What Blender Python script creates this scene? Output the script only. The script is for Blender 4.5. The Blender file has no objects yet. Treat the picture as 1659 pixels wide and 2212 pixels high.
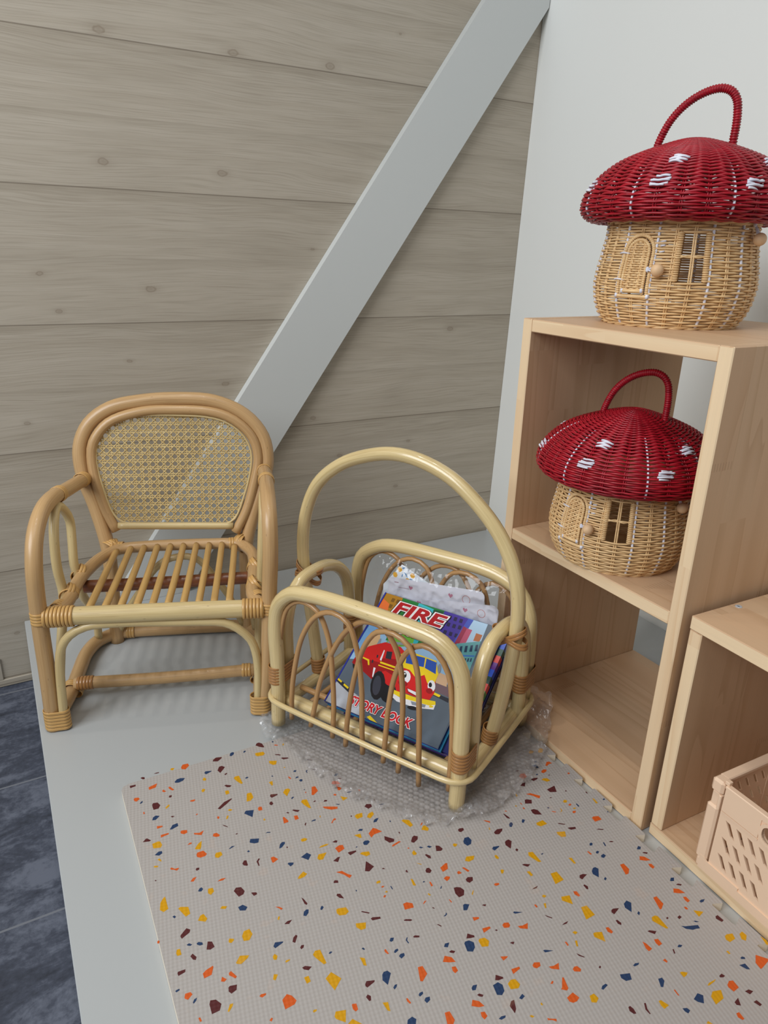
import bpy, math, random
from mathutils import Vector as V, Matrix, noise
from mathutils.geometry import tessellate_polygon
rnd = random.Random(7)
scene = bpy.context.scene
COL = scene.collection
PI = math.pi
R_ = math.radians

# ------------------------------------------------------------------ materials
def lin(c):
    return tuple(((x/255)/12.92 if x/255 <= .04045 else (((x/255)+.055)/1.055)**2.4) for x in c)

class NT:
    def __init__(s, name):
        s.m = bpy.data.materials.new(name); s.m.use_nodes = True
        s.t = s.m.node_tree; s.t.nodes.clear()
        s.out = s.n('ShaderNodeOutputMaterial')
    def n(s, kind, **kw):
        x = s.t.nodes.new(kind)
        for k, v in kw.items(): setattr(x, k, v)
        return x
    def l(s, a, b): s.t.links.new(a, b)
    def set(s, sock, v):
        if isinstance(v, bpy.types.NodeSocket): s.l(v, sock)
        elif isinstance(v, (tuple, list)) and len(v) == 3 and sock.type == 'RGBA': sock.default_value = (*v, 1)
        else: sock.default_value = v
    def math(s, op, a, b=0.0, c=0.0):
        x = s.n('ShaderNodeMath', operation=op)
        s.set(x.inputs[0], a); s.set(x.inputs[1], b); s.set(x.inputs[2], c)
        return x.outputs[0]
    def vec(s, x, y, z):
        c = s.n('ShaderNodeCombineXYZ')
        s.set(c.inputs[0], x); s.set(c.inputs[1], y); s.set(c.inputs[2], z)
        return c.outputs[0]
    def uv(s):
        u = s.n('ShaderNodeUVMap'); p = s.n('ShaderNodeSeparateXYZ'); s.l(u.outputs[0], p.inputs[0])
        return p.outputs[0], p.outputs[1]
    def obj(s):
        u = s.n('ShaderNodeTexCoord'); p = s.n('ShaderNodeSeparateXYZ'); s.l(u.outputs['Object'], p.inputs[0])
        return p.outputs[0], p.outputs[1], p.outputs[2]
    def noise(s, vec, scale=1.0, detail=2.0, rough=.5, dist=0.0):
        x = s.n('ShaderNodeTexNoise'); s.set(x.inputs['Vector'], vec)
        x.inputs['Scale'].default_value = scale; x.inputs['Detail'].default_value = detail
        x.inputs['Roughness'].default_value = rough; x.inputs['Distortion'].default_value = dist
        return x.outputs['Fac']
    def white(s, vec):
        x = s.n('ShaderNodeTexWhiteNoise', noise_dimensions='3D'); s.set(x.inputs['Vector'], vec); return x.outputs['Value']
    def ramp(s, f, stops):
        x = s.n('ShaderNodeValToRGB'); s.set(x.inputs[0], f)
        e = x.color_ramp.elements
        while len(e) < len(stops): e.new(.5)
        for el, (p, c) in zip(e, stops):
            el.position = p; el.color = (*c, 1) if len(c) == 3 else c
        return x.outputs[0]
    def mix(s, f, a, b, mode='MIX'):
        x = s.n('ShaderNodeMix', data_type='RGBA', blend_type=mode)
        s.set(x.inputs[0], f); s.set(x.inputs[6], a); s.set(x.inputs[7], b)
        return x.outputs[2]
    def maprange(s, f, a, b, c, d):
        x = s.n('ShaderNodeMapRange'); s.set(x.inputs[0], f)
        for i, v in enumerate((a, b, c, d)): x.inputs[i+1].default_value = v
        return x.outputs[0]
    def bump(s, h, strength=.3, dist=.001):
        x = s.n('ShaderNodeBump'); s.set(x.inputs['Height'], h)
        x.inputs['Strength'].default_value = strength; x.inputs['Distance'].default_value = dist
        return x.outputs[0]
    def pbr(s, col, rough=.5, spec=.5, normal=None, coat=0, **kw):
        x = s.n('ShaderNodeBsdfPrincipled')
        s.set(x.inputs['Base Color'], col); s.set(x.inputs['Roughness'], rough)
        x.inputs['Specular IOR Level'].default_value = spec
        x.inputs['Coat Weight'].default_value = coat; x.inputs['Coat Roughness'].default_value = .12
        if normal: s.l(normal, x.inputs['Normal'])
        s.l(x.outputs[0], s.out.inputs[0])
        return s.m

def plain(name, rgb, rough=.5, spec=.5, var=.06, scale=30, bump=0):
    t = NT(name); x, y, z = t.obj()
    n = t.noise(t.vec(x, y, z), scale, 3)
    c = lin(rgb)
    col = t.mix(n, tuple(v*(1-var) for v in c), tuple(min(1, v*(1+var)) for v in c))
    return t.pbr(col, rough, spec, t.bump(n, bump, .0005) if bump else None)

def pine(name, rgb, rgb2, k=1.0, joints=.3):
    t = NT(name); u, v = t.uv()
    strip = t.math('FLOOR', t.math('DIVIDE', v, .052))
    off = t.white(t.vec(strip, 3.1, 1.7))
    seg = t.math('FLOOR', t.math('ADD', t.math('DIVIDE', u, .34), t.math('MULTIPLY', off, 7)))
    tone = t.white(t.vec(strip, seg, 5.5))
    vc = t.vec(t.math('MULTIPLY', u, .75), t.math('MULTIPLY', v, 14), t.math('MULTIPLY', tone, 40))
    n = t.noise(vc, 1.0, 1.5, .45, .35)
    ring = t.math('FRACT', t.math('MULTIPLY', n, 9.0))
    fine = t.noise(t.vec(t.math('MULTIPLY', u, 9), t.math('MULTIPLY', v, 420), 0), 1, 2)
    late = t.ramp(ring, [(0, (0, 0, 0)), (.55, (.12,)*3), (.88, (.75,)*3), (.97, (1,)*3), (1, (0, 0, 0))])
    a, b = lin(rgb), lin(rgb2)
    col = t.mix(t.math('MULTIPLY', late, .55*k), a, b)
    col = t.mix(t.maprange(tone, 0, 1, 0, .30*k), col, lin((204, 160, 122)))
    col = t.mix(t.maprange(fine, .3, .7, 0, .22), col, tuple(x*.8 for x in a))
    # finger joints: short dark combs where the strips are joined end to end
    fu = t.math('FRACT', t.math('ADD', t.math('DIVIDE', u, .34), t.math('MULTIPLY', off, 7)))
    comb = t.math('MULTIPLY', t.math('LESS_THAN', t.math('ABSOLUTE', t.math('SUBTRACT', t.math('FRACT', t.math('DIVIDE', v, .0047)), .5)), .12), t.math('LESS_THAN', fu, .028))
    col = t.mix(t.math('MULTIPLY', t.math('MULTIPLY', comb, t.math('GREATER_THAN', tone, .62)), joints), col, lin((120, 84, 56)))
    return t.pbr(col, .5, .35, t.bump(fine, .08, .0004))

def cane_tube(name, rgb, rgb2, rough=.38, coat=.15, knots=True, streak=1.0):
    t = NT(name); u, v = t.uv()
    # v runs round the tube, u along it (metres)
    ang = t.math('MULTIPLY', v, 2*PI)
    x = t.math('MULTIPLY', t.math('COSINE', ang), 2.2); y = t.math('MULTIPLY', t.math('SINE', ang), 2.2)
    st = t.noise(t.vec(t.math('MULTIPLY', u, 7), t.math('MULTIPLY', x, 5), t.math('MULTIPLY', y, 5)), 1, 4, .6)
    bl = t.noise(t.vec(t.math('MULTIPLY', u, 16), x, y), 1, 2)
    big = t.noise(t.vec(t.math('MULTIPLY', u, 4), t.math('MULTIPLY', x, .4), 3), 1, 1)
    a, b = lin(rgb), lin(rgb2)
    col = t.mix(t.maprange(st, .35, .68, 0, .8*streak), a, b)
    col = t.mix(t.maprange(bl, .5, .75, 0, .35), col, tuple(q*.72 for q in b))
    col = t.mix(t.maprange(big, .4, .6, 0, .35), col, tuple(min(1, q*1.12) for q in a))
    if knots:
        vr = t.n('ShaderNodeTexVoronoi'); t.set(vr.inputs['Vector'], t.vec(t.math('MULTIPLY', u, 24), t.math('MULTIPLY', x, .9), t.math('MULTIPLY', y, .9)))
        vr.inputs['Scale'].default_value = 1
        col = t.mix(t.math('MULTIPLY', t.math('LESS_THAN', vr.outputs['Distance'], .05), .7), col, lin((86, 56, 30)))
    return t.pbr(col, rough, .5, t.bump(st, .12, .0004), coat)

def wicker(name, rgb, rgb2, rough=.45):
    t = NT(name); x, y, z = t.obj()
    n = t.noise(t.vec(t.math('MULTIPLY', x, 60), t.math('MULTIPLY', y, 60), t.math('MULTIPLY', z, 420)), 1, 2)
    n2 = t.noise(t.vec(x, y, z), 25, 2)
    col = t.mix(t.maprange(n, .3, .7, 0, 1), lin(rgb), lin(rgb2))
    col = t.mix(t.maprange(n2, .45, .7, 0, .25), col, tuple(q*.75 for q in lin(rgb2)))
    return t.pbr(col, rough, .45)

def film(name, base=.04, gain=1.5, cloud=.10, rough=.06):
    t = NT(name)
    fr = t.n('ShaderNodeFresnel'); fr.inputs[0].default_value = 1.48
    tr = t.n('ShaderNodeBsdfTransparent'); tr.inputs[0].default_value = (.99, .99, .995, 1)
    gl = t.n('ShaderNodeBsdfGlossy'); gl.inputs['Roughness'].default_value = rough; gl.inputs[0].default_value = (1, 1, 1, 1)
    di = t.n('ShaderNodeBsdfDiffuse'); di.inputs[0].default_value = (.95, .95, .97, 1)
    tl = t.n('ShaderNodeBsdfTranslucent'); tl.inputs[0].default_value = (.95, .95, .97, 1)
    m0 = t.n('ShaderNodeMixShader'); m0.inputs[0].default_value = .5; t.l(di.outputs[0], m0.inputs[1]); t.l(tl.outputs[0], m0.inputs[2])
    m1 = t.n('ShaderNodeMixShader'); m1.inputs[0].default_value = cloud; t.l(tr.outputs[0], m1.inputs[1]); t.l(m0.outputs[0], m1.inputs[2])
    m2 = t.n('ShaderNodeMixShader'); t.set(m2.inputs[0], t.math('MINIMUM', t.math('MULTIPLY_ADD', fr.outputs[0], gain, base), 1.0))
    t.l(m1.outputs[0], m2.inputs[1]); t.l(gl.outputs[0], m2.inputs[2]); t.l(m2.outputs[0], t.out.inputs[0])
    return t.m

def wall_wood():
    t = NT('pale_wood_cladding'); u, v = t.uv()
    # printed boards: big joints every 0.236 m, fainter half joints
    big = t.math('DIVIDE', t.math('SUBTRACT', v, .1122), .2361)
    fb = t.math('FRACT', big); ib = t.math('FLOOR', big)
    half = t.math('FRACT', t.math('MULTIPLY', big, 2)); ih = t.math('FLOOR', t.math('MULTIPLY', big, 2))
    sh = t.white(t.vec(ib, 2.2, .3))
    warp = t.noise(t.vec(t.math('MULTIPLY', u, 2.2), t.math('MULTIPLY', v, 9), ih), 1, 2)
    vv = t.math('MULTIPLY_ADD', warp, .05, v)
    us = t.math('ADD', u, t.math('MULTIPLY', sh, 9))
    g1 = t.noise(t.vec(t.math('MULTIPLY', us, 1.5), t.math('MULTIPLY', vv, 55), ih), 1, 3, .55)
    g2 = t.noise(t.vec(t.math('MULTIPLY', us, 10), t.math('MULTIPLY', vv, 430), ih), 1, 2, .5)
    g3 = t.noise(t.vec(t.math('MULTIPLY', us, 3), t.math('MULTIPLY', vv, 14), ih), 1, 2, .5)
    base, dark, light = lin((176, 166, 150)), lin((148, 138, 122)), lin((188, 179, 164))
    col = t.mix(t.maprange(g1, .3, .7, 0, .75), base, light)
    col = t.mix(t.maprange(g2, .45, .75, 0, .5), col, dark)
    col = t.mix(t.maprange(g3, .5, .72, 0, .25), col, dark)
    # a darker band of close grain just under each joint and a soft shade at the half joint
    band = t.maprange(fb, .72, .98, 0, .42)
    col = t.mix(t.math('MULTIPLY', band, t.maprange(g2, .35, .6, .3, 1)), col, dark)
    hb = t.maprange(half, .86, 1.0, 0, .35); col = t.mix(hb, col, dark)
    # knots
    vr = t.n('ShaderNodeTexVoronoi', feature='F1', voronoi_dimensions='2D'); t.set(vr.inputs['Vector'], t.vec(t.math('MULTIPLY', us, 5.2), t.math('MULTIPLY', v, 9.5), 0)); vr.inputs['Scale'].default_value = 1
    wn = t.noise(t.vec(t.math('MULTIPLY', us, 60), t.math('MULTIPLY', v, 60), 0), 1, 2)
    d = t.math('ADD', vr.outputs['Distance'], t.math('MULTIPLY', t.math('SUBTRACT', wn, .5), .06))
    sc = t.n('ShaderNodeSeparateColor'); t.l(vr.outputs['Color'], sc.inputs[0])
    d = t.math('MULTIPLY', d, t.math('MULTIPLY_ADD', sc.outputs[1], 1.8, 1.0))
    on = t.math('GREATER_THAN', sc.outputs[0], .58)
    ring = t.ramp(d, [(0, (.65,)*3), (.035, (.5,)*3), (.055, (.9,)*3), (.075, (.25,)*3), (.13, (.12,)*3), (.2, (0,)*3)])
    col = t.mix(t.math('MULTIPLY', t.math('MULTIPLY', ring, on), .6), col, lin((118, 101, 82)))
    # the joint groove itself
    gr = t.math('LESS_THAN', t.math('ABSOLUTE', t.math('SUBTRACT', fb, .5)), .49)
    jt = t.math('SUBTRACT', 1, gr)
    fine = t.math('LESS_THAN', t.math('SUBTRACT', .5, t.math('ABSOLUTE', t.math('SUBTRACT', fb, .5))), .0045)
    col = t.mix(t.math('MULTIPLY', fine, .55), col, lin((92, 80, 66)))
    return t.pbr(col, .55, .3, t.bump(t.math('SUBTRACT', g2, t.math('MULTIPLY', fine, 3)), .15, .0006))

def slate():
    t = NT('slate_blue_floor_tiles'); x, y, z = t.obj()
    n = t.noise(t.vec(x, t.math('MULTIPLY', y, 2.2), z), 9, 6, .68, .6)
    n2 = t.noise(t.vec(x, y, z), 120, 3, .7)
    col = t.ramp(t.math('MULTIPLY_ADD', n2, .25, t.math('MULTIPLY', n, .8)), [(.36, lin((44, 48, 58))), (.5, lin((66, 71, 84))), (.62, lin((98, 103, 116)))])
    fy = t.math('FRACT', t.math('DIVIDE', t.math('ADD', y, .0315), .2955))
    fx = t.math('FRACT', t.math('DIVIDE', t.math('ADD', x, .93), .593))
    def near(f, w): return t.math('GREATER_THAN', t.math('ABSOLUTE', t.math('SUBTRACT', f, .5)), .5-w)
    g = t.math('MAXIMUM', near(fy, .006), near(fx, .003))
    col = t.mix(g, col, lin((112, 115, 122)))
    return t.pbr(col, .45, .4, t.bump(t.math('SUBTRACT', n2, g), .2, .001))

def white_paint(name, rgb, rough=.5, spec=.4):
    t = NT(name); x, y, z = t.obj()
    n = t.noise(t.vec(x, y, z), 3, 3); f = t.noise(t.vec(x, y, z), 260, 2)
    c = lin(rgb)
    return t.pbr(t.mix(n, tuple(q*.975 for q in c), c), rough, spec, t.bump(f, .03, .0004))

def printed(name, rough=.3, bump=False, spec=.4):
    t = NT(name)
    a = t.n('ShaderNodeAttribute', attribute_name='print')
    nrm = None; col = a.outputs['Color']
    if bump:
        x, y, z = t.obj()
        c, s_ = math.cos(.6), math.sin(.6)
        xr = t.math('ADD', t.math('MULTIPLY', x, c), t.math('MULTIPLY', y, s_)); yr = t.math('SUBTRACT', t.math('MULTIPLY', y, c), t.math('MULTIPLY', x, s_))
        k = 2*PI/.0062
        dim = t.math('MULTIPLY', t.math('SINE', t.math('MULTIPLY', xr, k)), t.math('SINE', t.math('MULTIPLY', yr, k)))
        nrm = t.bump(dim, .22, .0008)
        n = t.noise(t.vec(x, y, z), 45, 2)
        col = t.mix(t.maprange(n, .66, .74, 0, .10), col, lin((214, 172, 140)), 'MIX')
    return t.pbr(col, rough, spec, nrm)

MT = {}
MT['wall_wood'] = wall_wood()
MT['wall_white'] = white_paint('matt_white_wall_paint', (232, 233, 229), .7, .25)
MT['beam'] = white_paint('white_satin_board', (205, 208, 206), .45)
MT['platform'] = white_paint('white_laminate', (175, 178, 178), .32, .5)
MT['slate'] = slate()
MT['pine'] = pine('glued_pine_board', (207, 174, 139), (178, 140, 103))  # face tone set darker to stand in for shade inside the shelves
MT['pine_edge'] = pine('pine_board_edge', (240, 214, 176), (216, 176, 130), .8, 0)  # paler edge grain, with light on the front edges put into the colour
MT['tan'] = cane_tube('tan_rattan_pole', (198, 162, 114), (168, 128, 82))
MT['pale'] = cane_tube('pale_rattan_pole', (214, 192, 140), (184, 156, 104))
MT['rackpole'] = cane_tube('glossy_straw_rattan_pole', (222, 200, 148), (190, 162, 108), .27, .6)
MT['slat'] = cane_tube('honey_rattan_slat', (204, 166, 102), (176, 134, 76), .42, .1)
MT['dark'] = cane_tube('red_brown_rattan_pole', (140, 84, 50), (104, 58, 34))
MT['reed'] = cane_tube('brown_rattan_reed', (190, 148, 98), (150, 110, 66), .35, .2)
MT['bind'] = cane_tube('rattan_peel_binding', (206, 164, 100), (180, 134, 74), .32, .2, False)
MT['bind_b'] = cane_tube('brown_rattan_peel_binding', (178, 128, 74), (142, 96, 54), .3, .3, False)
MT['cane'] = wicker('woven_cane', (224, 200, 142), (204, 174, 112))
MT['wick'] = wicker('natural_wicker', (238, 204, 152), (216, 174, 120))
MT['red'] = wicker('red_dyed_wicker', (178, 22, 40), (140, 10, 28), .38)
MT['redh'] = wicker('red_wrapped_cane', (172, 16, 36), (132, 8, 26), .4)
MT['white'] = wicker('white_paper_cord', (232, 232, 240), (214, 214, 228))
MT['bead'] = plain('raw_wood_bead', (222, 184, 142), .5, .4, .15, 90)
MT['crate'] = plain('peach_plastic', (236, 204, 174), .42, .4, .02)
MT['crate_in'] = MT['crate']
MT['steel'] = plain('zinc_screw_steel', (176, 180, 184), .3, .8)
MT['film'] = film('clear_plastic_film', .0, .7, .0, .04)
MT['wrap'] = film('bubble_wrap_film', .02, .85, .21, .06)
MT['card'] = plain('white_card', (226, 226, 234), .45, .4, .02)
MT['pages'] = plain('white_page_edges', (214, 212, 208), .7, .2, .08, 300)
MT['print'] = printed('printed_gloss_cover', .28)
MT['mat'] = printed('printed_dimpled_foam', .52, True, .35)
MT['foam'] = plain('cream_foam_edge', (232, 222, 204), .7, .2)

# ------------------------------------------------------------------ mesh collecting
class MB:
    def __init__(s): s.v = []; s.f = []; s.m = []; s.sm = []; s.uv = []; s.col = []; s.mats = []
    def mi(s, mat):
        if mat not in s.mats: s.mats.append(mat)
        return s.mats.index(mat)
    def face(s, idx, mat, uv=None, smooth=True, col=(1, 1, 1)):
        s.f.append(tuple(idx)); s.m.append(s.mi(mat)); s.sm.append(smooth); s.uv.append(uv or [(0, 0)]*len(idx)); s.col.append(col)
    def tube(s, pts, r, mat, seg=12, closed=False, cap=True, step=None, smoothpts=True, uoff=None, flat=None):
        """a round pole through pts; r a number or a function of 0..1; flat=(normal function, k) squashes it"""
        P = [V(p) for p in pts]
        if smoothpts: P = spline(P, step or .012, closed)
        n = len(P)
        L = [0.0]
        for i in range(1, n): L.append(L[-1]+(P[i]-P[i-1]).length)
        tot = L[-1] or 1
        T = []
        for i in range(n):
            if closed: d = P[(i+1) % n]-P[i-1]
            else: d = P[min(i+1, n-1)]-P[max(i-1, 0)]
            T.append(d.normalized())
        N = T[0].orthogonal().normalized()
        base = len(s.v); u0 = rnd.uniform(0, 20) if uoff is None else uoff
        for i in range(n):
            N = (N-T[i]*N.dot(T[i])).normalized(); B = T[i].cross(N)
            rr = r(L[i]/tot) if callable(r) else r
            for k in range(seg):
                a = 2*PI*k/seg
                s.v.append(P[i]+(N*math.cos(a)+B*math.sin(a))*rr)
        m = n if closed else n-1
        for i in range(m):
            j = (i+1) % n; ui, uj = L[i]+u0, (L[j] if j else tot+(P[0]-P[-1]).length)+u0
            for k in range(seg):
                k2 = (k+1) % seg
                s.face((base+i*seg+k, base+i*seg+k2, base+j*seg+k2, base+j*seg+k), mat,
                       [(ui, k/seg), (ui, (k+1)/seg), (uj, (k+1)/seg), (uj, k/seg)])
        if cap and not closed:
            s.face([base+k for k in range(seg)][::-1], mat, [(u0, 0)]*seg, False)
            s.face([base+(n-1)*seg+k for k in range(seg)], mat, [(u0, 0)]*seg, False)
        return s
    def ring(s, loop, nrm, w, th, mat, seg=8):
        """a flat peel strip round a closed loop of points; nrm = axis of the loop, w half width along it, th half thickness"""
        n = len(loop); A = V(nrm).normalized(); c = sum(loop, V())/n; base = len(s.v); L = 0; u0 = rnd.uniform(0, 9)
        Ls = []
        for i in range(n):
            Ls.append(L); L += (loop[(i+1) % n]-loop[i]).length
            t = (loop[(i+1) % n]-loop[i-1]).normalized(); o = t.cross(A).normalized()
            if o.dot(loop[i]-c) < 0: o = -o
            for k in range(seg):
                a = 2*PI*k/seg
                s.v.append(loop[i]+A*math.cos(a)*w+o*math.copysign(abs(math.sin(a))**.5, math.sin(a))*th)
        for i in range(n):
            j = (i+1) % n; ui = Ls[i]+u0; uj = (Ls[j] if j else L)+u0
            for k in range(seg):
                k2 = (k+1) % seg
                s.face((base+i*seg+k, base+j*seg+k, base+j*seg+k2, base+i*seg+k2), mat, [(ui, k/seg), (uj, k/seg), (uj, (k+1)/seg), (ui, (k+1)/seg)])
    def binding(s, center, axis, mat, circles, n=4, pitch=.005, w=.0026, th=.0008, tilt=0, ref=None):
        """n peel turns round the hull of circles [(x, y, r)] seen along axis"""
        A = V(axis).normalized(); X = (V(ref)-A*V(ref).dot(A)).normalized() if ref else A.orthogonal().normalized(); Y = A.cross(X); C0 = V(center)
        for i in range(n):
            z = (i-(n-1)/2)*pitch; loop = []
            for k in range(28):
                a = 2*PI*k/28; dx, dy = math.cos(a), math.sin(a)
                cx, cy, cr = max(circles, key=lambda q: q[0]*dx+q[1]*dy+q[2])
                px, py = cx+dx*(cr+.0006), cy+dy*(cr+.0006)
                loop.append(C0+X*px+Y*py+A*(z+tilt*px))
            s.ring(loop, A, w, th, mat)
        return s
    def box(s, lo, hi, mat, grain=0, bev=.0012, M=None, matmap=None, uvoff=None):
        """bevelled board; UV u runs along the grain axis in metres"""
        lo, hi = V(lo), V(hi); d = hi-lo; b = min(bev, min(d)*.3)
        uo = uvoff or (rnd.uniform(0, 9), rnd.uniform(0, 9))
        # each corner gives three vertices
        idx = {}
        for cx in (0, 1):
            for cy in (0, 1):
                for cz in (0, 1):
                    for ax in range(3):
                        p = [hi[i] if (cx, cy, cz)[i] else lo[i] for i in range(3)]
                        for i in range(3):
                            if i != ax: p[i] += -b if (cx, cy, cz)[i] else b
                        q = V(p); idx[cx, cy, cz, ax] = len(s.v); s.v.append(M @ q if M else q)
                        idx['p', idx[cx, cy, cz, ax]] = q
        def add(ids, ax, smooth=False):
            o = [i for i in range(3) if i != grain]
            uv = []
            for i in ids:
                q = idx['p', i]
                if ax == grain: uv.append((q[o[0]]+uo[0]+3, q[o[1]]*1+uo[1]))
                else:
                    other = [k for k in o if k != ax][0]
                    uv.append((q[grain]+uo[0], q[other]+uo[1]+.013*ax))
            mm = (matmap or {}).get(ax, mat)
            s.face(ids, mm, uv, smooth)
        for ax in range(3):
            a, c = (ax+1) % 3, (ax+2) % 3
            for sgn in (0, 1):
                def key(i, j):
                    k = [0, 0, 0]; k[ax] = sgn; k[a] = i; k[c] = j; return idx[k[0], k[1], k[2], ax]
                q = [key(0, 0), key(1, 0), key(1, 1), key(0, 1)]
                add(q if sgn else q[::-1], ax)
        for ax in range(3):     # edges parallel to ax
            a, c = (ax+1) % 3, (ax+2) % 3
            for i in (0, 1):
                for j in (0, 1):
                    def key(t, w_):
                        k = [0, 0, 0]; k[ax] = t; k[a] = i; k[c] = j; return idx[k[0], k[1], k[2], w_]
                    q = [key(0, a), key(1, a), key(1, c), key(0, c)]
                    add(q if (i == j) else q[::-1], a)
        for cx in (0, 1):
            for cy in (0, 1):
                for cz in (0, 1):
                    q = [idx[cx, cy, cz, k] for k in range(3)]
                    add(q if (cx+cy+cz) % 2 else q[::-1], 0)
        return s
    def plate(s, loops, z0, z1, mat, M=None, side=None, col=(1, 1, 1), sidecol=None, bottom=True):
        """a flat plate with holes: loops[0] outline, others holes, in local xy, from z0 to z1"""
        L3 = [[V((x, y, 0)) for x, y in lp] for lp in loops]
        tris = tessellate_polygon(L3); flat = [p for lp in L3 for p in lp]; base = len(s.v); n = len(flat)
        T = (lambda q: M @ q) if M else (lambda q: q)
        for z in (z0, z1):
            for p in flat: s.v.append(T(V((p.x, p.y, z))))
        for a, b, c in tris:
            A, B, C = flat[a], flat[b], flat[c]
            if (B-A).cross(C-A).z < 0: a, b, c = a, c, b
            s.face((base+n+a, base+n+b, base+n+c), mat, [(flat[i].x, flat[i].y) for i in (a, b, c)], False, col)
            if bottom: s.face((base+a, base+c, base+b), mat, [(flat[i].x, flat[i].y) for i in (a, c, b)], False, sidecol or col)
        k0 = 0
        for li, lp in enumerate(L3):
            m = len(lp); area = sum(lp[i].x*lp[(i+1) % m].y-lp[(i+1) % m].x*lp[i].y for i in range(m))
            flip = (area < 0) != (li > 0)
            for i in range(m):
                j = (i+1) % m; q = [base+k0+i, base+k0+j, base+n+k0+j, base+n+k0+i]
                s.face(q[::-1] if flip else q, side or mat, None, False, sidecol or col)
            k0 += m
        return s
    def sphere(s, c, r, mat, n=14, m=9):
        c = V(c); base = len(s.v)
        for i in range(m+1):
            th = PI*i/m
            for k in range(n):
                a = 2*PI*k/n; s.v.append(c+V((math.sin(th)*math.cos(a), math.sin(th)*math.sin(a), math.cos(th)))*r)
        for i in range(m):
            for k in range(n):
                k2 = (k+1) % n; s.face((base+i*n+k, base+(i+1)*n+k, base+(i+1)*n+k2, base+i*n+k2), mat)
        return s
    def build(s, name, parent=None, colattr=False):
        me = bpy.data.meshes.new(name)
        me.from_pydata([tuple(p) for p in s.v], [], s.f)
        for m in s.mats: me.materials.append(m)
        me.polygons.foreach_set('material_index', s.m)
        me.polygons.foreach_set('use_smooth', s.sm)
        uvl = me.uv_layers.new(name='UVMap'); flat = []
        for q in s.uv:
            for a in q: flat += [a[0], a[1]]
        uvl.data.foreach_set('uv', flat)
        if colattr:
            ca = me.color_attributes.new('print', 'FLOAT_COLOR', 'CORNER'); flat = []
            for f, c in zip(s.f, s.col): flat += [c[0], c[1], c[2], 1.0]*len(f)
            ca.data.foreach_set('color', flat)
        me.validate(); me.update()
        o = bpy.data.objects.new(name, me); COL.objects.link(o)
        if parent: o.parent = parent
        return o

def spline(P, step, closed=False):
    out = []; n = len(P)
    if n == 2:
        k = max(2, int((P[1]-P[0]).length/.03)+1)
        return [P[0].lerp(P[1], i/(k-1)) for i in range(k)]
    rng = range(n) if closed else range(n-1)
    for i in rng:
        if closed: p0, p1, p2, p3 = P[i-1], P[i], P[(i+1) % n], P[(i+2) % n]
        else:
            p1, p2 = P[i], P[i+1]; p0 = P[i-1] if i else p1*2-p2; p3 = P[i+2] if i+2 < n else p2*2-p1
        def kn(a, b): return max((b-a).length**.5, 1e-5)
        t1 = kn(p0, p1); t2 = t1+kn(p1, p2); t3 = t2+kn(p2, p3)
        k = max(1, int(round((p2-p1).length/step)))
        for j in range(k):
            t = t1+(t2-t1)*j/k
            A1 = p0*((t1-t)/t1)+p1*(t/t1); A2 = p1*((t2-t)/(t2-t1))+p2*((t-t1)/(t2-t1)); A3 = p2*((t3-t)/(t3-t2))+p3*((t-t2)/(t3-t2))
            B1 = A1*((t2-t)/t2)+A2*(t/t2); B2 = A2*((t3-t)/(t3-t1))+A3*((t-t1)/(t3-t1))
            out.append(B1*((t2-t)/(t2-t1))+B2*((t-t1)/(t2-t1)))
    if not closed: out.append(P[-1])
    return out

def thing(name, label, cat, loc=(0, 0, 0), rotz=0, group=None):
    o = bpy.data.objects.new(name, None); COL.objects.link(o); o.empty_display_size = .05
    o.location = loc; o.rotation_euler = (0, 0, rotz)
    return tag(o, label, cat, group)
def tag(o, label, cat, group=None):
    o['label'] = label; o['category'] = cat
    if group: o['group'] = group
    return o
def struct(o): o['kind'] = 'structure'; return o
def part(name, root, fn):
    m = MB(); fn(m); return m.build(name, root)
def pole(name, root, pts, r, mat, **kw):
    return MB().tube(pts, r, mat, **kw).build(name, root)

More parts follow.
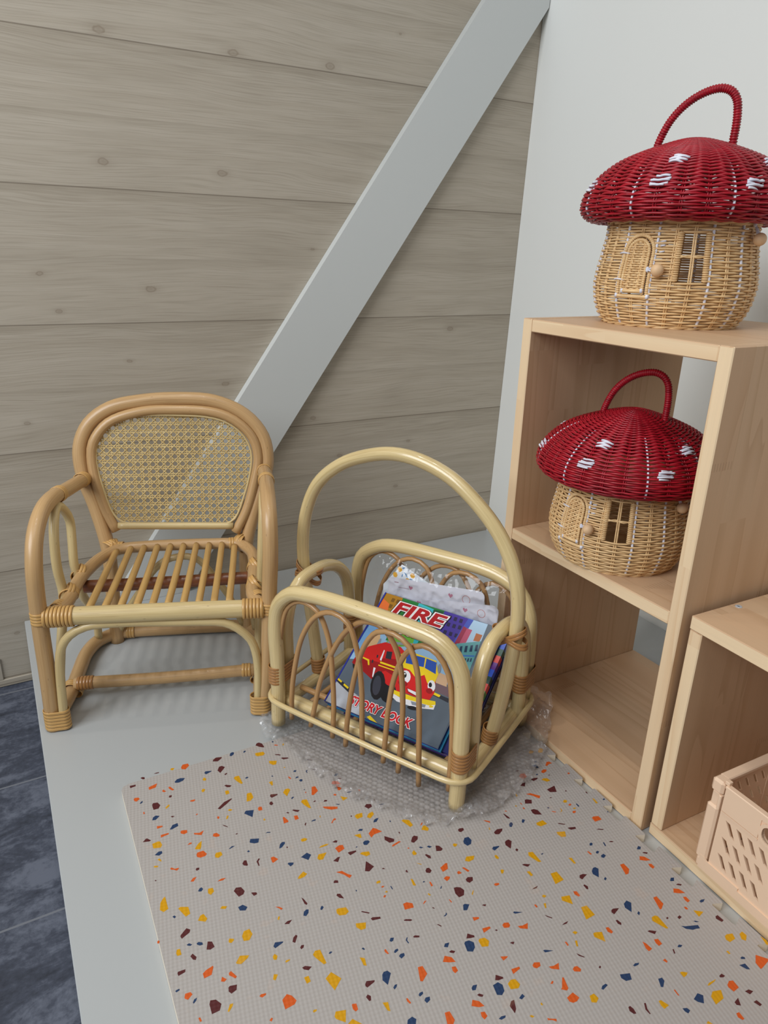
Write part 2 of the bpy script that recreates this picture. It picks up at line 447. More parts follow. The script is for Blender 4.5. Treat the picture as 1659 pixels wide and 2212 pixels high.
# ------------------------------------------------------------------ measured print: terrazzo chips (0.1 mm) and the book cover (mm)
CHIPS = '''
m 8838 6027 8803 5986 8767 5987 8734 6030 8730 6119 8745 6126 8793 6087
n 8590 6060 8572 6048 8558 6068 8578 6087
o 8581 6144 8563 6144 8529 6173 8539 6186 8579 6162
y 8472 6214 8439 6158 8440 6193 8455 6219
m 9515 6082 9498 6047 9449 6022 9372 6048 9380 6074 9451 6114
n 9258 6076 9232 6025 9199 6014 9176 6034 9195 6072 9236 6095
n 9054 6096 9033 6065 9005 6076 9019 6097 9047 6108
y 8899 6192 8782 6216 8773 6268 8810 6294 8894 6273 8914 6241
m 8654 6349 8596 6373 8571 6403 8584 6413 8640 6373
m 8596 6476 8578 6466 8496 6508 8496 6530 8571 6516
y 10109 5969 10091 5949 10046 5967 10077 6006 10105 5989
o 9961 5997 9926 5949 9851 5960 9846 6011 9915 6068 9961 6037
m 10342 5953 10309 5945 10264 5952 10270 5970 10306 5967
m 10526 5956 10499 5945 10469 5963 10474 6003 10499 6000
m 10689 6047 10610 6059 10615 6090 10689 6097
o 10460 6195 10338 6169 10361 6221 10375 6244 10465 6249
n 10115 6254 10071 6216 10023 6215 9964 6243 10000 6282 10066 6294 10109 6275
o 10312 6357 10287 6333 10261 6388 10294 6388
o 10217 6320 10193 6316 10154 6402 10179 6411 10211 6360
n 9693 6266 9668 6240 9584 6270 9599 6284 9678 6305
m 9509 6303 9468 6237 9427 6234 9391 6280 9438 6327 9488 6369
m 9445 6425 9410 6409 9399 6425 9434 6449
y 9748 6382 9721 6355 9698 6393 9716 6429 9748 6412
y 9350 6566 9322 6538 9267 6548 9266 6721 9291 6723 9330 6640
n 9204 6634 9175 6621 9152 6638 9169 6652 9197 6653
y 8776 6450 8671 6498 8708 6568 8753 6559 8788 6501
y 8636 6683 8620 6673 8610 6689 8625 6700
y 8933 6870 8877 6868 8898 6946 8917 6953
n 8857 6769 8842 6759 8831 6780 8846 6790
m 9513 6644 9484 6641 9419 6690 9449 6709 9486 6697
y 9825 6596 9799 6570 9768 6591 9792 6632 9820 6635
y 9535 6753 9487 6763 9492 6828 9545 6828
m 10253 6507 10237 6487 10207 6498 10222 6530 10246 6530
o 10687 6331 10665 6318 10623 6333 10613 6369 10661 6398 10686 6375
n 10630 6458 10608 6428 10582 6425 10595 6455 10621 6467
m 10485 6552 10470 6531 10413 6544 10389 6612 10424 6663 10489 6657 10490 6594
y 10342 6706 10332 6683 10288 6653 10276 6664 10288 6688 10333 6715
o 10018 6728 10007 6712 9948 6719 9947 6741 9979 6750
m 9721 7033 9699 7015 9607 6952 9502 6931 9490 6942 9577 6997 9691 7056
y 9284 6948 9265 6938 9220 6951 9222 7051 9277 7094 9331 7085
y 8826 7155 8784 7108 8737 7108 8714 7147 8804 7244
m 9014 7135 8990 7106 8904 7141 8910 7160 9000 7176
m 9067 7261 9046 7237 9024 7241 9019 7286 9048 7308 9067 7289
n 8767 7305 8730 7287 8723 7304 8760 7328
y 9605 7117 9581 7110 9552 7130 9562 7150 9597 7143
o 9235 7271 9213 7255 9180 7270 9191 7331 9241 7321
n 9430 7279 9396 7241 9296 7276 9352 7391
o 10623 6646 10608 6632 10603 6672 10621 6678
o 9770 7174 9759 7165 9740 7179 9753 7212 9772 7211
y 9674 7264 9650 7215 9629 7214 9634 7241 9662 7273
o 10012 7005 9989 6990 9979 7002 9999 7016
n 10544 6840 10524 6791 10484 6774 10439 6804 10500 6851
m 10315 6886 10296 6880 10262 6898 10295 6909
y 9232 7486 9214 7491 9219 7524 9240 7517
o 10511 6967 10442 6994 10449 7014 10518 7015
n 10376 7103 10326 7042 10260 7037 10262 7090 10350 7113
m 9748 7333 9719 7363 9691 7403 9697 7411 9735 7365
o 8996 7582 8977 7579 8950 7676 8964 7691 9021 7688
o 10264 7206 10243 7189 10179 7212 10186 7257 10228 7266 10261 7239
o 10115 7304 10051 7333 9989 7319 10035 7383 10115 7329
o 9912 7468 9891 7431 9853 7436 9826 7485 9840 7509 9879 7500
o 10498 7142 10401 7151 10404 7175 10508 7185
m 9645 7569 9617 7562 9616 7578 9635 7580
n 9293 7735 9264 7724 9228 7743 9235 7754 9269 7739
m 10727 7155 10682 7117 10665 7117 10628 7172 10647 7182
y 10626 7238 10553 7231 10528 7246 10518 7310 10543 7347 10629 7318
o 10238 7462 10200 7437 10175 7448 10186 7466
y 10167 7562 10110 7502 10058 7476 10087 7564 10109 7603 10163 7577
n 9787 7760 9746 7738 9706 7750 9731 7758 9782 7769
n 9522 7777 9499 7734 9396 7777 9426 7837 9474 7827 9521 7792
n 10636 7432 10582 7398 10543 7409 10545 7445 10589 7465
o 10176 7666 10157 7637 10083 7640 10056 7709 10081 7735 10144 7732 10176 7705
y 9971 7773 9951 7748 9890 7760 9888 7816 9949 7839 9980 7811
y 10621 7521 10596 7508 10580 7547 10585 7571
n 9223 8046 9192 7990 9158 7970 9124 7980 9130 8007 9188 8048 9217 8051
m 9136 8069 9125 8065 9117 8083 9136 8091
n 9601 7910 9579 7896 9565 7921 9589 7927
y 10689 7608 10671 7596 10629 7618 10642 7635 10670 7626
m 10243 7884 10227 7863 10196 7875 10203 7900 10235 7907
m 9712 8062 9679 8023 9651 8034 9658 8114 9670 8117 9703 8095
m 9546 8110 9506 8075 9495 8089 9526 8120 9532 8184 9545 8190
o 9370 8135 9333 8134 9294 8199 9374 8225 9378 8198
o 10512 7725 10496 7715 10462 7755 10417 7760 10421 7776 10447 7794 10480 7761 10510 7745
n 9218 8321 9201 8309 9145 8336 9158 8360 9201 8373
m 8278 6686 8249 6681 8190 6722 8208 6733
n 8543 6828 8518 6805 8488 6820 8514 6851
n 8375 6896 8353 6884 8342 6900 8363 6908 8365 6946 8377 6943
m 8286 6913 8257 6909 8224 6935 8244 6940
o 8648 6892 8634 6891 8619 6940 8632 6956 8647 6923
n 8568 6971 8544 6945 8510 6952 8523 6974
n 8536 7031 8504 7017 8484 7038 8499 7065 8525 7067
n 8053 7177 8009 7142 7972 7159 8023 7198
m 8034 7246 8008 7241 7973 7275 7998 7283
o 8152 7304 8112 7262 8053 7300 8034 7373 8131 7333
o 8108 7397 8067 7421 8065 7457 8111 7477 8122 7456
o 8490 7379 8426 7234 8377 7244 8379 7346 8423 7370 8464 7392
n 8551 7236 8530 7222 8534 7239 8549 7246
o 8552 7291 8538 7281 8534 7300 8554 7307
n 8035 7558 7992 7555 7949 7568 7999 7586
o 7868 7588 7848 7583 7843 7613 7869 7619
y 8672 7432 8640 7404 8582 7425 8593 7605 8618 7588 8652 7513
m 8523 7509 8498 7494 8478 7506 8503 7520
m 8397 7572 8368 7549 8335 7564 8351 7586
o 8220 7513 8197 7504 8176 7522 8193 7547 8211 7535
y 8145 7583 8064 7659 8147 7678
n 8269 7685 8247 7692 8213 7719 8236 7721
o 8446 7652 8418 7661 8296 7724 8263 7746 8279 7777 8361 7755 8432 7691
m 7935 7909 7890 7881 7833 7910 7841 7958 7904 7973
n 7744 7968 7709 7972 7666 7983 7688 7997 7734 7985
m 7767 7857 7750 7852 7747 7870 7760 7875
m 8839 7519 8817 7515 8743 7566 8780 7584 8804 7565
m 8924 7525 8903 7520 8887 7546 8908 7549
o 8854 7624 8808 7637 8814 7703 8868 7701
n 8687 7817 8656 7809 8620 7812 8626 7833 8676 7827
m 8789 7838 8769 7810 8750 7809 8781 7856
y 8547 7783 8534 7783 8548 7816 8557 7807
o 8464 7970 8417 7928 8395 7911 8372 7927 8384 7946 8416 7944 8448 7978
m 8180 7978 8166 7969 8160 7988 8179 7996
y 8132 8003 8094 7984 8013 7997 8043 8067 8126 8064
y 7994 8096 7946 8049 7880 8041 7883 8091 7962 8138
n 7960 8220 7930 8181 7887 8172 7861 8183 7917 8227
n 7759 8291 7746 8292 7737 8303 7759 8320
y 7613 8363 7578 8357 7516 8400 7513 8502 7562 8514
o 7432 8549 7391 8519 7373 8520 7409 8554
y 7456 8620 7404 8574 7375 8578 7356 8647 7391 8678
n 8212 8249 8171 8234 8136 8253 8160 8278
y 8285 8294 8200 8308 8215 8376 8240 8369
o 8105 8356 8009 8297 7979 8327 7931 8408 8044 8402 8105 8433
m 7747 8516 7731 8516 7734 8542 7748 8545
y 8927 8037 8876 8037 8846 8071 8880 8092 8930 8081
y 8775 8275 8742 8256 8672 8257 8635 8271 8669 8284 8729 8279
m 8583 8265 8534 8258 8515 8276 8535 8300 8567 8284
o 8595 8372 8528 8353 8484 8370 8493 8435 8585 8457
n 8239 8456 8202 8438 8159 8455 8154 8486 8209 8513 8244 8494
m 7943 8488 7851 8590 7874 8626 7934 8617 7968 8546
o 7935 8675 7919 8664 7815 8648 7795 8667 7867 8680 7930 8690
m 7675 8719 7627 8671 7595 8660 7557 8693 7584 8735 7656 8761 7680 8739
o 7778 8797 7759 8793 7750 8808 7768 8814
n 7640 8853 7612 8854 7588 8882 7621 8881
n 7542 8890 7514 8886 7481 8922 7523 8926
m 7434 8928 7394 8951 7379 9015 7414 9033 7473 9008
y 7232 9021 7202 9008 7168 9038 7201 9061 7229 9057
n 8357 8484 8340 8471 8327 8481 8345 8490
m 8484 8510 8454 8509 8375 8525 8379 8546 8472 8561
y 8356 8596 8319 8586 8234 8616 8243 8665 8298 8669
y 7761 8886 7720 8862 7712 8922 7730 8938 7766 8929
m 7635 8991 7612 8988 7579 9036 7594 9075 7620 9054
n 9033 8302 8941 8272 8905 8326 8967 8385
y 8859 8412 8821 8364 8717 8383 8803 8461 8850 8448
m 8699 8540 8621 8515 8597 8523 8654 8585
m 8419 8860 8339 8732 8288 8850 8374 8889
m 8219 8925 8196 8920 8182 8946 8206 8939
y 7795 9047 7774 9063 7744 9094 7755 9099 7783 9065
m 7975 9088 7953 9079 7957 9125 7979 9109
m 7755 9197 7720 9173 7693 9183 7687 9233 7724 9256 7762 9227
o 7569 9247 7477 9219 7452 9226 7495 9305 7574 9314
y 9192 8581 9163 8554 9092 8516 9061 8568 9107 8593 9166 8595
o 8740 8709 8668 8726 8631 8792 8588 8840 8630 8866 8673 8783
o 7619 9398 7572 9386 7534 9415 7569 9442 7606 9450
y 8378 9073 8356 9058 8319 9065 8329 9095 8374 9090
o 8355 9153 8328 9146 8312 9162 8342 9171
n 8252 9197 8239 9193 8241 9243 8253 9245
y 7979 9213 7960 9238 7970 9331 8001 9310
n 7877 9326 7854 9318 7843 9331 7865 9336
o 7802 9360 7785 9365 7790 9426 7815 9425
o 7422 9399 7391 9391 7375 9433 7393 9438 7428 9429
n 7737 9501 7711 9479 7698 9479 7725 9508
m 8827 8825 8804 8808 8770 8829 8782 8862 8831 8840
y 8350 9237 8320 9228 8314 9252 8333 9252
n 8645 9053 8634 9048 8632 9068 8646 9072
o 8400 9290 8373 9270 8355 9283 8380 9301
m 7586 9568 7552 9573 7512 9598 7493 9652 7536 9708 7604 9707 7614 9641
y 7910 9495 7893 9490 7884 9526 7902 9525
y 5178 8067 5130 8048 5097 8094 5144 8118 5195 8101
y 5048 8127 4996 8088 4956 8079 4936 8121 4997 8174 5053 8154
n 5258 8279 5224 8277 5202 8294 5223 8308
n 5340 8330 5266 8338 5275 8415 5299 8403
o 5154 8420 5085 8368 5048 8376 5028 8427 5088 8421 5139 8442
m 5636 8307 5586 8301 5579 8326 5613 8335
o 5292 8487 5240 8471 5200 8491 5218 8522 5285 8535 5307 8511
o 5657 8417 5596 8391 5542 8409 5555 8480 5641 8496
n 5413 8506 5392 8501 5371 8512 5402 8528
m 5255 8598 5230 8595 5233 8610 5249 8611
m 5545 8548 5477 8549 5426 8570 5459 8590 5527 8596
y 5408 8628 5366 8616 5315 8638 5301 8699 5362 8696
o 4978 8698 4945 8691 4941 8717 4971 8726
m 5764 8581 5700 8555 5655 8563 5712 8622
m 5471 8816 5322 8806 5378 8917 5467 8875
m 5263 8956 5238 8952 5234 8971 5256 8972
m 5014 9109 4995 9104 5001 9148 5017 9132
o 5800 8748 5730 8764 5638 8870 5685 8902 5734 8816
y 5927 8672 5916 8676 5928 8723 5948 8730
m 5885 8829 5856 8830 5801 8873 5841 8929 5928 8886
m 5546 8957 5524 8956 5517 8974 5535 8974
y 5431 9100 5385 9083 5363 9111 5389 9138 5427 9128
o 5409 9182 5367 9175 5357 9197 5398 9209
n 5299 9218 5282 9217 5282 9271 5306 9275
y 5016 9242 5000 9263 5008 9349 5038 9343
n 4901 9326 4867 9322 4862 9339 4894 9349
o 5986 8844 5973 8846 5969 8878 5982 8879
y 6085 8856 6062 8852 6057 8875 6071 8875
o 6014 8933 5992 8930 5988 8958 6008 8966
n 5708 9091 5687 9081 5675 9099 5694 9112
o 5701 9169 5678 9171 5644 9200 5661 9207
y 5559 9182 5547 9186 5553 9224 5590 9240 5591 9230 5564 9218
y 5399 9264 5362 9258 5352 9284 5384 9281
o 5451 9311 5421 9299 5390 9316 5420 9339 5452 9332
m 5935 9015 5887 9021 5850 9059 5854 9153 5938 9105 5950 9072
m 6318 8890 6302 8910 6283 8983 6291 9012 6319 8980
o 6271 8864 6251 8865 6237 8884 6259 8884
n 6365 9084 6331 9063 6307 9073 6315 9106 6364 9137 6382 9119
n 6176 9116 6141 9092 6123 9122 6171 9152 6190 9142
o 6633 8868 6600 8881 6558 8927 6577 8944 6602 8909
y 6024 9233 5912 9233 5900 9312 6005 9308 6039 9269
m 5773 9376 5751 9374 5687 9427 5701 9433 5746 9401
m 5708 9495 5677 9498 5602 9528 5614 9557 5687 9540
m 5380 9691 5347 9695 5291 9735 5311 9740
o 5285 9511 5248 9503 5182 9530 5186 9596 5297 9583
n 5016 9523 4999 9523 5004 9543 5018 9540
m 7028 8843 6995 8834 6947 8850 6959 8885 7011 8896 7034 8878
y 6641 9002 6630 9003 6643 9038 6660 9040
m 6629 9099 6562 9076 6487 9099 6513 9127 6588 9158 6634 9134
y 5887 9479 5779 9523 5827 9596 5884 9574 5902 9519
n 7074 9035 7028 8997 6973 9007 6968 9070 7012 9119 7071 9121 7088 9069
m 6604 9300 6576 9284 6531 9284 6515 9326 6601 9418 6625 9341
n 6818 9311 6787 9287 6704 9312 6716 9324 6806 9347
m 6563 9460 6534 9447 6521 9470 6558 9493
y 7235 9301 7184 9256 7083 9291 7124 9334 7199 9337
y 6856 9407 6828 9411 6823 9457 6843 9476 6869 9453
y 6441 9567 6385 9587 6388 9762 6426 9742 6470 9612
n 6314 9663 6283 9662 6278 9672 6308 9680
n 5638 9827 5603 9823 5598 9844 5625 9865 5658 9854
n 5468 9895 5450 9898 5469 9952 5488 9954
m 5390 9921 5355 9922 5330 9946 5353 9949
n 5667 9967 5630 9959 5619 9981 5653 9998 5673 9987
n 5646 10037 5596 10032 5589 10067 5639 10084 5660 10063
o 5759 9909 5739 9913 5731 9967 5755 9968
m 6636 9681 6602 9685 6538 9726 6585 9740 6604 9730
y 6042 9874 6004 9890 6017 9984 6042 9971
o 5537 10254 5483 10263 5486 10357 5545 10402 5588 10397
n 5928 10164 5879 10133 5843 10135 5825 10174 5915 10271 5946 10201
m 6105 10137 6055 10141 6013 10170 6081 10187 6120 10199 6131 10166
y 6652 9790 6612 9803 6615 9870 6649 9869
y 6408 9951 6321 9964 6324 10096 6459 10098
o 7330 9372 7303 9377 7271 9453 7301 9457
y 6928 9623 6903 9621 6886 9642 6921 9674 6948 9673
m 7387 9532 7346 9520 7292 9545 7320 9589 7376 9597 7395 9567
n 5880 10319 5841 10302 5839 10326 5874 10344
m 6169 10268 6147 10265 6131 10305 6154 10338 6172 10329
o 10343 8026 10302 7989 10260 7993 10310 8043
o 10059 8174 10009 8155 9953 8168 9992 8188
m 10717 7814 10704 7812 10696 7827 10709 7831
n 10298 8199 10270 8170 10247 8168 10236 8198 10264 8222 10291 8211
y 10192 8240 10178 8223 10132 8237 10133 8291 10179 8322 10202 8284
m 9926 8394 9888 8361 9833 8381 9812 8453 9841 8490 9898 8496
m 9752 8511 9734 8515 9697 8534 9694 8562 9738 8568
y 10750 8249 10723 8156 10677 8104 10657 8100 10661 8279 10719 8296
y 10137 8550 10107 8528 10055 8557 10084 8583
n 9948 8628 9891 8621 9852 8675 9887 8708 9944 8680
y 10561 8328 10535 8316 10452 8359 10456 8457 10510 8472
m 9254 8845 9238 8874 9221 8951 9235 8968 9253 8943
n 9325 9078 9300 9034 9264 9020 9240 9032 9259 9072 9300 9099
o 9569 8818 9525 8845 9498 8881 9522 8892 9537 8860
y 10402 8585 10361 8534 10324 8529 10301 8609 10330 8638
y 9604 8988 9581 8956 9566 8963 9588 9003
n 10644 8402 10620 8397 10607 8421 10626 8435
m 9557 9079 9513 9059 9458 9066 9509 9101
m 10624 8693 10616 8674 10540 8619 10506 8655 10520 8686 10616 8724
y 10024 9001 9987 8951 9923 8953 9912 9029 9967 9084 10025 9065
m 9556 9322 9527 9278 9493 9260 9480 9279 9535 9348
n 10586 8818 10559 8815 10533 8844 10556 8851 10582 8832
n 10488 8854 10464 8846 10430 8870 10430 8899 10464 8894 10486 8870
m 10412 8975 10375 8887 10334 8910 10326 8984 10376 8994
y 10173 8990 10156 8962 10111 8990 10120 9008 10150 9025 10173 9010
n 9760 9275 9728 9240 9644 9270 9653 9283 9750 9306
m 9508 9425 9486 9404 9458 9414 9475 9440 9505 9450
o 10861 8635 10845 8622 10836 8644 10849 8665 10864 8657
y 10712 8868 10695 8827 10663 8833 10664 8908 10707 8903
m 10586 8971 10558 8951 10529 9008 10545 9039 10570 9022
y 10179 9270 10116 9211 10027 9251 10050 9274 10132 9308 10171 9286
y 9810 9386 9780 9363 9759 9399 9783 9437 9810 9425
y 9712 9503 9695 9490 9653 9498 9665 9510 9705 9515
m 10753 9099 10744 9081 10668 9089 10677 9119 10750 9130
o 10520 9222 10482 9201 10406 9186 10400 9198 10442 9277 10521 9280
m 9578 9646 9541 9643 9482 9683 9528 9704 9567 9674
o 10279 9342 10252 9332 10215 9417 10235 9431 10283 9367
o 10377 9392 10353 9349 10317 9397 10348 9412
y 9894 9621 9866 9574 9830 9596 9874 9645 9892 9628
y 9601 9755 9552 9759 9555 9826 9601 9830
m 10328 9491 10310 9481 10242 9501 10262 9552 10320 9567 10338 9532
n 10817 9275 10806 9269 10775 9269 10775 9285 10811 9293
o 10751 9384 10735 9348 10683 9356 10671 9388 10725 9423 10750 9398
n 10689 9474 10669 9447 10640 9443 10653 9468 10684 9489
o 10078 9725 10056 9713 10007 9726 10015 9742 10057 9751
m 10548 9568 10529 9534 10477 9552 10440 9619 10473 9676 10552 9675
y 10408 9723 10367 9664 10334 9669 10347 9693 10396 9733
o 9886 9868 9824 9834 9785 9872 9760 9940 9793 9968 9894 9971
y 9657 10115 9641 10108 9613 10119 9627 10133 9657 10133
o 10681 9652 10664 9649 10657 9695 10676 9694
o 10071 9999 10044 9983 10034 9995 10055 10020
y 8960 9182 8937 9178 8847 9205 8841 9271 8892 9293 8958 9268 8975 9229
m 8877 9012 8860 8995 8828 9010 8814 9091 8858 9058
n 9118 9088 9100 9064 9081 9061 9074 9086 9105 9108 9120 9102
m 8719 9339 8706 9336 8636 9394 8647 9404 8688 9371
m 8662 9469 8635 9464 8555 9498 8560 9523 8654 9499
y 8840 9445 8732 9487 8768 9553 8823 9546 8856 9491
o 8236 9475 8189 9475 8135 9520 8150 9574 8258 9552
m 8338 9660 8308 9663 8257 9690 8250 9708 8275 9707 8336 9672
m 8034 9882 8015 9889 7993 9924 8004 9929
n 7621 9814 7597 9810 7551 9841 7620 9893 7659 9875
o 7729 9676 7718 9679 7714 9719 7728 9724
m 7965 9677 7950 9675 7937 9699 7951 9696
y 7448 9742 7402 9705 7392 9707 7441 9755
o 8029 9584 7995 9559 7968 9565 7989 9574 8026 9590
n 7909 9832 7873 9823 7853 9801 7855 9828 7885 9841
o 7619 9997 7552 10029 7560 10047 7630 10044
m 7834 10183 7790 10138 7737 10193 7744 10212 7795 10199
y 7733 10267 7705 10254 7648 10270 7628 10325 7674 10373 7741 10344
n 7890 10222 7869 10207 7822 10215 7789 10260 7813 10314 7862 10345 7914 10313
n 8606 9810 8580 9783 8543 9798 8569 9826 8595 9829
n 8443 9886 8420 9864 8405 9864 8429 9893 8427 9932 8439 9933
m 8347 9886 8323 9883 8280 9909 8291 9927 8348 9901
n 8112 10150 8079 10122 8031 10134 8077 10175
o 8711 9878 8691 9873 8685 9936 8698 9938 8713 9907
n 8630 9950 8607 9929 8572 9930 8574 9951 8620 9964
n 8603 10013 8576 9998 8536 10007 8543 10035 8593 10050
m 8095 10225 8063 10220 8029 10248 8056 10263 8085 10242
n 9263 9631 9239 9619 9217 9629 9229 9639 9252 9642
n 8921 9749 8901 9742 8890 9769 8904 9775
y 9418 9564 9380 9534 9326 9547 9327 9719 9358 9720 9413 9596
o 8218 10290 8164 10240 8104 10290 8096 10354 8158 10328
y 8986 9828 8941 9859 8962 9947 8989 9926 8985 9879
o 8166 10381 8125 10396 8129 10447 8173 10457 8181 10422
y 9407 9871 9327 9832 9260 9945 9375 10028
m 9069 10117 9043 10094 8960 10125 8971 10139 9064 10159 9075 10138
n 8863 10110 8835 10091 8794 10096 8774 10137 8863 10233 8889 10165
o 8488 10215 8436 10226 8437 10322 8523 10371 8544 10356
n 8828 10284 8799 10266 8775 10271 8795 10295 8826 10308
m 9123 10239 9097 10223 9074 10252 9092 10294 9113 10290
n 8112 10669 8082 10651 8039 10665 8086 10705 8119 10693
o 9286 10242 9276 10237 9239 10251 9250 10312 9280 10320 9295 10288
y 9001 10368 8948 10389 8973 10480 8994 10460
n 8637 10474 8618 10458 8579 10461 8588 10483 8633 10494
n 8613 10548 8588 10529 8544 10539 8557 10570 8604 10583
o 8768 10444 8754 10445 8745 10503 8759 10510 8773 10476
m 8103 10753 8076 10751 8044 10784 8067 10796 8094 10775
y 9489 10265 9458 10226 9360 10259 9415 10368 9484 10295
o 8220 10819 8176 10772 8123 10815 8103 10881 8160 10865
y 9403 10392 9342 10368 9277 10459
n 8886 10666 8862 10634 8807 10627 8782 10667 8812 10706
o 8498 10747 8447 10758 8448 10853 8483 10880 8536 10851
o 8176 10912 8136 10927 8137 10975 8183 10990 8192 10952
o 7129 9756 7103 9746 7059 9765 7069 9785 7116 9784
m 6763 10022 6723 10016 6662 10016 6704 10035
y 6723 10151 6686 10145 6668 10173 6704 10184
o 6881 10199 6858 10206 6860 10243 6881 10242
y 6769 10239 6741 10247 6777 10299 6794 10298
m 7427 9920 7406 9918 7376 9932 7401 9950
n 7165 10167 7146 10160 7060 10217 7153 10190
m 6862 10358 6846 10377 6806 10430 6815 10437 6851 10392
o 6339 10275 6302 10293 6306 10358 6332 10362 6354 10315
y 6520 10265 6417 10296 6468 10409 6547 10309
y 6412 10482 6337 10496 6338 10632 6474 10632
m 6121 10676 6086 10673 6023 10699 6065 10714 6135 10733 6142 10698
n 5928 10684 5863 10666 5838 10715 5931 10807 5955 10730
n 5886 10849 5850 10836 5849 10857 5886 10880
m 6179 10797 6157 10802 6146 10851 6167 10872 6189 10841
o 7376 10237 7341 10223 7293 10244 7298 10281 7328 10297 7381 10274
o 7227 10328 7177 10349 7101 10350 7150 10410 7222 10365
o 7604 10165 7516 10183 7516 10206 7621 10218
m 6773 10554 6721 10546 6669 10549 6713 10566
m 7490 10250 7471 10247 7461 10262 7477 10269
y 6531 10799 6502 10798 6428 10830 6482 10940 6550 10838
o 6352 10812 6318 10821 6315 10889 6345 10898 6368 10861
y 6731 10678 6692 10678 6677 10707 6718 10715
y 6777 10769 6753 10779 6792 10837 6810 10830
o 6889 10726 6870 10736 6875 10778 6894 10779
m 7438 10452 7411 10451 7385 10464 7414 10484
n 7171 10694 7149 10695 7071 10748 7165 10722
m 6870 10888 6857 10906 6818 10963 6827 10967 6866 10923
o 7631 10531 7557 10564 7570 10574 7630 10583
o 7386 10771 7350 10755 7294 10781 7313 10817 7366 10820 7392 10796
o 7241 10865 7188 10883 7117 10882 7163 10942 7232 10898
o 7033 11007 6997 10994 6966 11003 6952 11050 6978 11067 7035 11034
o 7616 10699 7522 10717 7529 10738 7632 10752
m 6769 11122 6742 11114 6742 11132 6767 11139
m 7842 10715 7803 10671 7749 10726 7754 10741 7814 10733
y 7749 10808 7695 10789 7648 10804 7638 10873 7680 10898 7759 10869
n 7897 10749 7831 10746 7805 10791 7828 10852 7877 10876 7921 10849
n 6424 11281 6384 11274 6342 11290 6365 11303 6417 11297
n 6627 11287 6522 11327 6557 11387 6622 11370 6645 11323
o 7353 11017 7317 11002 7306 11015 7335 11030
o 7197 11024 7181 11030 7218 11142 7248 11154 7295 11114 7273 11106
n 6918 11309 6886 11290 6837 11289 6828 11311 6907 11326
o 7300 11210 7210 11196 7187 11269 7234 11286 7281 11280 7307 11251
y 7081 11306 7023 11308 7015 11367 7067 11391 7110 11365
n 7742 10983 7684 10962 7676 10995 7724 11006
m 7877 11001 7831 10968 7798 10972 7837 11054 7876 11083
m 6812 11577 6788 11577 6778 11612 6789 11661 6815 11653 6832 11611
m 6639 11624 6621 11630 6653 11680 6663 11732 6675 11729 6676 11675
n 8054 11050 8017 11043 7971 11055 7987 11071 8033 11071
y 7586 11129 7567 11124 7568 11152 7585 11149
o 7618 11271 7596 11291 7543 11321 7558 11343 7590 11308 7626 11292
y 7764 11173 7741 11174 7720 11200 7748 11200
n 5147 10173 5100 10149 5080 10177 5117 10202 5153 10185
m 5140 10253 5109 10253 5072 10283 5100 10294
o 5212 10275 5163 10309 5135 10385 5197 10363 5258 10318
o 5209 10411 5172 10429 5174 10483 5215 10491 5224 10451
n 5170 10715 5129 10690 5088 10705 5130 10741 5166 10725
m 5154 10789 5118 10789 5085 10817 5111 10827
o 5225 10811 5172 10848 5152 10922 5223 10890 5273 10854
o 5224 10948 5187 10962 5192 11022 5235 11026 5239 10990
n 5096 11080 5062 11075 5013 11090 5059 11107 5096 11102
o 5550 10788 5499 10792 5508 10903 5589 10943 5605 10935
o 5330 11046 5303 11056 5306 11092 5335 11081
y 5267 11128 5176 11198 5279 11218
m 5102 11304 5067 11304 5063 11382 5099 11388 5125 11328
y 5776 10964 5724 10965 5701 10989 5718 11153 5746 11142 5805 11000
m 5636 11050 5609 11046 5608 11064 5634 11068
m 5509 11104 5466 11097 5463 11126 5510 11133
n 5385 11223 5364 11230 5330 11264 5372 11249
n 5564 11199 5528 11225 5381 11284 5396 11323 5443 11305 5484 11298 5545 11252
m 5962 11068 5932 11069 5869 11114 5915 11132 5942 11099
y 5231 11522 5192 11515 5122 11540 5153 11597 5242 11596 5257 11557
y 5055 11580 5002 11575 4999 11630 5067 11671 5095 11635
o 5978 11173 5931 11188 5938 11253 5991 11254 5995 11216
o 6113 11130 6095 11164 6085 11243 6141 11247 6143 11206
n 5811 11354 5778 11347 5749 11370 5784 11379 5811 11367
m 5890 11352 5875 11357 5900 11401 5915 11396
o 6089 11392 6053 11389 6053 11424 6073 11433
n 5308 11771 5277 11770 5259 11788 5270 11806 5310 11787
o 5126 11828 5047 11922 5075 11940 5207 11960 5227 11956 5212 11887
n 5395 11820 5322 11838 5332 11907 5365 11887
y 5380 11647 5355 11654 5362 11690 5380 11685
y 6040 11573 6010 11577 5964 11614 6002 11628 6045 11631
m 5695 11797 5650 11792 5639 11826 5668 11829 5702 11812
n 6302 11513 6255 11522 6261 11559 6328 11601 6347 11587
y 5898 11808 5859 11796 5756 11804 5794 11814 5878 11817
o 5705 11902 5650 11882 5609 11900 5621 11977 5708 11981 5718 11925
o 6253 11672 6239 11676 6250 11742 6262 11733
n 6149 11837 6061 11813 6028 11856 6092 11916 6134 11876
y 5965 11902 5905 11874 5812 11906 5866 11977 5993 11982
m 5601 12033 5549 12039 5522 12074 5583 12080
y 6487 11678 6459 11684 6428 11759 6500 11763 6503 11721
m 5801 12056 5728 12044 5772 12110 5807 12084
m 5623 12147 5578 12150 5570 12204 5604 12207
n 6332 11846 6287 11864 6279 11897 6320 11909 6335 11879
o 5887 12138 5850 12143 5862 12213 5889 12210 5907 12172
y 6242 12061 6207 12052 6189 12096
y 4868 11706 4853 11769 4863 11798 4897 11821 4905 11804
m 8838 11293 8803 11252 8767 11253 8734 11296 8730 11385 8745 11392 8793 11353
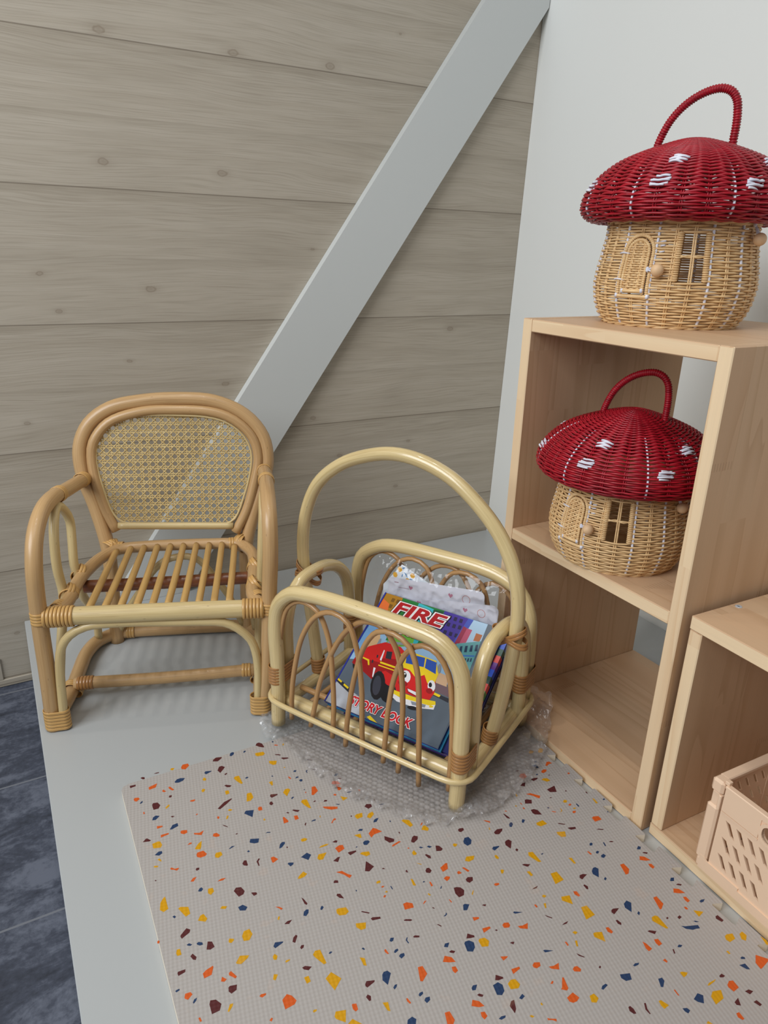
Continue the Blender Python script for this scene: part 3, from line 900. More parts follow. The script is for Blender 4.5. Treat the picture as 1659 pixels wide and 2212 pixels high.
m 8838 12927 8803 12886 8767 12887 8734 12930 8730 13019 8745 13026 8793 12987
m 8838 14327 8803 14286 8767 14287 8734 14330 8730 14419 8745 14426 8793 14387
n 8590 11326 8572 11314 8558 11334 8578 11353
n 8590 12960 8572 12948 8558 12968 8578 12987
n 8590 14360 8572 14348 8558 14368 8578 14387
y 8472 11480 8439 11424 8440 11459 8455 11485
y 8472 13114 8439 13058 8440 13093 8455 13119
y 8472 14514 8439 14458 8440 14493 8455 14519
m 9515 11348 9498 11313 9449 11288 9372 11314 9380 11340 9451 11380
m 9515 12982 9498 12947 9449 12922 9372 12948 9380 12974 9451 13014
m 9515 14382 9498 14347 9449 14322 9372 14348 9380 14374 9451 14414
n 9054 11362 9033 11331 9005 11342 9019 11363 9047 11374
n 9054 12996 9033 12965 9005 12976 9019 12997 9047 13008
n 9054 14396 9033 14365 9005 14376 9019 14397 9047 14408
m 8654 11615 8596 11639 8571 11669 8584 11679 8640 11639
m 8654 13249 8596 13273 8571 13303 8584 13313 8640 13273
m 8654 14649 8596 14673 8571 14703 8584 14713 8640 14673
y 10109 11235 10091 11215 10046 11233 10077 11272 10105 11255
y 10109 12869 10091 12849 10046 12867 10077 12906 10105 12889
y 10109 14269 10091 14249 10046 14267 10077 14306 10105 14289
m 10342 11219 10309 11211 10264 11218 10270 11236 10306 11233
m 10342 12853 10309 12845 10264 12852 10270 12870 10306 12867
m 10342 14253 10309 14245 10264 14252 10270 14270 10306 14267
m 10526 9856 10499 9845 10469 9863 10474 9903 10499 9900
m 10526 11222 10499 11211 10469 11229 10474 11269 10499 11266
m 10526 12856 10499 12845 10469 12863 10474 12903 10499 12900
m 10526 14256 10499 14245 10469 14263 10474 14303 10499 14300
m 10689 9947 10610 9959 10615 9990 10689 9997
m 10689 11313 10610 11325 10615 11356 10689 11363
m 10689 12947 10610 12959 10615 12990 10689 12997
m 10689 14347 10610 14359 10615 14390 10689 14397
o 10460 10095 10338 10069 10361 10121 10375 10144 10465 10149
o 10460 11461 10338 11435 10361 11487 10375 11510 10465 11515
o 10460 13095 10338 13069 10361 13121 10375 13144 10465 13149
o 10460 14495 10338 14469 10361 14521 10375 14544 10465 14549
n 10115 10154 10071 10116 10023 10115 9964 10143 10000 10182 10066 10194 10109 10175
n 10115 11520 10071 11482 10023 11481 9964 11509 10000 11548 10066 11560 10109 11541
n 10115 13154 10071 13116 10023 13115 9964 13143 10000 13182 10066 13194 10109 13175
n 10115 14554 10071 14516 10023 14515 9964 14543 10000 14582 10066 14594 10109 14575
o 10312 10257 10287 10233 10261 10288 10294 10288
o 10312 11623 10287 11599 10261 11654 10294 11654
o 10312 13257 10287 13233 10261 13288 10294 13288
o 10312 14657 10287 14633 10261 14688 10294 14688
n 9693 11532 9668 11506 9584 11536 9599 11550 9678 11571
n 9693 13166 9668 13140 9584 13170 9599 13184 9678 13205
n 9693 14566 9668 14540 9584 14570 9599 14584 9678 14605
m 9445 11691 9410 11675 9399 11691 9434 11715
m 9445 13325 9410 13309 9399 13325 9434 13349
m 9445 14725 9410 14709 9399 14725 9434 14749
y 9748 10282 9721 10255 9698 10293 9716 10329 9748 10312
y 9350 11832 9322 11804 9267 11814 9266 11987 9291 11989 9330 11906
y 9350 13466 9322 13438 9267 13448 9266 13621 9291 13623 9330 13540
y 9350 14866 9322 14838 9267 14848 9266 15021 9291 15023 9330 14940
n 9204 11900 9175 11887 9152 11904 9169 11918 9197 11919
n 9204 13534 9175 13521 9152 13538 9169 13552 9197 13553
n 9204 14934 9175 14921 9152 14938 9169 14952 9197 14953
y 8776 11716 8671 11764 8708 11834 8753 11825 8788 11767
y 8776 13350 8671 13398 8708 13468 8753 13459 8788 13401
y 8776 14750 8671 14798 8708 14868 8753 14859 8788 14801
y 8636 11949 8620 11939 8610 11955 8625 11966
y 8636 13583 8620 13573 8610 13589 8625 13600
y 8636 14983 8620 14973 8610 14989 8625 15000
y 8933 10770 8877 10768 8898 10846 8917 10853
y 8933 12136 8877 12134 8898 12212 8917 12219
y 8933 13770 8877 13768 8898 13846 8917 13853
y 8933 15170 8877 15168 8898 15246 8917 15253
m 9513 10544 9484 10541 9419 10590 9449 10609 9486 10597
m 9513 11910 9484 11907 9419 11956 9449 11975 9486 11963
m 9513 13544 9484 13541 9419 13590 9449 13609 9486 13597
m 9513 14944 9484 14941 9419 14990 9449 15009 9486 14997
y 9825 10496 9799 10470 9768 10491 9792 10532 9820 10535
y 9825 11862 9799 11836 9768 11857 9792 11898 9820 11901
y 9825 13496 9799 13470 9768 13491 9792 13532 9820 13535
y 9825 14896 9799 14870 9768 14891 9792 14932 9820 14935
o 10687 10231 10665 10218 10623 10233 10613 10269 10661 10298 10686 10275
o 10687 11597 10665 11584 10623 11599 10613 11635 10661 11664 10686 11641
o 10687 13231 10665 13218 10623 13233 10613 13269 10661 13298 10686 13275
o 10687 14631 10665 14618 10623 14633 10613 14669 10661 14698 10686 14675
m 10485 10452 10470 10431 10413 10444 10389 10512 10424 10563 10489 10557 10490 10494
m 10485 11818 10470 11797 10413 11810 10389 11878 10424 11929 10489 11923 10490 11860
m 10485 13452 10470 13431 10413 13444 10389 13512 10424 13563 10489 13557 10490 13494
m 10485 14852 10470 14831 10413 14844 10389 14912 10424 14963 10489 14957 10490 14894
o 10018 10628 10007 10612 9948 10619 9947 10641 9979 10650
o 10018 11994 10007 11978 9948 11985 9947 12007 9979 12016
o 10018 13628 10007 13612 9948 13619 9947 13641 9979 13650
o 10018 15028 10007 15012 9948 15019 9947 15041 9979 15050
m 9721 10933 9699 10915 9607 10852 9502 10831 9490 10842 9577 10897 9691 10956
m 9721 12299 9699 12281 9607 12218 9502 12197 9490 12208 9577 12263 9691 12322
m 9721 13933 9699 13915 9607 13852 9502 13831 9490 13842 9577 13897 9691 13956
m 9721 15333 9699 15315 9607 15252 9502 15231 9490 15242 9577 15297 9691 15356
y 9284 10848 9265 10838 9220 10851 9222 10951 9277 10994 9331 10985
y 9284 12214 9265 12204 9220 12217 9222 12317 9277 12360 9331 12351
y 9284 13848 9265 13838 9220 13851 9222 13951 9277 13994 9331 13985
y 9284 15248 9265 15238 9220 15251 9222 15351 9277 15394 9331 15385
y 8826 12421 8784 12374 8737 12374 8714 12413 8804 12510
y 8826 14055 8784 14008 8737 14008 8714 14047 8804 14144
y 8826 15455 8784 15408 8737 15408 8714 15447 8804 15544
m 9014 11035 8990 11006 8904 11041 8910 11060 9000 11076
m 9067 12527 9046 12503 9024 12507 9019 12552 9048 12574 9067 12555
m 9067 14161 9046 14137 9024 14141 9019 14186 9048 14208 9067 14189
m 9067 15561 9046 15537 9024 15541 9019 15586 9048 15608 9067 15589
o 9235 11171 9213 11155 9180 11170 9191 11231 9241 11221
n 9430 12545 9396 12507 9296 12542 9352 12657
n 9430 15579 9396 15541 9296 15576 9352 15691
o 9770 11074 9759 11065 9740 11079 9753 11112 9772 11111
o 9770 12440 9759 12431 9740 12445 9753 12478 9772 12477
o 9770 14074 9759 14065 9740 14079 9753 14112 9772 14111
o 9770 15474 9759 15465 9740 15479 9753 15512 9772 15511
o 10012 10905 9989 10890 9979 10902 9999 10916
o 10012 12271 9989 12256 9979 12268 9999 12282
o 10012 13905 9989 13890 9979 13902 9999 13916
o 10012 15305 9989 15290 9979 15302 9999 15316
m 10315 10786 10296 10780 10262 10798 10295 10809
m 10315 12152 10296 12146 10262 12164 10295 12175
m 10315 13786 10296 13780 10262 13798 10295 13809
m 10315 15186 10296 15180 10262 15198 10295 15209
y 9232 11386 9214 11391 9219 11424 9240 11417
y 9232 12752 9214 12757 9219 12790 9240 12783
y 9232 14386 9214 14391 9219 14424 9240 14417
y 9232 15786 9214 15791 9219 15824 9240 15817
o 10511 10867 10442 10894 10449 10914 10518 10915
o 10511 12233 10442 12260 10449 12280 10518 12281
o 10511 13867 10442 13894 10449 13914 10518 13915
o 10511 15267 10442 15294 10449 15314 10518 15315
n 10376 11003 10326 10942 10260 10937 10262 10990 10350 11013
n 10376 12369 10326 12308 10260 12303 10262 12356 10350 12379
n 10376 14003 10326 13942 10260 13937 10262 13990 10350 14013
n 10376 15403 10326 15342 10260 15337 10262 15390 10350 15413
o 8996 11482 8977 11479 8950 11576 8964 11591 9021 11588
o 8996 15882 8977 15879 8950 15976 8964 15991 9021 15988
o 10115 12570 10051 12599 9989 12585 10035 12649 10115 12595
o 10115 15604 10051 15633 9989 15619 10035 15683 10115 15629
o 9912 11368 9891 11331 9853 11336 9826 11385 9840 11409 9879 11400
o 9912 12734 9891 12697 9853 12702 9826 12751 9840 12775 9879 12766
o 9912 14368 9891 14331 9853 14336 9826 14385 9840 14409 9879 14400
o 9912 15768 9891 15731 9853 15736 9826 15785 9840 15809 9879 15800
m 9645 12835 9617 12828 9616 12844 9635 12846
m 9645 15869 9617 15862 9616 15878 9635 15880
n 9293 11635 9264 11624 9228 11643 9235 11654 9269 11639
n 9293 14635 9264 14624 9228 14643 9235 14654 9269 14639
n 9293 16035 9264 16024 9228 16043 9235 16054 9269 16039
m 10727 11055 10682 11017 10665 11017 10628 11072 10647 11082
m 10727 12421 10682 12383 10665 12383 10628 12438 10647 12448
m 10727 14055 10682 14017 10665 14017 10628 14072 10647 14082
m 10727 15455 10682 15417 10665 15417 10628 15472 10647 15482
o 10238 11362 10200 11337 10175 11348 10186 11366
o 10238 12728 10200 12703 10175 12714 10186 12732
o 10238 15762 10200 15737 10175 15748 10186 15766
n 9787 13026 9746 13004 9706 13016 9731 13024 9782 13035
n 9787 16060 9746 16038 9706 16050 9731 16058 9782 16069
n 9522 16077 9499 16034 9396 16077 9426 16137 9474 16127 9521 16092
n 10636 12698 10582 12664 10543 12675 10545 12711 10589 12731
n 10636 15732 10582 15698 10543 15709 10545 15745 10589 15765
o 10176 15966 10157 15937 10083 15940 10056 16009 10081 16035 10144 16032 10176 16005
y 9971 10373 9951 10348 9890 10360 9888 10416 9949 10439 9980 10411
y 9971 11673 9951 11648 9890 11660 9888 11716 9949 11739 9980 11711
n 9223 10646 9192 10590 9158 10570 9124 10580 9130 10607 9188 10648 9217 10651
n 9223 13312 9192 13256 9158 13236 9124 13246 9130 13273 9188 13314 9217 13317
n 9223 16346 9192 16290 9158 16270 9124 16280 9130 16307 9188 16348 9217 16351
n 9601 11810 9579 11796 9565 11821 9589 11827
n 9601 14810 9579 14796 9565 14821 9589 14827
n 9601 16210 9579 16196 9565 16221 9589 16227
y 10689 15908 10671 15896 10629 15918 10642 15935 10670 15926
m 10243 10484 10227 10463 10196 10475 10203 10500 10235 10507
m 10243 11784 10227 11763 10196 11775 10203 11800 10235 11807
m 10243 16184 10227 16163 10196 16175 10203 16200 10235 16207
m 9712 10662 9679 10623 9651 10634 9658 10714 9670 10717 9703 10695
m 9712 11962 9679 11923 9651 11934 9658 12014 9670 12017 9703 11995
m 9712 16362 9679 16323 9651 16334 9658 16414 9670 16417 9703 16395
o 9370 16435 9333 16434 9294 16499 9374 16525 9378 16498
o 10512 16025 10496 16015 10462 16055 10417 16060 10421 16076 10447 16094 10480 16061 10510 16045
n 9218 16621 9201 16609 9145 16636 9158 16660 9201 16673
m 8278 11952 8249 11947 8190 11988 8208 11999
m 8278 13586 8249 13581 8190 13622 8208 13633
m 8278 14986 8249 14981 8190 15022 8208 15033
n 8543 12094 8518 12071 8488 12086 8514 12117
n 8543 13728 8518 13705 8488 13720 8514 13751
n 8543 15128 8518 15105 8488 15120 8514 15151
n 8375 12162 8353 12150 8342 12166 8363 12174 8365 12212 8377 12209
n 8375 13796 8353 13784 8342 13800 8363 13808 8365 13846 8377 13843
n 8375 15196 8353 15184 8342 15200 8363 15208 8365 15246 8377 15243
o 8648 12158 8634 12157 8619 12206 8632 12222 8647 12189
o 8648 13792 8634 13791 8619 13840 8632 13856 8647 13823
o 8648 15192 8634 15191 8619 15240 8632 15256 8647 15223
n 8536 10931 8504 10917 8484 10938 8499 10965 8525 10967
n 8536 12297 8504 12283 8484 12304 8499 12331 8525 12333
n 8536 13931 8504 13917 8484 13938 8499 13965 8525 13967
n 8536 15331 8504 15317 8484 15338 8499 15365 8525 15367
n 8053 12443 8009 12408 7972 12425 8023 12464
n 8053 14077 8009 14042 7972 14059 8023 14098
n 8053 15477 8009 15442 7972 15459 8023 15498
o 8152 11204 8112 11162 8053 11200 8034 11273 8131 11233
o 8108 12663 8067 12687 8065 12723 8111 12743 8122 12722
o 8108 14297 8067 14321 8065 14357 8111 14377 8122 14356
o 8108 15697 8067 15721 8065 15757 8111 15777 8122 15756
o 8490 12645 8426 12500 8377 12510 8379 12612 8423 12636 8464 12658
o 8490 14279 8426 14134 8377 14144 8379 14246 8423 14270 8464 14292
o 8490 15679 8426 15534 8377 15544 8379 15646 8423 15670 8464 15692
n 8551 11136 8530 11122 8534 11139 8549 11146
n 8035 11458 7992 11455 7949 11468 7999 11486
n 8035 12824 7992 12821 7949 12834 7999 12852
n 8035 14458 7992 14455 7949 14468 7999 14486
n 8035 15858 7992 15855 7949 15868 7999 15886
y 8672 15732 8640 15704 8582 15725 8593 15905 8618 15888 8652 15813
m 8397 12838 8368 12815 8335 12830 8351 12852
m 8397 15872 8368 15849 8335 15864 8351 15886
o 8220 11413 8197 11404 8176 11422 8193 11447 8211 11435
y 8145 12849 8064 12925 8147 12944
y 8145 14483 8064 14559 8147 14578
y 8145 15883 8064 15959 8147 15978
n 8269 11585 8247 11592 8213 11619 8236 11621
m 7935 11809 7890 11781 7833 11810 7841 11858 7904 11873
m 7935 13175 7890 13147 7833 13176 7841 13224 7904 13239
m 7935 14809 7890 14781 7833 14810 7841 14858 7904 14873
m 7935 16209 7890 16181 7833 16210 7841 16258 7904 16273
m 8839 15819 8817 15815 8743 15866 8780 15884 8804 15865
m 8924 12791 8903 12786 8887 12812 8908 12815
o 8854 14524 8808 14537 8814 14603 8868 14601
n 8687 16117 8656 16109 8620 16112 8626 16133 8676 16127
o 8464 11870 8417 11828 8395 11811 8372 11827 8384 11846 8416 11844 8448 11878
o 8464 14870 8417 14828 8395 14811 8372 14827 8384 14846 8416 14844 8448 14878
o 8464 16270 8417 16228 8395 16211 8372 16227 8384 16246 8416 16244 8448 16278
m 8180 13244 8166 13235 8160 13254 8179 13262
m 8180 14878 8166 14869 8160 14888 8179 14896
m 8180 16278 8166 16269 8160 16288 8179 16296
n 7960 12120 7930 12081 7887 12072 7861 12083 7917 12127
n 7960 13486 7930 13447 7887 13438 7861 13449 7917 13493
n 7960 15120 7930 15081 7887 15072 7861 15083 7917 15127
n 7960 16520 7930 16481 7887 16472 7861 16483 7917 16527
n 7759 12191 7746 12192 7737 12203 7759 12220
n 7759 13557 7746 13558 7737 13569 7759 13586
n 7759 15191 7746 15192 7737 15203 7759 15220
n 7759 16591 7746 16592 7737 16603 7759 16620
y 7613 12263 7578 12257 7516 12300 7513 12402 7562 12414
y 7613 13629 7578 13623 7516 13666 7513 13768 7562 13780
y 7613 15263 7578 15257 7516 15300 7513 15402 7562 15414
y 7613 16663 7578 16657 7516 16700 7513 16802 7562 16814
y 7456 12520 7404 12474 7375 12478 7356 12547 7391 12578
y 7456 13886 7404 13840 7375 13844 7356 13913 7391 13944
y 7456 15520 7404 15474 7375 15478 7356 15547 7391 15578
y 7456 16920 7404 16874 7375 16878 7356 16947 7391 16978
n 8212 12149 8171 12134 8136 12153 8160 12178
n 8212 16549 8171 16534 8136 16553 8160 16578
m 7747 12416 7731 12416 7734 12442 7748 12445
m 7747 13782 7731 13782 7734 13808 7748 13811
m 7747 15416 7731 15416 7734 15442 7748 15445
m 7747 16816 7731 16816 7734 16842 7748 16845
y 8927 11937 8876 11937 8846 11971 8880 11992 8930 11981
y 8927 14937 8876 14937 8846 14971 8880 14992 8930 14981
y 8927 16337 8876 16337 8846 16371 8880 16392 8930 16381
y 8775 10875 8742 10856 8672 10857 8635 10871 8669 10884 8729 10879
y 8775 16575 8742 16556 8672 16557 8635 16571 8669 16584 8729 16579
o 8595 16672 8528 16653 8484 16670 8493 16735 8585 16757
n 8239 12356 8202 12338 8159 12355 8154 12386 8209 12413 8244 12394
n 8239 15356 8202 15338 8159 15355 8154 15386 8209 15413 8244 15394
n 8239 16756 8202 16738 8159 16755 8154 16786 8209 16813 8244 16794
m 7943 13754 7851 13856 7874 13892 7934 13883 7968 13812
m 7943 16788 7851 16890 7874 16926 7934 16917 7968 16846
o 7935 12575 7919 12564 7815 12548 7795 12567 7867 12580 7930 12590
o 7935 15575 7919 15564 7815 15548 7795 15567 7867 15580 7930 15590
m 7675 12619 7627 12571 7595 12560 7557 12593 7584 12635 7656 12661 7680 12639
m 7675 13985 7627 13937 7595 13926 7557 13959 7584 14001 7656 14027 7680 14005
m 7675 15619 7627 15571 7595 15560 7557 15593 7584 15635 7656 15661 7680 15639
m 7675 17019 7627 16971 7595 16960 7557 16993 7584 17035 7656 17061 7680 17039
o 7778 11397 7759 11393 7750 11408 7768 11414
o 7778 12697 7759 12693 7750 12708 7768 12714
o 7778 14063 7759 14059 7750 14074 7768 14080
o 7778 15697 7759 15693 7750 15708 7768 15714
o 7778 17097 7759 17093 7750 17108 7768 17114
n 7640 11453 7612 11454 7588 11482 7621 11481
n 7542 12790 7514 12786 7481 12822 7523 12826
n 7542 14156 7514 14152 7481 14188 7523 14192
n 7542 15790 7514 15786 7481 15822 7523 15826
n 7542 17190 7514 17186 7481 17222 7523 17226
m 7434 11528 7394 11551 7379 11615 7414 11633 7473 11608
y 7232 11621 7202 11608 7168 11638 7201 11661 7229 11657
y 7232 12921 7202 12908 7168 12938 7201 12961 7229 12957
y 7232 14287 7202 14274 7168 14304 7201 14327 7229 14323
y 7232 15921 7202 15908 7168 15938 7201 15961 7229 15957
y 7232 17321 7202 17308 7168 17338 7201 17361 7229 17357
n 8357 11084 8340 11071 8327 11081 8345 11090
m 7635 12891 7612 12888 7579 12936 7594 12975 7620 12954
m 7635 14257 7612 14254 7579 14302 7594 14341 7620 14320
m 7635 15891 7612 15888 7579 15936 7594 15975 7620 15954
m 7635 17291 7612 17288 7579 17336 7594 17375 7620 17354
n 9033 13568 8941 13538 8905 13592 8967 13651
n 9033 16602 8941 16572 8905 16626 8967 16685
m 8419 17160 8339 17032 8288 17150 8374 17189
m 8219 14191 8196 14186 8182 14212 8206 14205
m 8219 17225 8196 17220 8182 17246 8206 17239
y 7795 11647 7774 11663 7744 11694 7755 11699 7783 11665
y 7795 12947 7774 12963 7744 12994 7755 12999 7783 12965
y 7795 14313 7774 14329 7744 14360 7755 14365 7783 14331
y 7795 15947 7774 15963 7744 15994 7755 15999 7783 15965
y 7795 17347 7774 17363 7744 17394 7755 17399 7783 17365
m 7975 12988 7953 12979 7957 13025 7979 13009
m 7975 17388 7953 17379 7957 17425 7979 17409
o 7569 11847 7477 11819 7452 11826 7495 11905 7574 11914
o 7569 13147 7477 13119 7452 13126 7495 13205 7574 13214
o 7569 14513 7477 14485 7452 14492 7495 14571 7574 14580
o 7569 16147 7477 16119 7452 16126 7495 16205 7574 16214
o 7569 17547 7477 17519 7452 17526 7495 17605 7574 17614
y 9192 16881 9163 16854 9092 16816 9061 16868 9107 16893 9166 16895
o 8740 12609 8668 12626 8631 12692 8588 12740 8630 12766 8673 12683
o 8740 17009 8668 17026 8631 17092 8588 17140 8630 17166 8673 17083
y 8378 17373 8356 17358 8319 17365 8329 17395 8374 17390
o 8355 16053 8328 16046 8312 16062 8342 16071
n 8252 13097 8239 13093 8241 13143 8253 13145
n 8252 17497 8239 17493 8241 17543 8253 17545
n 7877 14592 7854 14584 7843 14597 7865 14602
n 7877 17626 7854 17618 7843 17631 7865 17636
o 7422 11999 7391 11991 7375 12033 7393 12038 7428 12029
o 7422 13299 7391 13291 7375 13333 7393 13338 7428 13329
o 7422 14665 7391 14657 7375 14699 7393 14704 7428 14695
o 7422 16299 7391 16291 7375 16333 7393 16338 7428 16329
n 7737 13401 7711 13379 7698 13379 7725 13408
n 7737 14767 7711 14745 7698 14745 7725 14774
n 7737 16401 7711 16379 7698 16379 7725 16408
m 8827 17125 8804 17108 8770 17129 8782 17162 8831 17140
n 8645 17353 8634 17348 8632 17368 8646 17372
o 8400 17590 8373 17570 8355 17583 8380 17601
m 7586 14834 7552 14839 7512 14864 7493 14918 7536 14974 7604 14973 7614 14907
y 5178 13333 5130 13314 5097 13360 5144 13384 5195 13367
y 5178 14967 5130 14948 5097 14994 5144 15018 5195 15001
y 5178 16367 5130 16348 5097 16394 5144 16418 5195 16401
n 5258 12179 5224 12177 5202 12194 5223 12208
n 5258 13545 5224 13543 5202 13560 5223 13574
n 5258 15179 5224 15177 5202 15194 5223 15208
n 5258 16579 5224 16577 5202 16594 5223 16608
m 5636 13573 5586 13567 5579 13592 5613 13601
m 5636 15207 5586 15201 5579 15226 5613 15235
m 5636 16607 5586 16601 5579 16626 5613 16635
o 5292 12387 5240 12371 5200 12391 5218 12422 5285 12435 5307 12411
o 5292 13753 5240 13737 5200 13757 5218 13788 5285 13801 5307 13777
o 5292 15387 5240 15371 5200 15391 5218 15422 5285 15435 5307 15411
o 5292 16787 5240 16771 5200 16791 5218 16822 5285 16835 5307 16811
m 5545 12448 5477 12449 5426 12470 5459 12490 5527 12496
m 5545 13814 5477 13815 5426 13836 5459 13856 5527 13862
m 5545 15448 5477 15449 5426 15470 5459 15490 5527 15496
m 5545 16848 5477 16849 5426 16870 5459 16890 5527 16896
m 5471 12716 5322 12706 5378 12817 5467 12775
m 5471 14082 5322 14072 5378 14183 5467 14141
m 5471 15716 5322 15706 5378 15817 5467 15775
m 5471 17116 5322 17106 5378 17217 5467 17175
m 5263 12856 5238 12852 5234 12871 5256 12872
m 5263 14222 5238 14218 5234 14237 5256 14238
m 5263 15856 5238 15852 5234 15871 5256 15872
m 5263 17256 5238 17252 5234 17271 5256 17272
o 5800 12648 5730 12664 5638 12770 5685 12802 5734 12716
o 5800 14014 5730 14030 5638 14136 5685 14168 5734 14082
o 5800 15648 5730 15664 5638 15770 5685 15802 5734 15716
o 5800 17048 5730 17064 5638 17170 5685 17202 5734 17116
y 5927 12572 5916 12576 5928 12623 5948 12630
y 5927 13938 5916 13942 5928 13989 5948 13996
y 5927 15572 5916 15576 5928 15623 5948 15630
y 5927 16972 5916 16976 5928 17023 5948 17030
m 5546 12857 5524 12856 5517 12874 5535 12874
m 5546 14223 5524 14222 5517 14240 5535 14240
m 5546 15857 5524 15856 5517 15874 5535 15874
m 5546 17257 5524 17256 5517 17274 5535 17274
y 5431 13000 5385 12983 5363 13011 5389 13038 5427 13028
y 5431 14366 5385 14349 5363 14377 5389 14404 5427 14394
y 5431 16000 5385 15983 5363 16011 5389 16038 5427 16028
y 5431 17400 5385 17383 5363 17411 5389 17438 5427 17428
n 5299 13118 5282 13117 5282 13171 5306 13175
n 5299 14484 5282 14483 5282 14537 5306 14541
n 5299 16118 5282 16117 5282 16171 5306 16175
n 5299 17518 5282 17517 5282 17571 5306 17575
o 5986 12744 5973 12746 5969 12778 5982 12779
o 5986 14110 5973 14112 5969 14144 5982 14145
o 5986 15744 5973 15746 5969 15778 5982 15779
o 5986 17144 5973 17146 5969 17178 5982 17179
n 5708 12991 5687 12981 5675 12999 5694 13012
n 5708 14357 5687 14347 5675 14365 5694 14378
n 5708 15991 5687 15981 5675 15999 5694 16012
n 5708 17391 5687 17381 5675 17399 5694 17412
y 5559 13082 5547 13086 5553 13124 5590 13140 5591 13130 5564 13118
y 5559 14448 5547 14452 5553 14490 5590 14506 5591 14496 5564 14484
y 5559 16082 5547 16086 5553 16124 5590 16140 5591 16130 5564 16118
y 5559 17482 5547 17486 5553 17524 5590 17540 5591 17530 5564 17518
m 5935 12915 5887 12921 5850 12959 5854 13053 5938 13005 5950 12972
m 5935 14281 5887 14287 5850 14325 5854 14419 5938 14371 5950 14338
m 5935 15915 5887 15921 5850 15959 5854 16053 5938 16005 5950 15972
m 5935 17315 5887 17321 5850 17359 5854 17453 5938 17405 5950 17372
m 6318 12790 6302 12810 6283 12883 6291 12912 6319 12880
m 6318 14156 6302 14176 6283 14249 6291 14278 6319 14246
m 6318 15790 6302 15810 6283 15883 6291 15912 6319 15880
m 6318 17190 6302 17210 6283 17283 6291 17312 6319 17280
n 6176 13016 6141 12992 6123 13022 6171 13052 6190 13042
n 6176 14382 6141 14358 6123 14388 6171 14418 6190 14408
n 6176 16016 6141 15992 6123 16022 6171 16052 6190 16042
n 6176 17416 6141 17392 6123 17422 6171 17452 6190 17442
o 6633 12768 6600 12781 6558 12827 6577 12844 6602 12809
o 6633 14134 6600 14147 6558 14193 6577 14210 6602 14175
o 6633 15768 6600 15781 6558 15827 6577 15844 6602 15809
o 6633 17168 6600 17181 6558 17227 6577 17244 6602 17209
y 6024 13133 5912 13133 5900 13212 6005 13208 6039 13169
y 6024 14499 5912 14499 5900 14578 6005 14574 6039 14535
y 6024 16133 5912 16133 5900 16212 6005 16208 6039 16169
y 6024 17533 5912 17533 5900 17612 6005 17608 6039 17569
m 5773 13276 5751 13274 5687 13327 5701 13333 5746 13301
m 5773 14642 5751 14640 5687 14693 5701 14699 5746 14667
m 5773 16276 5751 16274 5687 16327 5701 16333 5746 16301
m 7028 12743 6995 12734 6947 12750 6959 12785 7011 12796 7034 12778
m 7028 14109 6995 14100 6947 14116 6959 14151 7011 14162 7034 14144
m 7028 15743 6995 15734 6947 15750 6959 15785 7011 15796 7034 15778
m 7028 17143 6995 17134 6947 17150 6959 17185 7011 17196 7034 17178
m 6629 12999 6562 12976 6487 12999 6513 13027 6588 13058 6634 13034
m 6629 14365 6562 14342 6487 14365 6513 14393 6588 14424 6634 14400
m 6629 15999 6562 15976 6487 15999 6513 16027 6588 16058 6634 16034
m 6629 17399 6562 17376 6487 17399 6513 17427 6588 17458 6634 17434
y 5887 13379 5779 13423 5827 13496 5884 13474 5902 13419
y 5887 14745 5779 14789 5827 14862 5884 14840 5902 14785
y 5887 16379 5779 16423 5827 16496 5884 16474 5902 16419
m 6604 13200 6576 13184 6531 13184 6515 13226 6601 13318 6625 13241
m 6604 14566 6576 14550 6531 14550 6515 14592 6601 14684 6625 14607
m 6604 16200 6576 16184 6531 16184 6515 16226 6601 16318 6625 16241
n 6818 11911 6787 11887 6704 11912 6716 11924 6806 11947
n 6818 17611 6787 17587 6704 17612 6716 17624 6806 17647
m 6563 12060 6534 12047 6521 12070 6558 12093
y 7235 11901 7184 11856 7083 11891 7124 11934 7199 11937
y 7235 13201 7184 13156 7083 13191 7124 13234 7199 13237
y 7235 14567 7184 14522 7083 14557 7124 14600 7199 14603
y 7235 16201 7184 16156 7083 16191 7124 16234 7199 16237
y 7235 17601 7184 17556 7083 17591 7124 17634 7199 17637
y 6856 13307 6828 13311 6823 13357 6843 13376 6869 13353
y 6856 14673 6828 14677 6823 14723 6843 14742 6869 14719
y 6856 16307 6828 16311 6823 16357 6843 16376 6869 16353
y 6441 12167 6385 12187 6388 12362 6426 12342 6470 12212
y 6441 13467 6385 13487 6388 13662 6426 13642 6470 13512
y 6441 14833 6385 14853 6388 15028 6426 15008 6470 14878
y 6441 16467 6385 16487 6388 16662 6426 16642 6470 16512
n 6314 12263 6283 12262 6278 12272 6308 12280
n 6314 13563 6283 13562 6278 13572 6308 13580
n 6314 14929 6283 14928 6278 14938 6308 14946
n 6314 16563 6283 16562 6278 16572 6308 16580
n 5667 12567 5630 12559 5619 12581 5653 12598 5673 12587
n 5646 13937 5596 13932 5589 13967 5639 13984 5660 13963
o 5759 13809 5739 13813 5731 13867 5755 13868
o 5759 16809 5739 16813 5731 16867 5755 16868
y 6042 13774 6004 13790 6017 13884 6042 13871
y 6042 15140 6004 15156 6017 15250 6042 15237
y 6042 16774 6004 16790 6017 16884 6042 16871
m 6105 15403 6055 15407 6013 15436 6081 15453 6120 15465 6131 15432
y 6652 12390 6612 12403 6615 12470 6649 12469
y 6652 13690 6612 13703 6615 13770 6649 13769
y 6652 15056 6612 15069 6615 15136 6649 15135
y 6652 16690 6612 16703 6615 16770 6649 16769
y 6408 13851 6321 13864 6324 13996 6459 13998
y 6408 15217 6321 15230 6324 15362 6459 15364
y 6408 16851 6321 16864 6324 16996 6459 16998
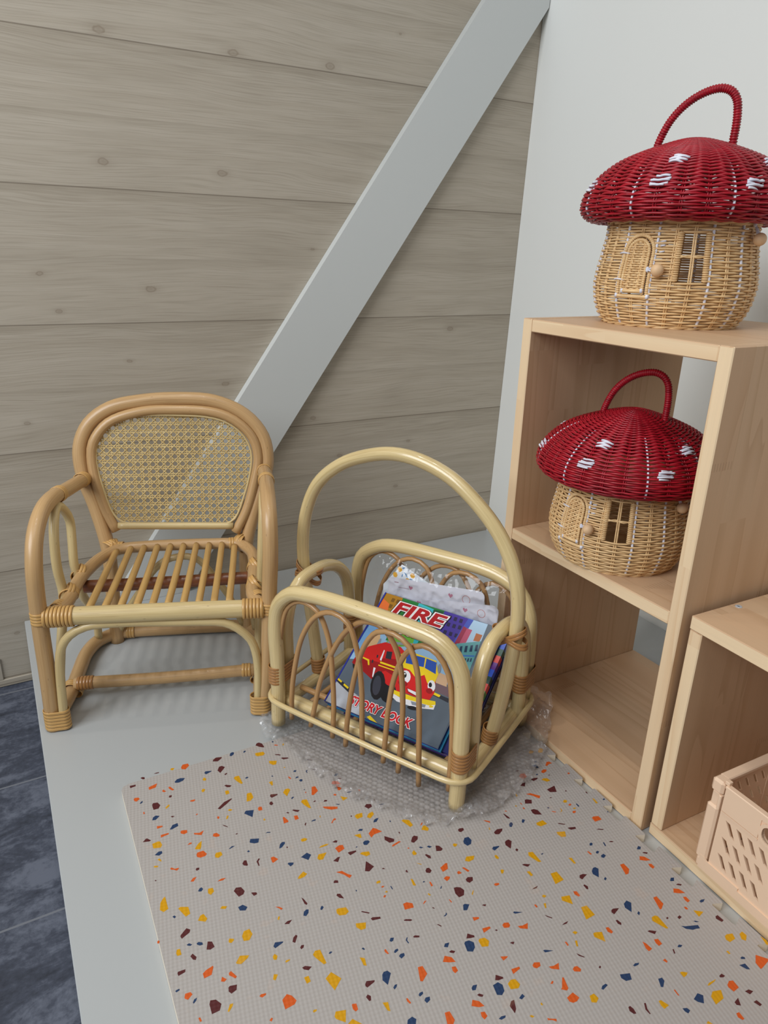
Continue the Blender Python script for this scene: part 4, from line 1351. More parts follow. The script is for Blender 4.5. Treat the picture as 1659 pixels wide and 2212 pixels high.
y 6928 12223 6903 12221 6886 12242 6921 12274 6948 12273
y 6928 13523 6903 13521 6886 13542 6921 13574 6948 13573
y 6928 14889 6903 14887 6886 14908 6921 14940 6948 14939
y 6928 16523 6903 16521 6886 16542 6921 16574 6948 16573
m 6169 14168 6147 14165 6131 14205 6154 14238 6172 14229
m 6169 17168 6147 17165 6131 17205 6154 17238 6172 17229
o 10059 13440 10009 13421 9953 13434 9992 13454
o 10059 16474 10009 16455 9953 16468 9992 16488
m 10717 10414 10704 10412 10696 10427 10709 10431
m 10717 16114 10704 16112 10696 16127 10709 16131
n 10298 13465 10270 13436 10247 13434 10236 13464 10264 13488 10291 13477
n 10298 16499 10270 16470 10247 16468 10236 16498 10264 16522 10291 16511
m 9926 16694 9888 16661 9833 16681 9812 16753 9841 16790 9898 16796
y 10750 10849 10723 10756 10677 10704 10657 10700 10661 10879 10719 10896
y 10750 12149 10723 12056 10677 12004 10657 12000 10661 12179 10719 12196
y 10750 15149 10723 15056 10677 15004 10657 15000 10661 15179 10719 15196
y 10750 16549 10723 16456 10677 16404 10657 16400 10661 16579 10719 16596
y 10137 15450 10107 15428 10055 15457 10084 15483
y 10137 16850 10107 16828 10055 16857 10084 16883
n 9948 16928 9891 16921 9852 16975 9887 17008 9944 16980
y 10561 16628 10535 16616 10452 16659 10456 16757 10510 16772
m 9254 14111 9238 14140 9221 14217 9235 14234 9253 14209
m 9254 17145 9238 17174 9221 17251 9235 17268 9253 17243
o 9569 12718 9525 12745 9498 12781 9522 12792 9537 12760
o 9569 14084 9525 14111 9498 14147 9522 14158 9537 14126
o 9569 15718 9525 15745 9498 15781 9522 15792 9537 15760
o 9569 17118 9525 17145 9498 17181 9522 17192 9537 17160
y 10402 16885 10361 16834 10324 16829 10301 16909 10330 16938
n 10644 13668 10620 13663 10607 13687 10626 13701
m 9557 17379 9513 17359 9458 17366 9509 17401
m 10624 16993 10616 16974 10540 16919 10506 16955 10520 16986 10616 17024
y 10024 17301 9987 17251 9923 17253 9912 17329 9967 17384 10025 17365
m 9556 17622 9527 17578 9493 17560 9480 17579 9535 17648
n 10488 17154 10464 17146 10430 17170 10430 17199 10464 17194 10486 17170
m 10412 15875 10375 15787 10334 15810 10326 15884 10376 15894
m 9508 16325 9486 16304 9458 16314 9475 16340 9505 16350
y 10712 17168 10695 17127 10663 17133 10664 17208 10707 17203
m 10586 17271 10558 17251 10529 17308 10545 17339 10570 17322
y 10179 17570 10116 17511 10027 17551 10050 17574 10132 17608 10171 17586
y 9810 13286 9780 13263 9759 13299 9783 13337 9810 13325
y 9712 13403 9695 13390 9653 13398 9665 13410 9705 13415
m 10753 17399 10744 17381 10668 17389 10677 17419 10750 17430
o 10520 17522 10482 17501 10406 17486 10400 17498 10442 17577 10521 17580
m 9578 16546 9541 16543 9482 16583 9528 16604 9567 16574
o 10279 11942 10252 11932 10215 12017 10235 12031 10283 11967
o 10377 16292 10353 16249 10317 16297 10348 16312
n 10817 11875 10806 11869 10775 11869 10775 11885 10811 11893
n 10817 13175 10806 13169 10775 13169 10775 13185 10811 13193
n 10817 14541 10806 14535 10775 14535 10775 14551 10811 14559
n 10817 17575 10806 17569 10775 17569 10775 17585 10811 17593
o 10078 16625 10056 16613 10007 16626 10015 16642 10057 16651
o 9886 15134 9824 15100 9785 15138 9760 15206 9793 15234 9894 15237
y 9657 17015 9641 17008 9613 17019 9627 17033 9657 17033
y 8960 13082 8937 13078 8847 13105 8841 13171 8892 13193 8958 13168 8975 13129
y 8960 17482 8937 17478 8847 17505 8841 17571 8892 17593 8958 17568 8975 17529
m 8877 17312 8860 17295 8828 17310 8814 17391 8858 17358
n 9118 11688 9100 11664 9081 11661 9074 11686 9105 11708 9120 11702
n 9118 17388 9100 17364 9081 17361 9074 17386 9105 17408 9120 17402
m 8719 16239 8706 16236 8636 16294 8647 16304 8688 16271
m 7965 12277 7950 12275 7937 12299 7951 12296
n 8112 17050 8079 17022 8031 17034 8077 17075
n 8603 16913 8576 16898 8536 16907 8543 16935 8593 16950
m 9069 15383 9043 15360 8960 15391 8971 15405 9064 15425 9075 15404
m 9069 17017 9043 16994 8960 17025 8971 17039 9064 17059 9075 17038
m 9123 12839 9097 12823 9074 12852 9092 12894 9113 12890
n 8112 17569 8082 17551 8039 17565 8086 17605 8119 17593
m 8103 13353 8076 13351 8044 13384 8067 13396 8094 13375
o 7129 12356 7103 12346 7059 12365 7069 12385 7116 12384
o 7129 13656 7103 13646 7059 13665 7069 13685 7116 13684
o 7129 15022 7103 15012 7059 15031 7069 15051 7116 15050
o 7129 16656 7103 16646 7059 16665 7069 16685 7116 16684
m 6763 12622 6723 12616 6662 12616 6704 12635
m 6763 13922 6723 13916 6662 13916 6704 13935
m 6763 15288 6723 15282 6662 15282 6704 15301
m 6763 16922 6723 16916 6662 16916 6704 16935
o 6881 15465 6858 15472 6860 15509 6881 15508
y 6769 12839 6741 12847 6777 12899 6794 12898
m 7427 15186 7406 15184 7376 15198 7401 15216
n 7165 15433 7146 15426 7060 15483 7153 15456
m 6862 14258 6846 14277 6806 14330 6815 14337 6851 14292
m 6862 17258 6846 17277 6806 17330 6815 17337 6851 17292
o 6339 15541 6302 15559 6306 15624 6332 15628 6354 15581
m 6179 13397 6157 13402 6146 13451 6167 13472 6189 13441
m 6179 14697 6157 14702 6146 14751 6167 14772 6189 14741
o 7376 17137 7341 17123 7293 17144 7298 17181 7328 17197 7381 17174
o 7227 15594 7177 15615 7101 15616 7150 15676 7222 15631
o 6352 16078 6318 16087 6315 16155 6345 16164 6368 16127
y 6777 16035 6753 16045 6792 16103 6810 16096
m 7438 14352 7411 14351 7385 14364 7414 14384
m 7438 15718 7411 15717 7385 15730 7414 15750
m 7438 17352 7411 17351 7385 17364 7414 17384
o 7241 13465 7188 13483 7117 13482 7163 13542 7232 13498
o 7241 14765 7188 14783 7117 14782 7163 14842 7232 14798
o 7353 13617 7317 13602 7306 13615 7335 13630
o 7353 14917 7317 14902 7306 14915 7335 14930
n 6918 15209 6886 15190 6837 15189 6828 15211 6907 15226
o 7300 16476 7210 16462 7187 16535 7234 16552 7281 16546 7307 16517
y 7081 13906 7023 13908 7015 13967 7067 13991 7110 13965
m 6639 15524 6621 15530 6653 15580 6663 15632 6675 15629 6676 15575
n 8054 14950 8017 14943 7971 14955 7987 14971 8033 14971
n 5147 12773 5100 12749 5080 12777 5117 12802 5153 12785
n 5147 14073 5100 14049 5080 14077 5117 14102 5153 14085
n 5147 17073 5100 17049 5080 17077 5117 17102 5153 17085
m 5140 15519 5109 15519 5072 15549 5100 15560
n 5170 14615 5129 14590 5088 14605 5130 14641 5166 14625
n 5170 15981 5129 15956 5088 15971 5130 16007 5166 15991
n 5170 17615 5129 17590 5088 17605 5130 17641 5166 17625
o 5550 14688 5499 14692 5508 14803 5589 14843 5605 14835
o 5330 16312 5303 16322 5306 16358 5335 16347
m 5509 15004 5466 14997 5463 15026 5510 15033
m 5509 16370 5466 16363 5463 16392 5510 16399
m 5962 13668 5932 13669 5869 13714 5915 13732 5942 13699
m 5962 14968 5932 14969 5869 15014 5915 15032 5942 14999
o 6113 16396 6095 16430 6085 16509 6141 16513 6143 16472
n 5811 15254 5778 15247 5749 15270 5784 15279 5811 15267
n 5811 16620 5778 16613 5749 16636 5784 16645 5811 16633
n 6332 14446 6287 14464 6279 14497 6320 14509 6335 14479
'''
BOOK = {"BL": [-0.7787, -0.6254, 0.074], "wd": [0.47794, -0.87838, 0.00396], "hd": [0.72773, 0.39848, 0.55823], "n": [-0.49192, -0.26392, 0.82968], "w": 0.19922, "h": 0.20675}
ART = [["sky",[[-11.0,206.7],[188.2,206.7],[194.2,95.4],[-16.6,76.1]]],
["ltblue",[[-11.2,179.3],[-9.0,203.0],[37.1,178.5],[29.8,132.4],[23.1,106.1],[-3.4,86.2],[-12.1,77.8]]],
["midblue",[[-12.7,145.0],[4.1,139.8],[-1.0,105.5],[-7.9,84.5],[-12.7,78.9]]],
["ochre",[[-11.0,206.7],[35.8,206.7],[32.2,172.7],[-5.0,175.7]]],
["ochred",[[17.1,200.9],[23.2,200.8],[23.1,193.7],[17.1,193.7]]],
["ochred",[[26.6,201.1],[32.5,201.1],[32.5,194.0],[26.5,194.0]]],
["ochred",[[18.5,189.1],[24.5,189.1],[24.5,182.1],[18.5,182.0]]],
["ochred",[[28.1,189.4],[34.0,189.4],[34.0,182.4],[28.1,182.4]]],
["orange2",[[-9.1,195.8],[17.6,188.8],[21.0,175.9],[-9.2,175.7]]],
["beige",[[18.5,131.1],[23.5,146.4],[38.4,116.8],[18.6,104.5]]],
["green",[[34.7,206.3],[112.8,206.5],[113.3,135.5],[43.7,126.6]]],
["cyan",[[65.2,206.4],[95.3,203.4],[96.3,129.5],[74.6,132.2]]],
["lime",[[46.1,122.1],[53.9,156.8],[86.1,154.6],[89.8,132.3],[62.8,120.2]]],
["greend",[[94.1,203.0],[112.3,205.0],[110.8,176.3],[98.9,180.2]]],
["purple",[[112.8,206.5],[155.1,206.0],[150.4,155.1],[123.8,154.7],[113.0,171.8]]],
["purpled",[[122.6,201.7],[128.1,201.7],[128.8,194.7],[123.4,194.7]]],
["purpled",[[132.5,201.8],[137.9,201.8],[138.6,194.8],[133.2,194.9]]],
["purpled",[[142.4,201.7],[147.8,201.6],[148.5,194.7],[143.1,194.8]]],
["purpled",[[125.8,189.4],[131.3,189.4],[132.0,182.5],[126.6,182.5]]],
["purpled",[[135.7,189.6],[141.1,189.6],[141.8,182.7],[136.4,182.7]]],
["purpled",[[145.2,190.2],[150.5,190.2],[151.2,183.4],[145.9,183.4]]],
["purpled",[[126.4,175.1],[131.8,175.1],[132.5,168.3],[127.1,168.3]]],
["purpled",[[136.2,175.1],[141.6,175.1],[142.3,168.4],[137.0,168.3]]],
["purpled",[[145.9,175.3],[151.2,175.4],[151.9,168.6],[146.6,168.6]]],
["blue",[[155.1,206.0],[164.8,205.8],[162.3,160.5],[148.3,154.3]]],
["pale",[[164.1,205.9],[188.2,206.7],[190.0,175.3],[158.7,160.5]]],
["pink",[[159.5,189.1],[169.1,189.0],[168.5,165.3],[158.7,160.5]]],
["rose",[[153.4,190.9],[160.1,189.3],[159.4,161.6],[152.0,156.9]]],
["brick",[[177.0,186.1],[187.7,186.0],[187.5,174.0],[177.9,172.4]]],
["teal",[[155.6,159.5],[189.8,175.8],[193.3,115.2],[170.7,116.4],[156.9,141.0]]],
["teald",[[162.8,156.9],[166.2,158.7],[169.2,147.9],[165.1,146.5]]],
["teald",[[170.0,160.2],[173.5,162.0],[176.4,151.2],[172.4,149.8]]],
["teald",[[177.4,163.9],[180.9,165.6],[183.7,154.8],[179.7,153.4]]],
["teald",[[184.6,167.2],[188.1,168.9],[190.9,158.2],[186.9,156.7]]],
["teald",[[174.1,139.7],[176.1,140.5],[177.3,134.7],[174.9,133.9]]],
["teald",[[178.1,141.2],[180.1,141.9],[181.3,136.2],[178.9,135.3]]],
["teald",[[182.1,142.6],[184.2,143.4],[185.3,137.6],[182.9,136.8]]],
["teald",[[186.2,144.1],[188.2,144.8],[189.3,139.1],[186.9,138.2]]],
["midblue",[[166.6,143.2],[190.3,150.5],[190.2,148.0],[166.7,140.5]]],
["tan",[[144.4,106.8],[166.5,105.2],[172.1,85.9],[153.3,88.3]]],
["mauve",[[152.8,89.3],[185.8,88.7],[190.1,71.8],[156.1,75.1]]],
["road",[[-16.6,76.1],[13.5,80.5],[68.2,81.3],[154.2,76.8],[196.9,74.4],[199.2,-0.0],[0.0,0.0]]],
["white2",[[-2.8,37.4],[58.6,24.9],[72.0,-0.7],[0.7,1.0]]],
["dark",[[-3.5,42.2],[33.6,32.4],[35.5,24.6],[-2.2,36.4]]],
["yellow",[[-1.6,42.2],[11.2,38.9],[10.7,36.2],[-1.6,39.1]]],
["yellow",[[16.3,37.0],[26.8,34.0],[26.5,30.9],[16.2,34.0]]],
["dark",[[154.1,74.4],[182.5,73.5],[184.3,67.2],[155.1,70.0]]],
["yellow",[[156.3,74.7],[168.4,73.9],[167.9,70.2],[156.5,71.0]]],
["yellow",[[77.6,2.7],[81.6,6.6],[97.6,0.2],[84.5,-2.0]]],
["black",[[22.1,72.5],[23.7,68.9],[24.1,65.7],[23.2,63.5],[21.3,62.8],[18.6,63.7],[15.8,66.0],[13.3,69.3],[11.7,73.0],[11.3,76.2],[12.2,78.4],[14.1,79.2],[16.8,78.2],[19.7,75.9]]],
["grey",[[47.9,126.0],[110.3,141.7],[113.3,138.1],[50.3,121.5]]],
["grey",[[33.5,125.7],[35.8,126.5],[40.9,109.8],[33.2,107.1]]],
["black",[[100.4,56.4],[103.3,48.2],[103.2,40.7],[100.1,35.4],[94.7,33.3],[87.9,34.8],[81.0,39.7],[75.5,47.0],[72.4,55.4],[72.4,63.0],[75.6,68.5],[81.2,70.6],[88.2,68.9],[95.0,63.8]]],
["redd",[[10.0,72.7],[10.4,85.9],[22.4,107.2],[45.5,123.2],[73.7,124.0],[91.2,114.9],[104.3,84.6],[83.4,72.0],[60.8,76.0],[54.9,58.9],[35.5,65.5]]],
["red",[[10.4,85.9],[22.4,107.2],[45.5,123.2],[73.7,124.0],[91.2,114.9],[88.1,106.2],[52.5,95.9],[53.9,88.7],[24.0,85.6]]],
["orange",[[88.1,135.6],[105.3,139.1],[106.9,133.3],[93.6,129.8]]],
["white",[[53.6,63.4],[48.2,77.7],[52.0,77.9],[55.8,61.7]]],
["white",[[51.5,92.9],[49.8,110.4],[51.7,109.8],[54.9,91.6]]],
["yellow",[[54.1,90.6],[87.1,91.2],[87.3,88.3],[54.5,87.6]]],
["yellow",[[53.5,84.7],[86.3,85.4],[86.3,83.7],[54.0,82.9]]],
["yellow",[[22.8,87.7],[35.1,87.0],[39.9,78.5],[37.5,78.1],[33.2,84.3],[23.6,85.4]]],
["dark",[[55.4,109.8],[64.7,111.8],[68.8,99.2],[59.0,98.2]]],
["dark",[[43.0,98.9],[45.6,99.0],[46.8,94.3],[44.3,94.2]]],
["dark",[[39.5,88.6],[42.1,88.7],[43.6,83.7],[41.1,83.5]]],
["red",[[55.1,67.7],[69.4,79.2],[86.5,75.6],[93.1,58.5],[82.6,59.4],[62.0,74.0]]],
["black",[[81.2,55.8],[83.5,45.9],[83.1,37.6],[80.1,32.4],[74.9,31.3],[68.7,34.4],[62.6,41.4],[57.7,50.8],[55.2,60.8],[55.5,69.3],[58.7,74.7],[63.9,75.8],[70.3,72.4],[76.5,65.2]]],
["wheel",[[74.8,54.2],[76.5,47.4],[76.6,41.8],[75.0,38.3],[72.1,37.6],[68.3,39.9],[64.4,44.8],[61.3,51.3],[59.4,58.1],[59.3,63.9],[60.9,67.4],[63.9,68.1],[67.8,65.6],[71.7,60.7]]],
["red",[[90.5,87.0],[97.8,97.1],[120.8,85.9],[132.1,92.5],[152.3,90.4],[158.1,73.5],[156.0,61.0],[135.1,57.7],[115.8,57.5],[102.5,54.8],[90.9,67.4]]],
["yellow",[[77.2,109.9],[87.3,122.4],[138.3,121.8],[150.9,103.1],[151.8,84.2],[141.2,83.8],[129.0,91.4],[121.4,84.8],[105.7,93.8],[88.3,93.6]]],
["blue2",[[88.4,117.7],[119.5,120.5],[124.4,105.6],[94.0,102.0]]],
["blue2",[[122.0,120.4],[140.0,119.5],[146.9,101.6],[126.4,105.1]]],
["red",[[120.8,85.9],[131.1,94.6],[141.2,83.8],[135.1,76.7]]],
["white",[[112.1,84.3],[113.4,80.0],[113.0,75.9],[111.0,73.0],[107.7,71.8],[103.8,72.5],[100.0,75.0],[97.1,78.8],[95.7,83.2],[96.1,87.3],[98.1,90.2],[101.5,91.5],[105.4,90.7],[109.2,88.2]]],
["black",[[104.7,84.8],[105.4,82.7],[105.3,80.8],[104.4,79.4],[102.9,78.9],[101.1,79.2],[99.4,80.5],[98.0,82.3],[97.3,84.4],[97.4,86.3],[98.3,87.7],[99.8,88.3],[101.6,87.9],[103.3,86.6]]],
["white",[[102.4,85.9],[102.6,84.8],[102.1,84.1],[101.1,84.2],[100.3,85.1],[100.0,86.3],[100.6,87.0],[101.5,86.8]]],
["white",[[154.8,84.1],[156.1,80.3],[155.9,76.8],[154.5,74.3],[152.0,73.3],[149.0,74.1],[146.0,76.5],[143.6,79.9],[142.4,83.8],[142.5,87.4],[143.9,89.9],[146.4,90.8],[149.5,90.0],[152.5,87.6]]],
["black",[[149.3,83.9],[149.8,82.3],[149.7,80.8],[149.1,79.7],[148.0,79.3],[146.7,79.6],[145.4,80.6],[144.4,82.1],[143.9,83.8],[143.9,85.3],[144.6,86.4],[145.6,86.8],[147.0,86.4],[148.2,85.4]]],
["redd",[[113.4,70.9],[113.0,68.8],[111.1,67.0],[108.1,65.9],[104.5,65.7],[101.1,66.4],[98.6,67.9],[97.4,69.9],[97.8,72.0],[99.7,73.8],[102.8,75.0],[106.4,75.2],[109.7,74.4],[112.3,72.9]]],
["redd",[[155.1,74.2],[154.9,72.3],[153.6,70.8],[151.5,69.8],[149.1,69.6],[146.8,70.3],[145.0,71.7],[144.1,73.5],[144.4,75.4],[145.7,77.0],[147.8,78.0],[150.2,78.1],[152.5,77.4],[154.3,76.0]]],
["redd",[[113.7,66.3],[136.1,65.2],[137.1,58.5],[119.4,60.0]]],
["white",[[116.2,65.3],[133.5,64.7],[134.5,59.8],[119.7,61.8]]],
["yellow",[[88.5,56.8],[102.0,55.8],[133.1,56.9],[165.4,62.3],[168.1,57.6],[161.2,52.6],[130.5,47.7],[95.3,49.7]]],
["white",[[97.4,50.5],[110.8,48.4],[160.9,53.2],[167.7,57.4],[168.5,49.7],[140.5,42.3],[109.8,41.0],[100.6,44.5]]],
["grey",[[130.2,49.3],[154.4,52.3],[154.7,47.8],[134.5,44.6]]],
["black",[[146.3,42.0],[145.8,40.6],[143.8,39.2],[140.5,38.1],[136.7,37.4],[133.1,37.4],[130.4,38.0],[129.2,39.0],[129.7,40.4],[131.8,41.9],[135.1,43.0],[138.9,43.7],[142.5,43.7],[145.2,43.1]]],
["grey",[[150.7,112.5],[151.6,109.3],[151.9,106.6],[151.4,104.9],[150.2,104.6],[148.7,105.8],[147.1,108.1],[145.6,111.2],[144.7,114.5],[144.5,117.2],[145.0,118.9],[146.1,119.1],[147.7,118.0],[149.3,115.6]]],
["yellow",[[166.2,53.8],[166.2,53.1],[165.5,52.3],[164.4,51.6],[163.0,51.0],[161.6,50.8],[160.5,51.0],[159.9,51.4],[160.0,52.1],[160.6,52.9],[161.7,53.7],[163.1,54.2],[164.5,54.4],[165.6,54.3]]]]

# ------------------------------------------------------------------ the room
def slab(name, lo, hi, mat, grain=0, bev=.001, M=None):
    return struct(MB().box(lo, hi, mat, grain, bev, M, uvoff=(0, 0)).build(name))
FZ = -.143
m = MB()
m.v += [V(p) for p in ((-2.7, 0, FZ), (.14, 0, FZ), (.14, 0, 2.3), (-2.7, 0, 2.3), (-2.7, .04, FZ), (.14, .04, FZ), (.14, .04, 2.3), (-2.7, .04, 2.3))]
m.face((0, 1, 2, 3), MT['wall_wood'], [(p.x, p.z) for p in m.v[:4]], False)
m.face((5, 4, 7, 6), MT['wall_white'], None, False)
m.face((3, 2, 6, 7), MT['wall_white'], None, False); m.face((1, 0, 4, 5), MT['wall_white'], None, False); m.face((0, 3, 7, 4), MT['wall_white'], None, False); m.face((2, 1, 5, 6), MT['wall_white'], None, False)
struct(m.build('wall_back'))
# the white wall leans back a little
m = MB(); k = .035
prof = [(0+k*FZ*0, FZ), (.05, FZ), (.05+k*2.3, 2.3), (k*2.3, 2.3)]
m.v += [V((x, -.0005, z)) for x, z in prof]+[V((x, -2.7, z)) for x, z in prof]
for q in ((0, 1, 2, 3), (7, 6, 5, 4), (0, 3, 7, 4), (1, 0, 4, 5), (2, 1, 5, 6), (3, 2, 6, 7)): m.face(q[::-1], MT['wall_white'], None, False)
struct(m.build('wall_right'))
slab('floor', (-2.7, -2.7, FZ-.03), (.05, 0, FZ), MT['slate'])
slab('baseboard_back', (-2.7, -.004, FZ+.0005), (-1.1705, 0, FZ+.0165), MT['wall_wood'])
slab('trim_1', (-1.2430, -.004, FZ+.0165), (-1.2255, 0, FZ+.066), MT['wall_wood'], 2)

# low platform of white laminate boards, top face at z = 0
pl = thing('low_platform', 'low white laminate platform that chair, rack, mat and shelves stand on', 'platform', (-.585, -.9, FZ))
top = part('top_panel', pl, lambda m: m.box((-.585, -.9, .125), (.583, .893, .143), MT['platform'], 1))
part('side_panel', pl, lambda m: m.box((-.583, -.9, .0005), (-.565, .893, .125), MT['platform'], 1))
part('side_panel', pl, lambda m: m.box((.565, -.9, .0005), (.583, .893, .125), MT['platform'], 1))

# the diagonal white board on the clad wall, cut off by the white wall
def bx(z, s): return .7125*z-1.0034 if s == 0 else .7135*z-.8420
m = MB()
def bl(z, s): return V((bx(z, s), 0, z))
zt = 1.52; corner = [bl(.0, 0), bl(zt, 0), V((bx(zt, 0)+.0, 0, zt)), ]
# polygon in the x,z plane; the right end runs to the white wall
zr = (.8420-0)/(.7135-.035)
poly = [(bx(.0005, 0), .0005), (bx(.0005, 1), .0005), (.035*zr-.0005, zr), (.035*1.46-.0005, 1.46)]
zl = (1.0034)/(.7125-.035); poly[3] = (.035*zl-.0005, zl)
for y in (-.0215, -.0003): m.v += [V((x, y, z)) for x, z in poly]
m.face((0, 1, 2, 3), MT['beam'], None, False); m.face((7, 6, 5, 4), MT['beam'], None, False)
for i in range(4):
    j = (i+1) % 4; m.face((i, i+4, j+4, j), MT['beam'], None, False)
tag(m.build('diagonal_beam'), 'white flat diagonal board rising across the wood-clad wall behind the chair', 'beam')

# ------------------------------------------------------------------ pine shelves
XF, XB, Y0, Y3 = -.4783, -.1466, -.6540, -.9911; T = .018; H = .643; ZM = .3271
ts = thing('tall_shelf', 'tall open pine shelf with two compartments against the white wall', 'shelf', (XF, Y0, 0))
D = XB-XF; Wd = Y0-Y3; PM = {0: MT['pine_edge']}
part('side_panel', ts, lambda m: m.box((0, -T, .0005), (D, 0, H), MT['pine'], 2, matmap=PM))
part('side_panel', ts, lambda m: m.box((0, -Wd, .0005), (D, -Wd+T, H), MT['pine'], 2, matmap=PM))
part('top_panel', ts, lambda m: m.box((.0006, -Wd+T+.0003, H-T), (D, -T-.0003, H-.0003), MT['pine'], 1, matmap=PM))
part('shelf_board', ts, lambda m: m.box((.0006, -Wd+T+.0003, ZM-T), (D, -T-.0003, ZM), MT['pine'], 1, matmap=PM))
part('bottom_panel', ts, lambda m: m.box((.0006, -Wd+T+.0003, .0005), (D, -T-.0003, T), MT['pine'], 1, matmap=PM))

LH = .3313; LW = .655; LD = .33
ls = thing('low_shelf', 'low open pine shelf beside the tall shelf holding the peach crate', 'shelf', (-.4684, -.9967, 0), -.0351)
tp = part('top_panel', ls, lambda m: m.box((0, -LW, LH-T), (LD, 0, LH), MT['pine'], 1, matmap=PM))
for q in ((.0715, -.0085), (.29, -.0085)):
    m = MB()
    prof = [(.0001, 0), (.0042, 0), (.0042, .0003), (.0036, .0008), (.0019, .0009), (.0016, -.0004), (.0001, -.0004)]; n = 18
    for (r, z) in prof:
        for i in range(n): m.v.append(V((q[0]+r*math.cos(2*PI*i/n), q[1]+r*math.sin(2*PI*i/n), LH+z)))
    for a in range(len(prof)-1):
        for i in range(n):
            j = (i+1) % n; m.face((a*n+i, a*n+j, (a+1)*n+j, (a+1)*n+i), MT['steel'], None, False)
    s_ = m.build('screw', tp); s_['label'] = 'zinc screw head sunk in the top board'
part('side_panel', ls, lambda m: m.box((.0005, -T, T), (LD, -.0006, LH-T), MT['pine'], 2, matmap=PM))
part('side_panel', ls, lambda m: m.box((.0005, -LW/2-T/2, T), (LD, -LW/2+T/2, LH-T), MT['pine'], 2, matmap=PM))
part('side_panel', ls, lambda m: m.box((.0005, -LW+.0006, T), (LD, -LW+T, LH-T), MT['pine'], 2, matmap=PM))
part('bottom_panel', ls, lambda m: m.box((0, -LW, .0005), (LD, 0, T), MT['pine'], 1, matmap=PM))

# ------------------------------------------------------------------ play mat
OUT = [(-1.0804, -.6092), (-1.0776, -.6028), (-1.0703, -.5998), (-.486, -.6095)]
y = -.8305+.0584*3
def edge_x(y): return -.4835-.0022*min(1, max(0, (-.83-y)/.2))
OUT.append((edge_x(y), -.6110))
while y > -1.78:
    e = edge_x(y)
    # a tooth ends at y, then a dovetail notch about 27 mm wide, then the next tooth
    OUT += [(e, y+.002), (e-.0015, y-.0002), (e-.0125, y+.0048), (e-.0148, y+.0040), (e-.0152, y-.0230+.0005), (e-.0140, y-.0256), (e-.0125, y-.0260), (e-.0012, y-.0220), (e, y-.0238)]
    y -= .0584
OUT += [(-.487, -1.79), (-1.0995, -1.79)]
OUT = OUT[::-1]
MATZ = .0125
CHIP = {'y': lin((206, 150, 6)), 'o': lin((206, 88, 28)), 'm': lin((84, 34, 36)), 'n': lin((34, 58, 94))}
m = MB(); base = lin((172, 166, 161))
m.plate([OUT], .0003, MATZ, MT['mat'], side=MT['foam'], col=base)
for li, ln in enumerate(CHIPS.strip().split('\n')):
    k = ln.split(); pts = [(-int(k[i])/1e4, -int(k[i+1])/1e4) for i in range(1, len(k), 2)]
    if any(p[0] > -.486 for p in pts) and k[0] != 'y': pts = [(min(p[0], -.487), p[1]) for p in pts]
    b = len(m.v); m.v += [V((x, yy, MATZ+.00012+.000004*(li % 7))) for x, yy in pts]
    for a, bb, c in tessellate_polygon([[V((x, yy, 0)) for x, yy in pts]]):
        A_, B_, C_ = (V((*pts[i], 0)) for i in (a, bb, c))
        if (B_-A_).cross(C_-A_).z < 0: bb, c = c, bb
        m.face((b+a, b+bb, b+c), MT['mat'], None, False, CHIP[k[0]])
tag(m.build('foam_play_mat', None, True), 'pale grey foam puzzle mat with multicoloured terrazzo chips in front of the shelves', 'play mat')

# ------------------------------------------------------------------ rattan armchair; local axes u (right), b (back), z
ch = thing('rattan_armchair', 'small rattan armchair with cane back and slatted seat, by the clad wall', 'chair', (-.9925, -.4581, 0), R_(-19.651))
tan, pale = MT['tan'], MT['pale']
RP = .0122
armL = [(-.166, 0, .0005), (-.1635, 0, .10), (-.162, 0, .20), (-.158, .001, .282), (-.157, .022, .322), (-.155, .060, .346), (-.152, .109, .351), (-.149, .160, .344), (-.147, .213, .337), (-.1425, .279, .329)]
armR = [(.163, 0, .0005), (.1745, 0, .12), (.1795, 0, .22), (.1835, -.004, .300), (.1835, .012, .343), (.182, .052, .364), (.180, .120, .366), (.178, .20, .353), (.1755, .272, .338)]
pole('arm_post', ch, armL, RP, tan); pole('arm_post', ch, armR, RP, tan)
def sy(z): return .262+math.tan(R_(10))*(z-.2)
backpts = [(-.118, .262, .0005), (-.116, .262, .10), (-.1145, .262, .196), (-.132, .276, .280), (-.147, .285, .329), (-.149, .294, .383), (-.130, .301, .424), (-.092, .306, .451), (-.035, .308, .463), (.027, .309, .466), (.090, .308, .461), (.144, .304, .436), (.175, .297, .397), (.182, .289, .354), (.176, .283, .321), (.153, .271, .254), (.1375, .262, .195), (.134, .262, .10), (.134, .262, .0005)]
pole('back_frame', ch, backpts, .0128, tan, seg=14)
inner = [(-.0955, .261, .232), (-.110, .266, .267), (-.120, .272, .300), (-.127, .278, .336), (-.129, .284, .368), (-.124, .288, .393), (-.096, .294, .427), (-.036, .297, .4465), (.026, .298, .4485), (.078, .2975, .4455), (.112, .296, .436), (.137, .293, .420), (.157, .289, .396), (.1655, .283, .362), (.157, .274, .316), (.140, .265, .262), (.1185, .259, .222)]
pole('inner_frame', ch, inner, .0090, tan)
pole('panel_rail', ch, [(-.092, .262, .2415), (.0, .2615, .238), (.115, .260, .2345)], .0068, pale)
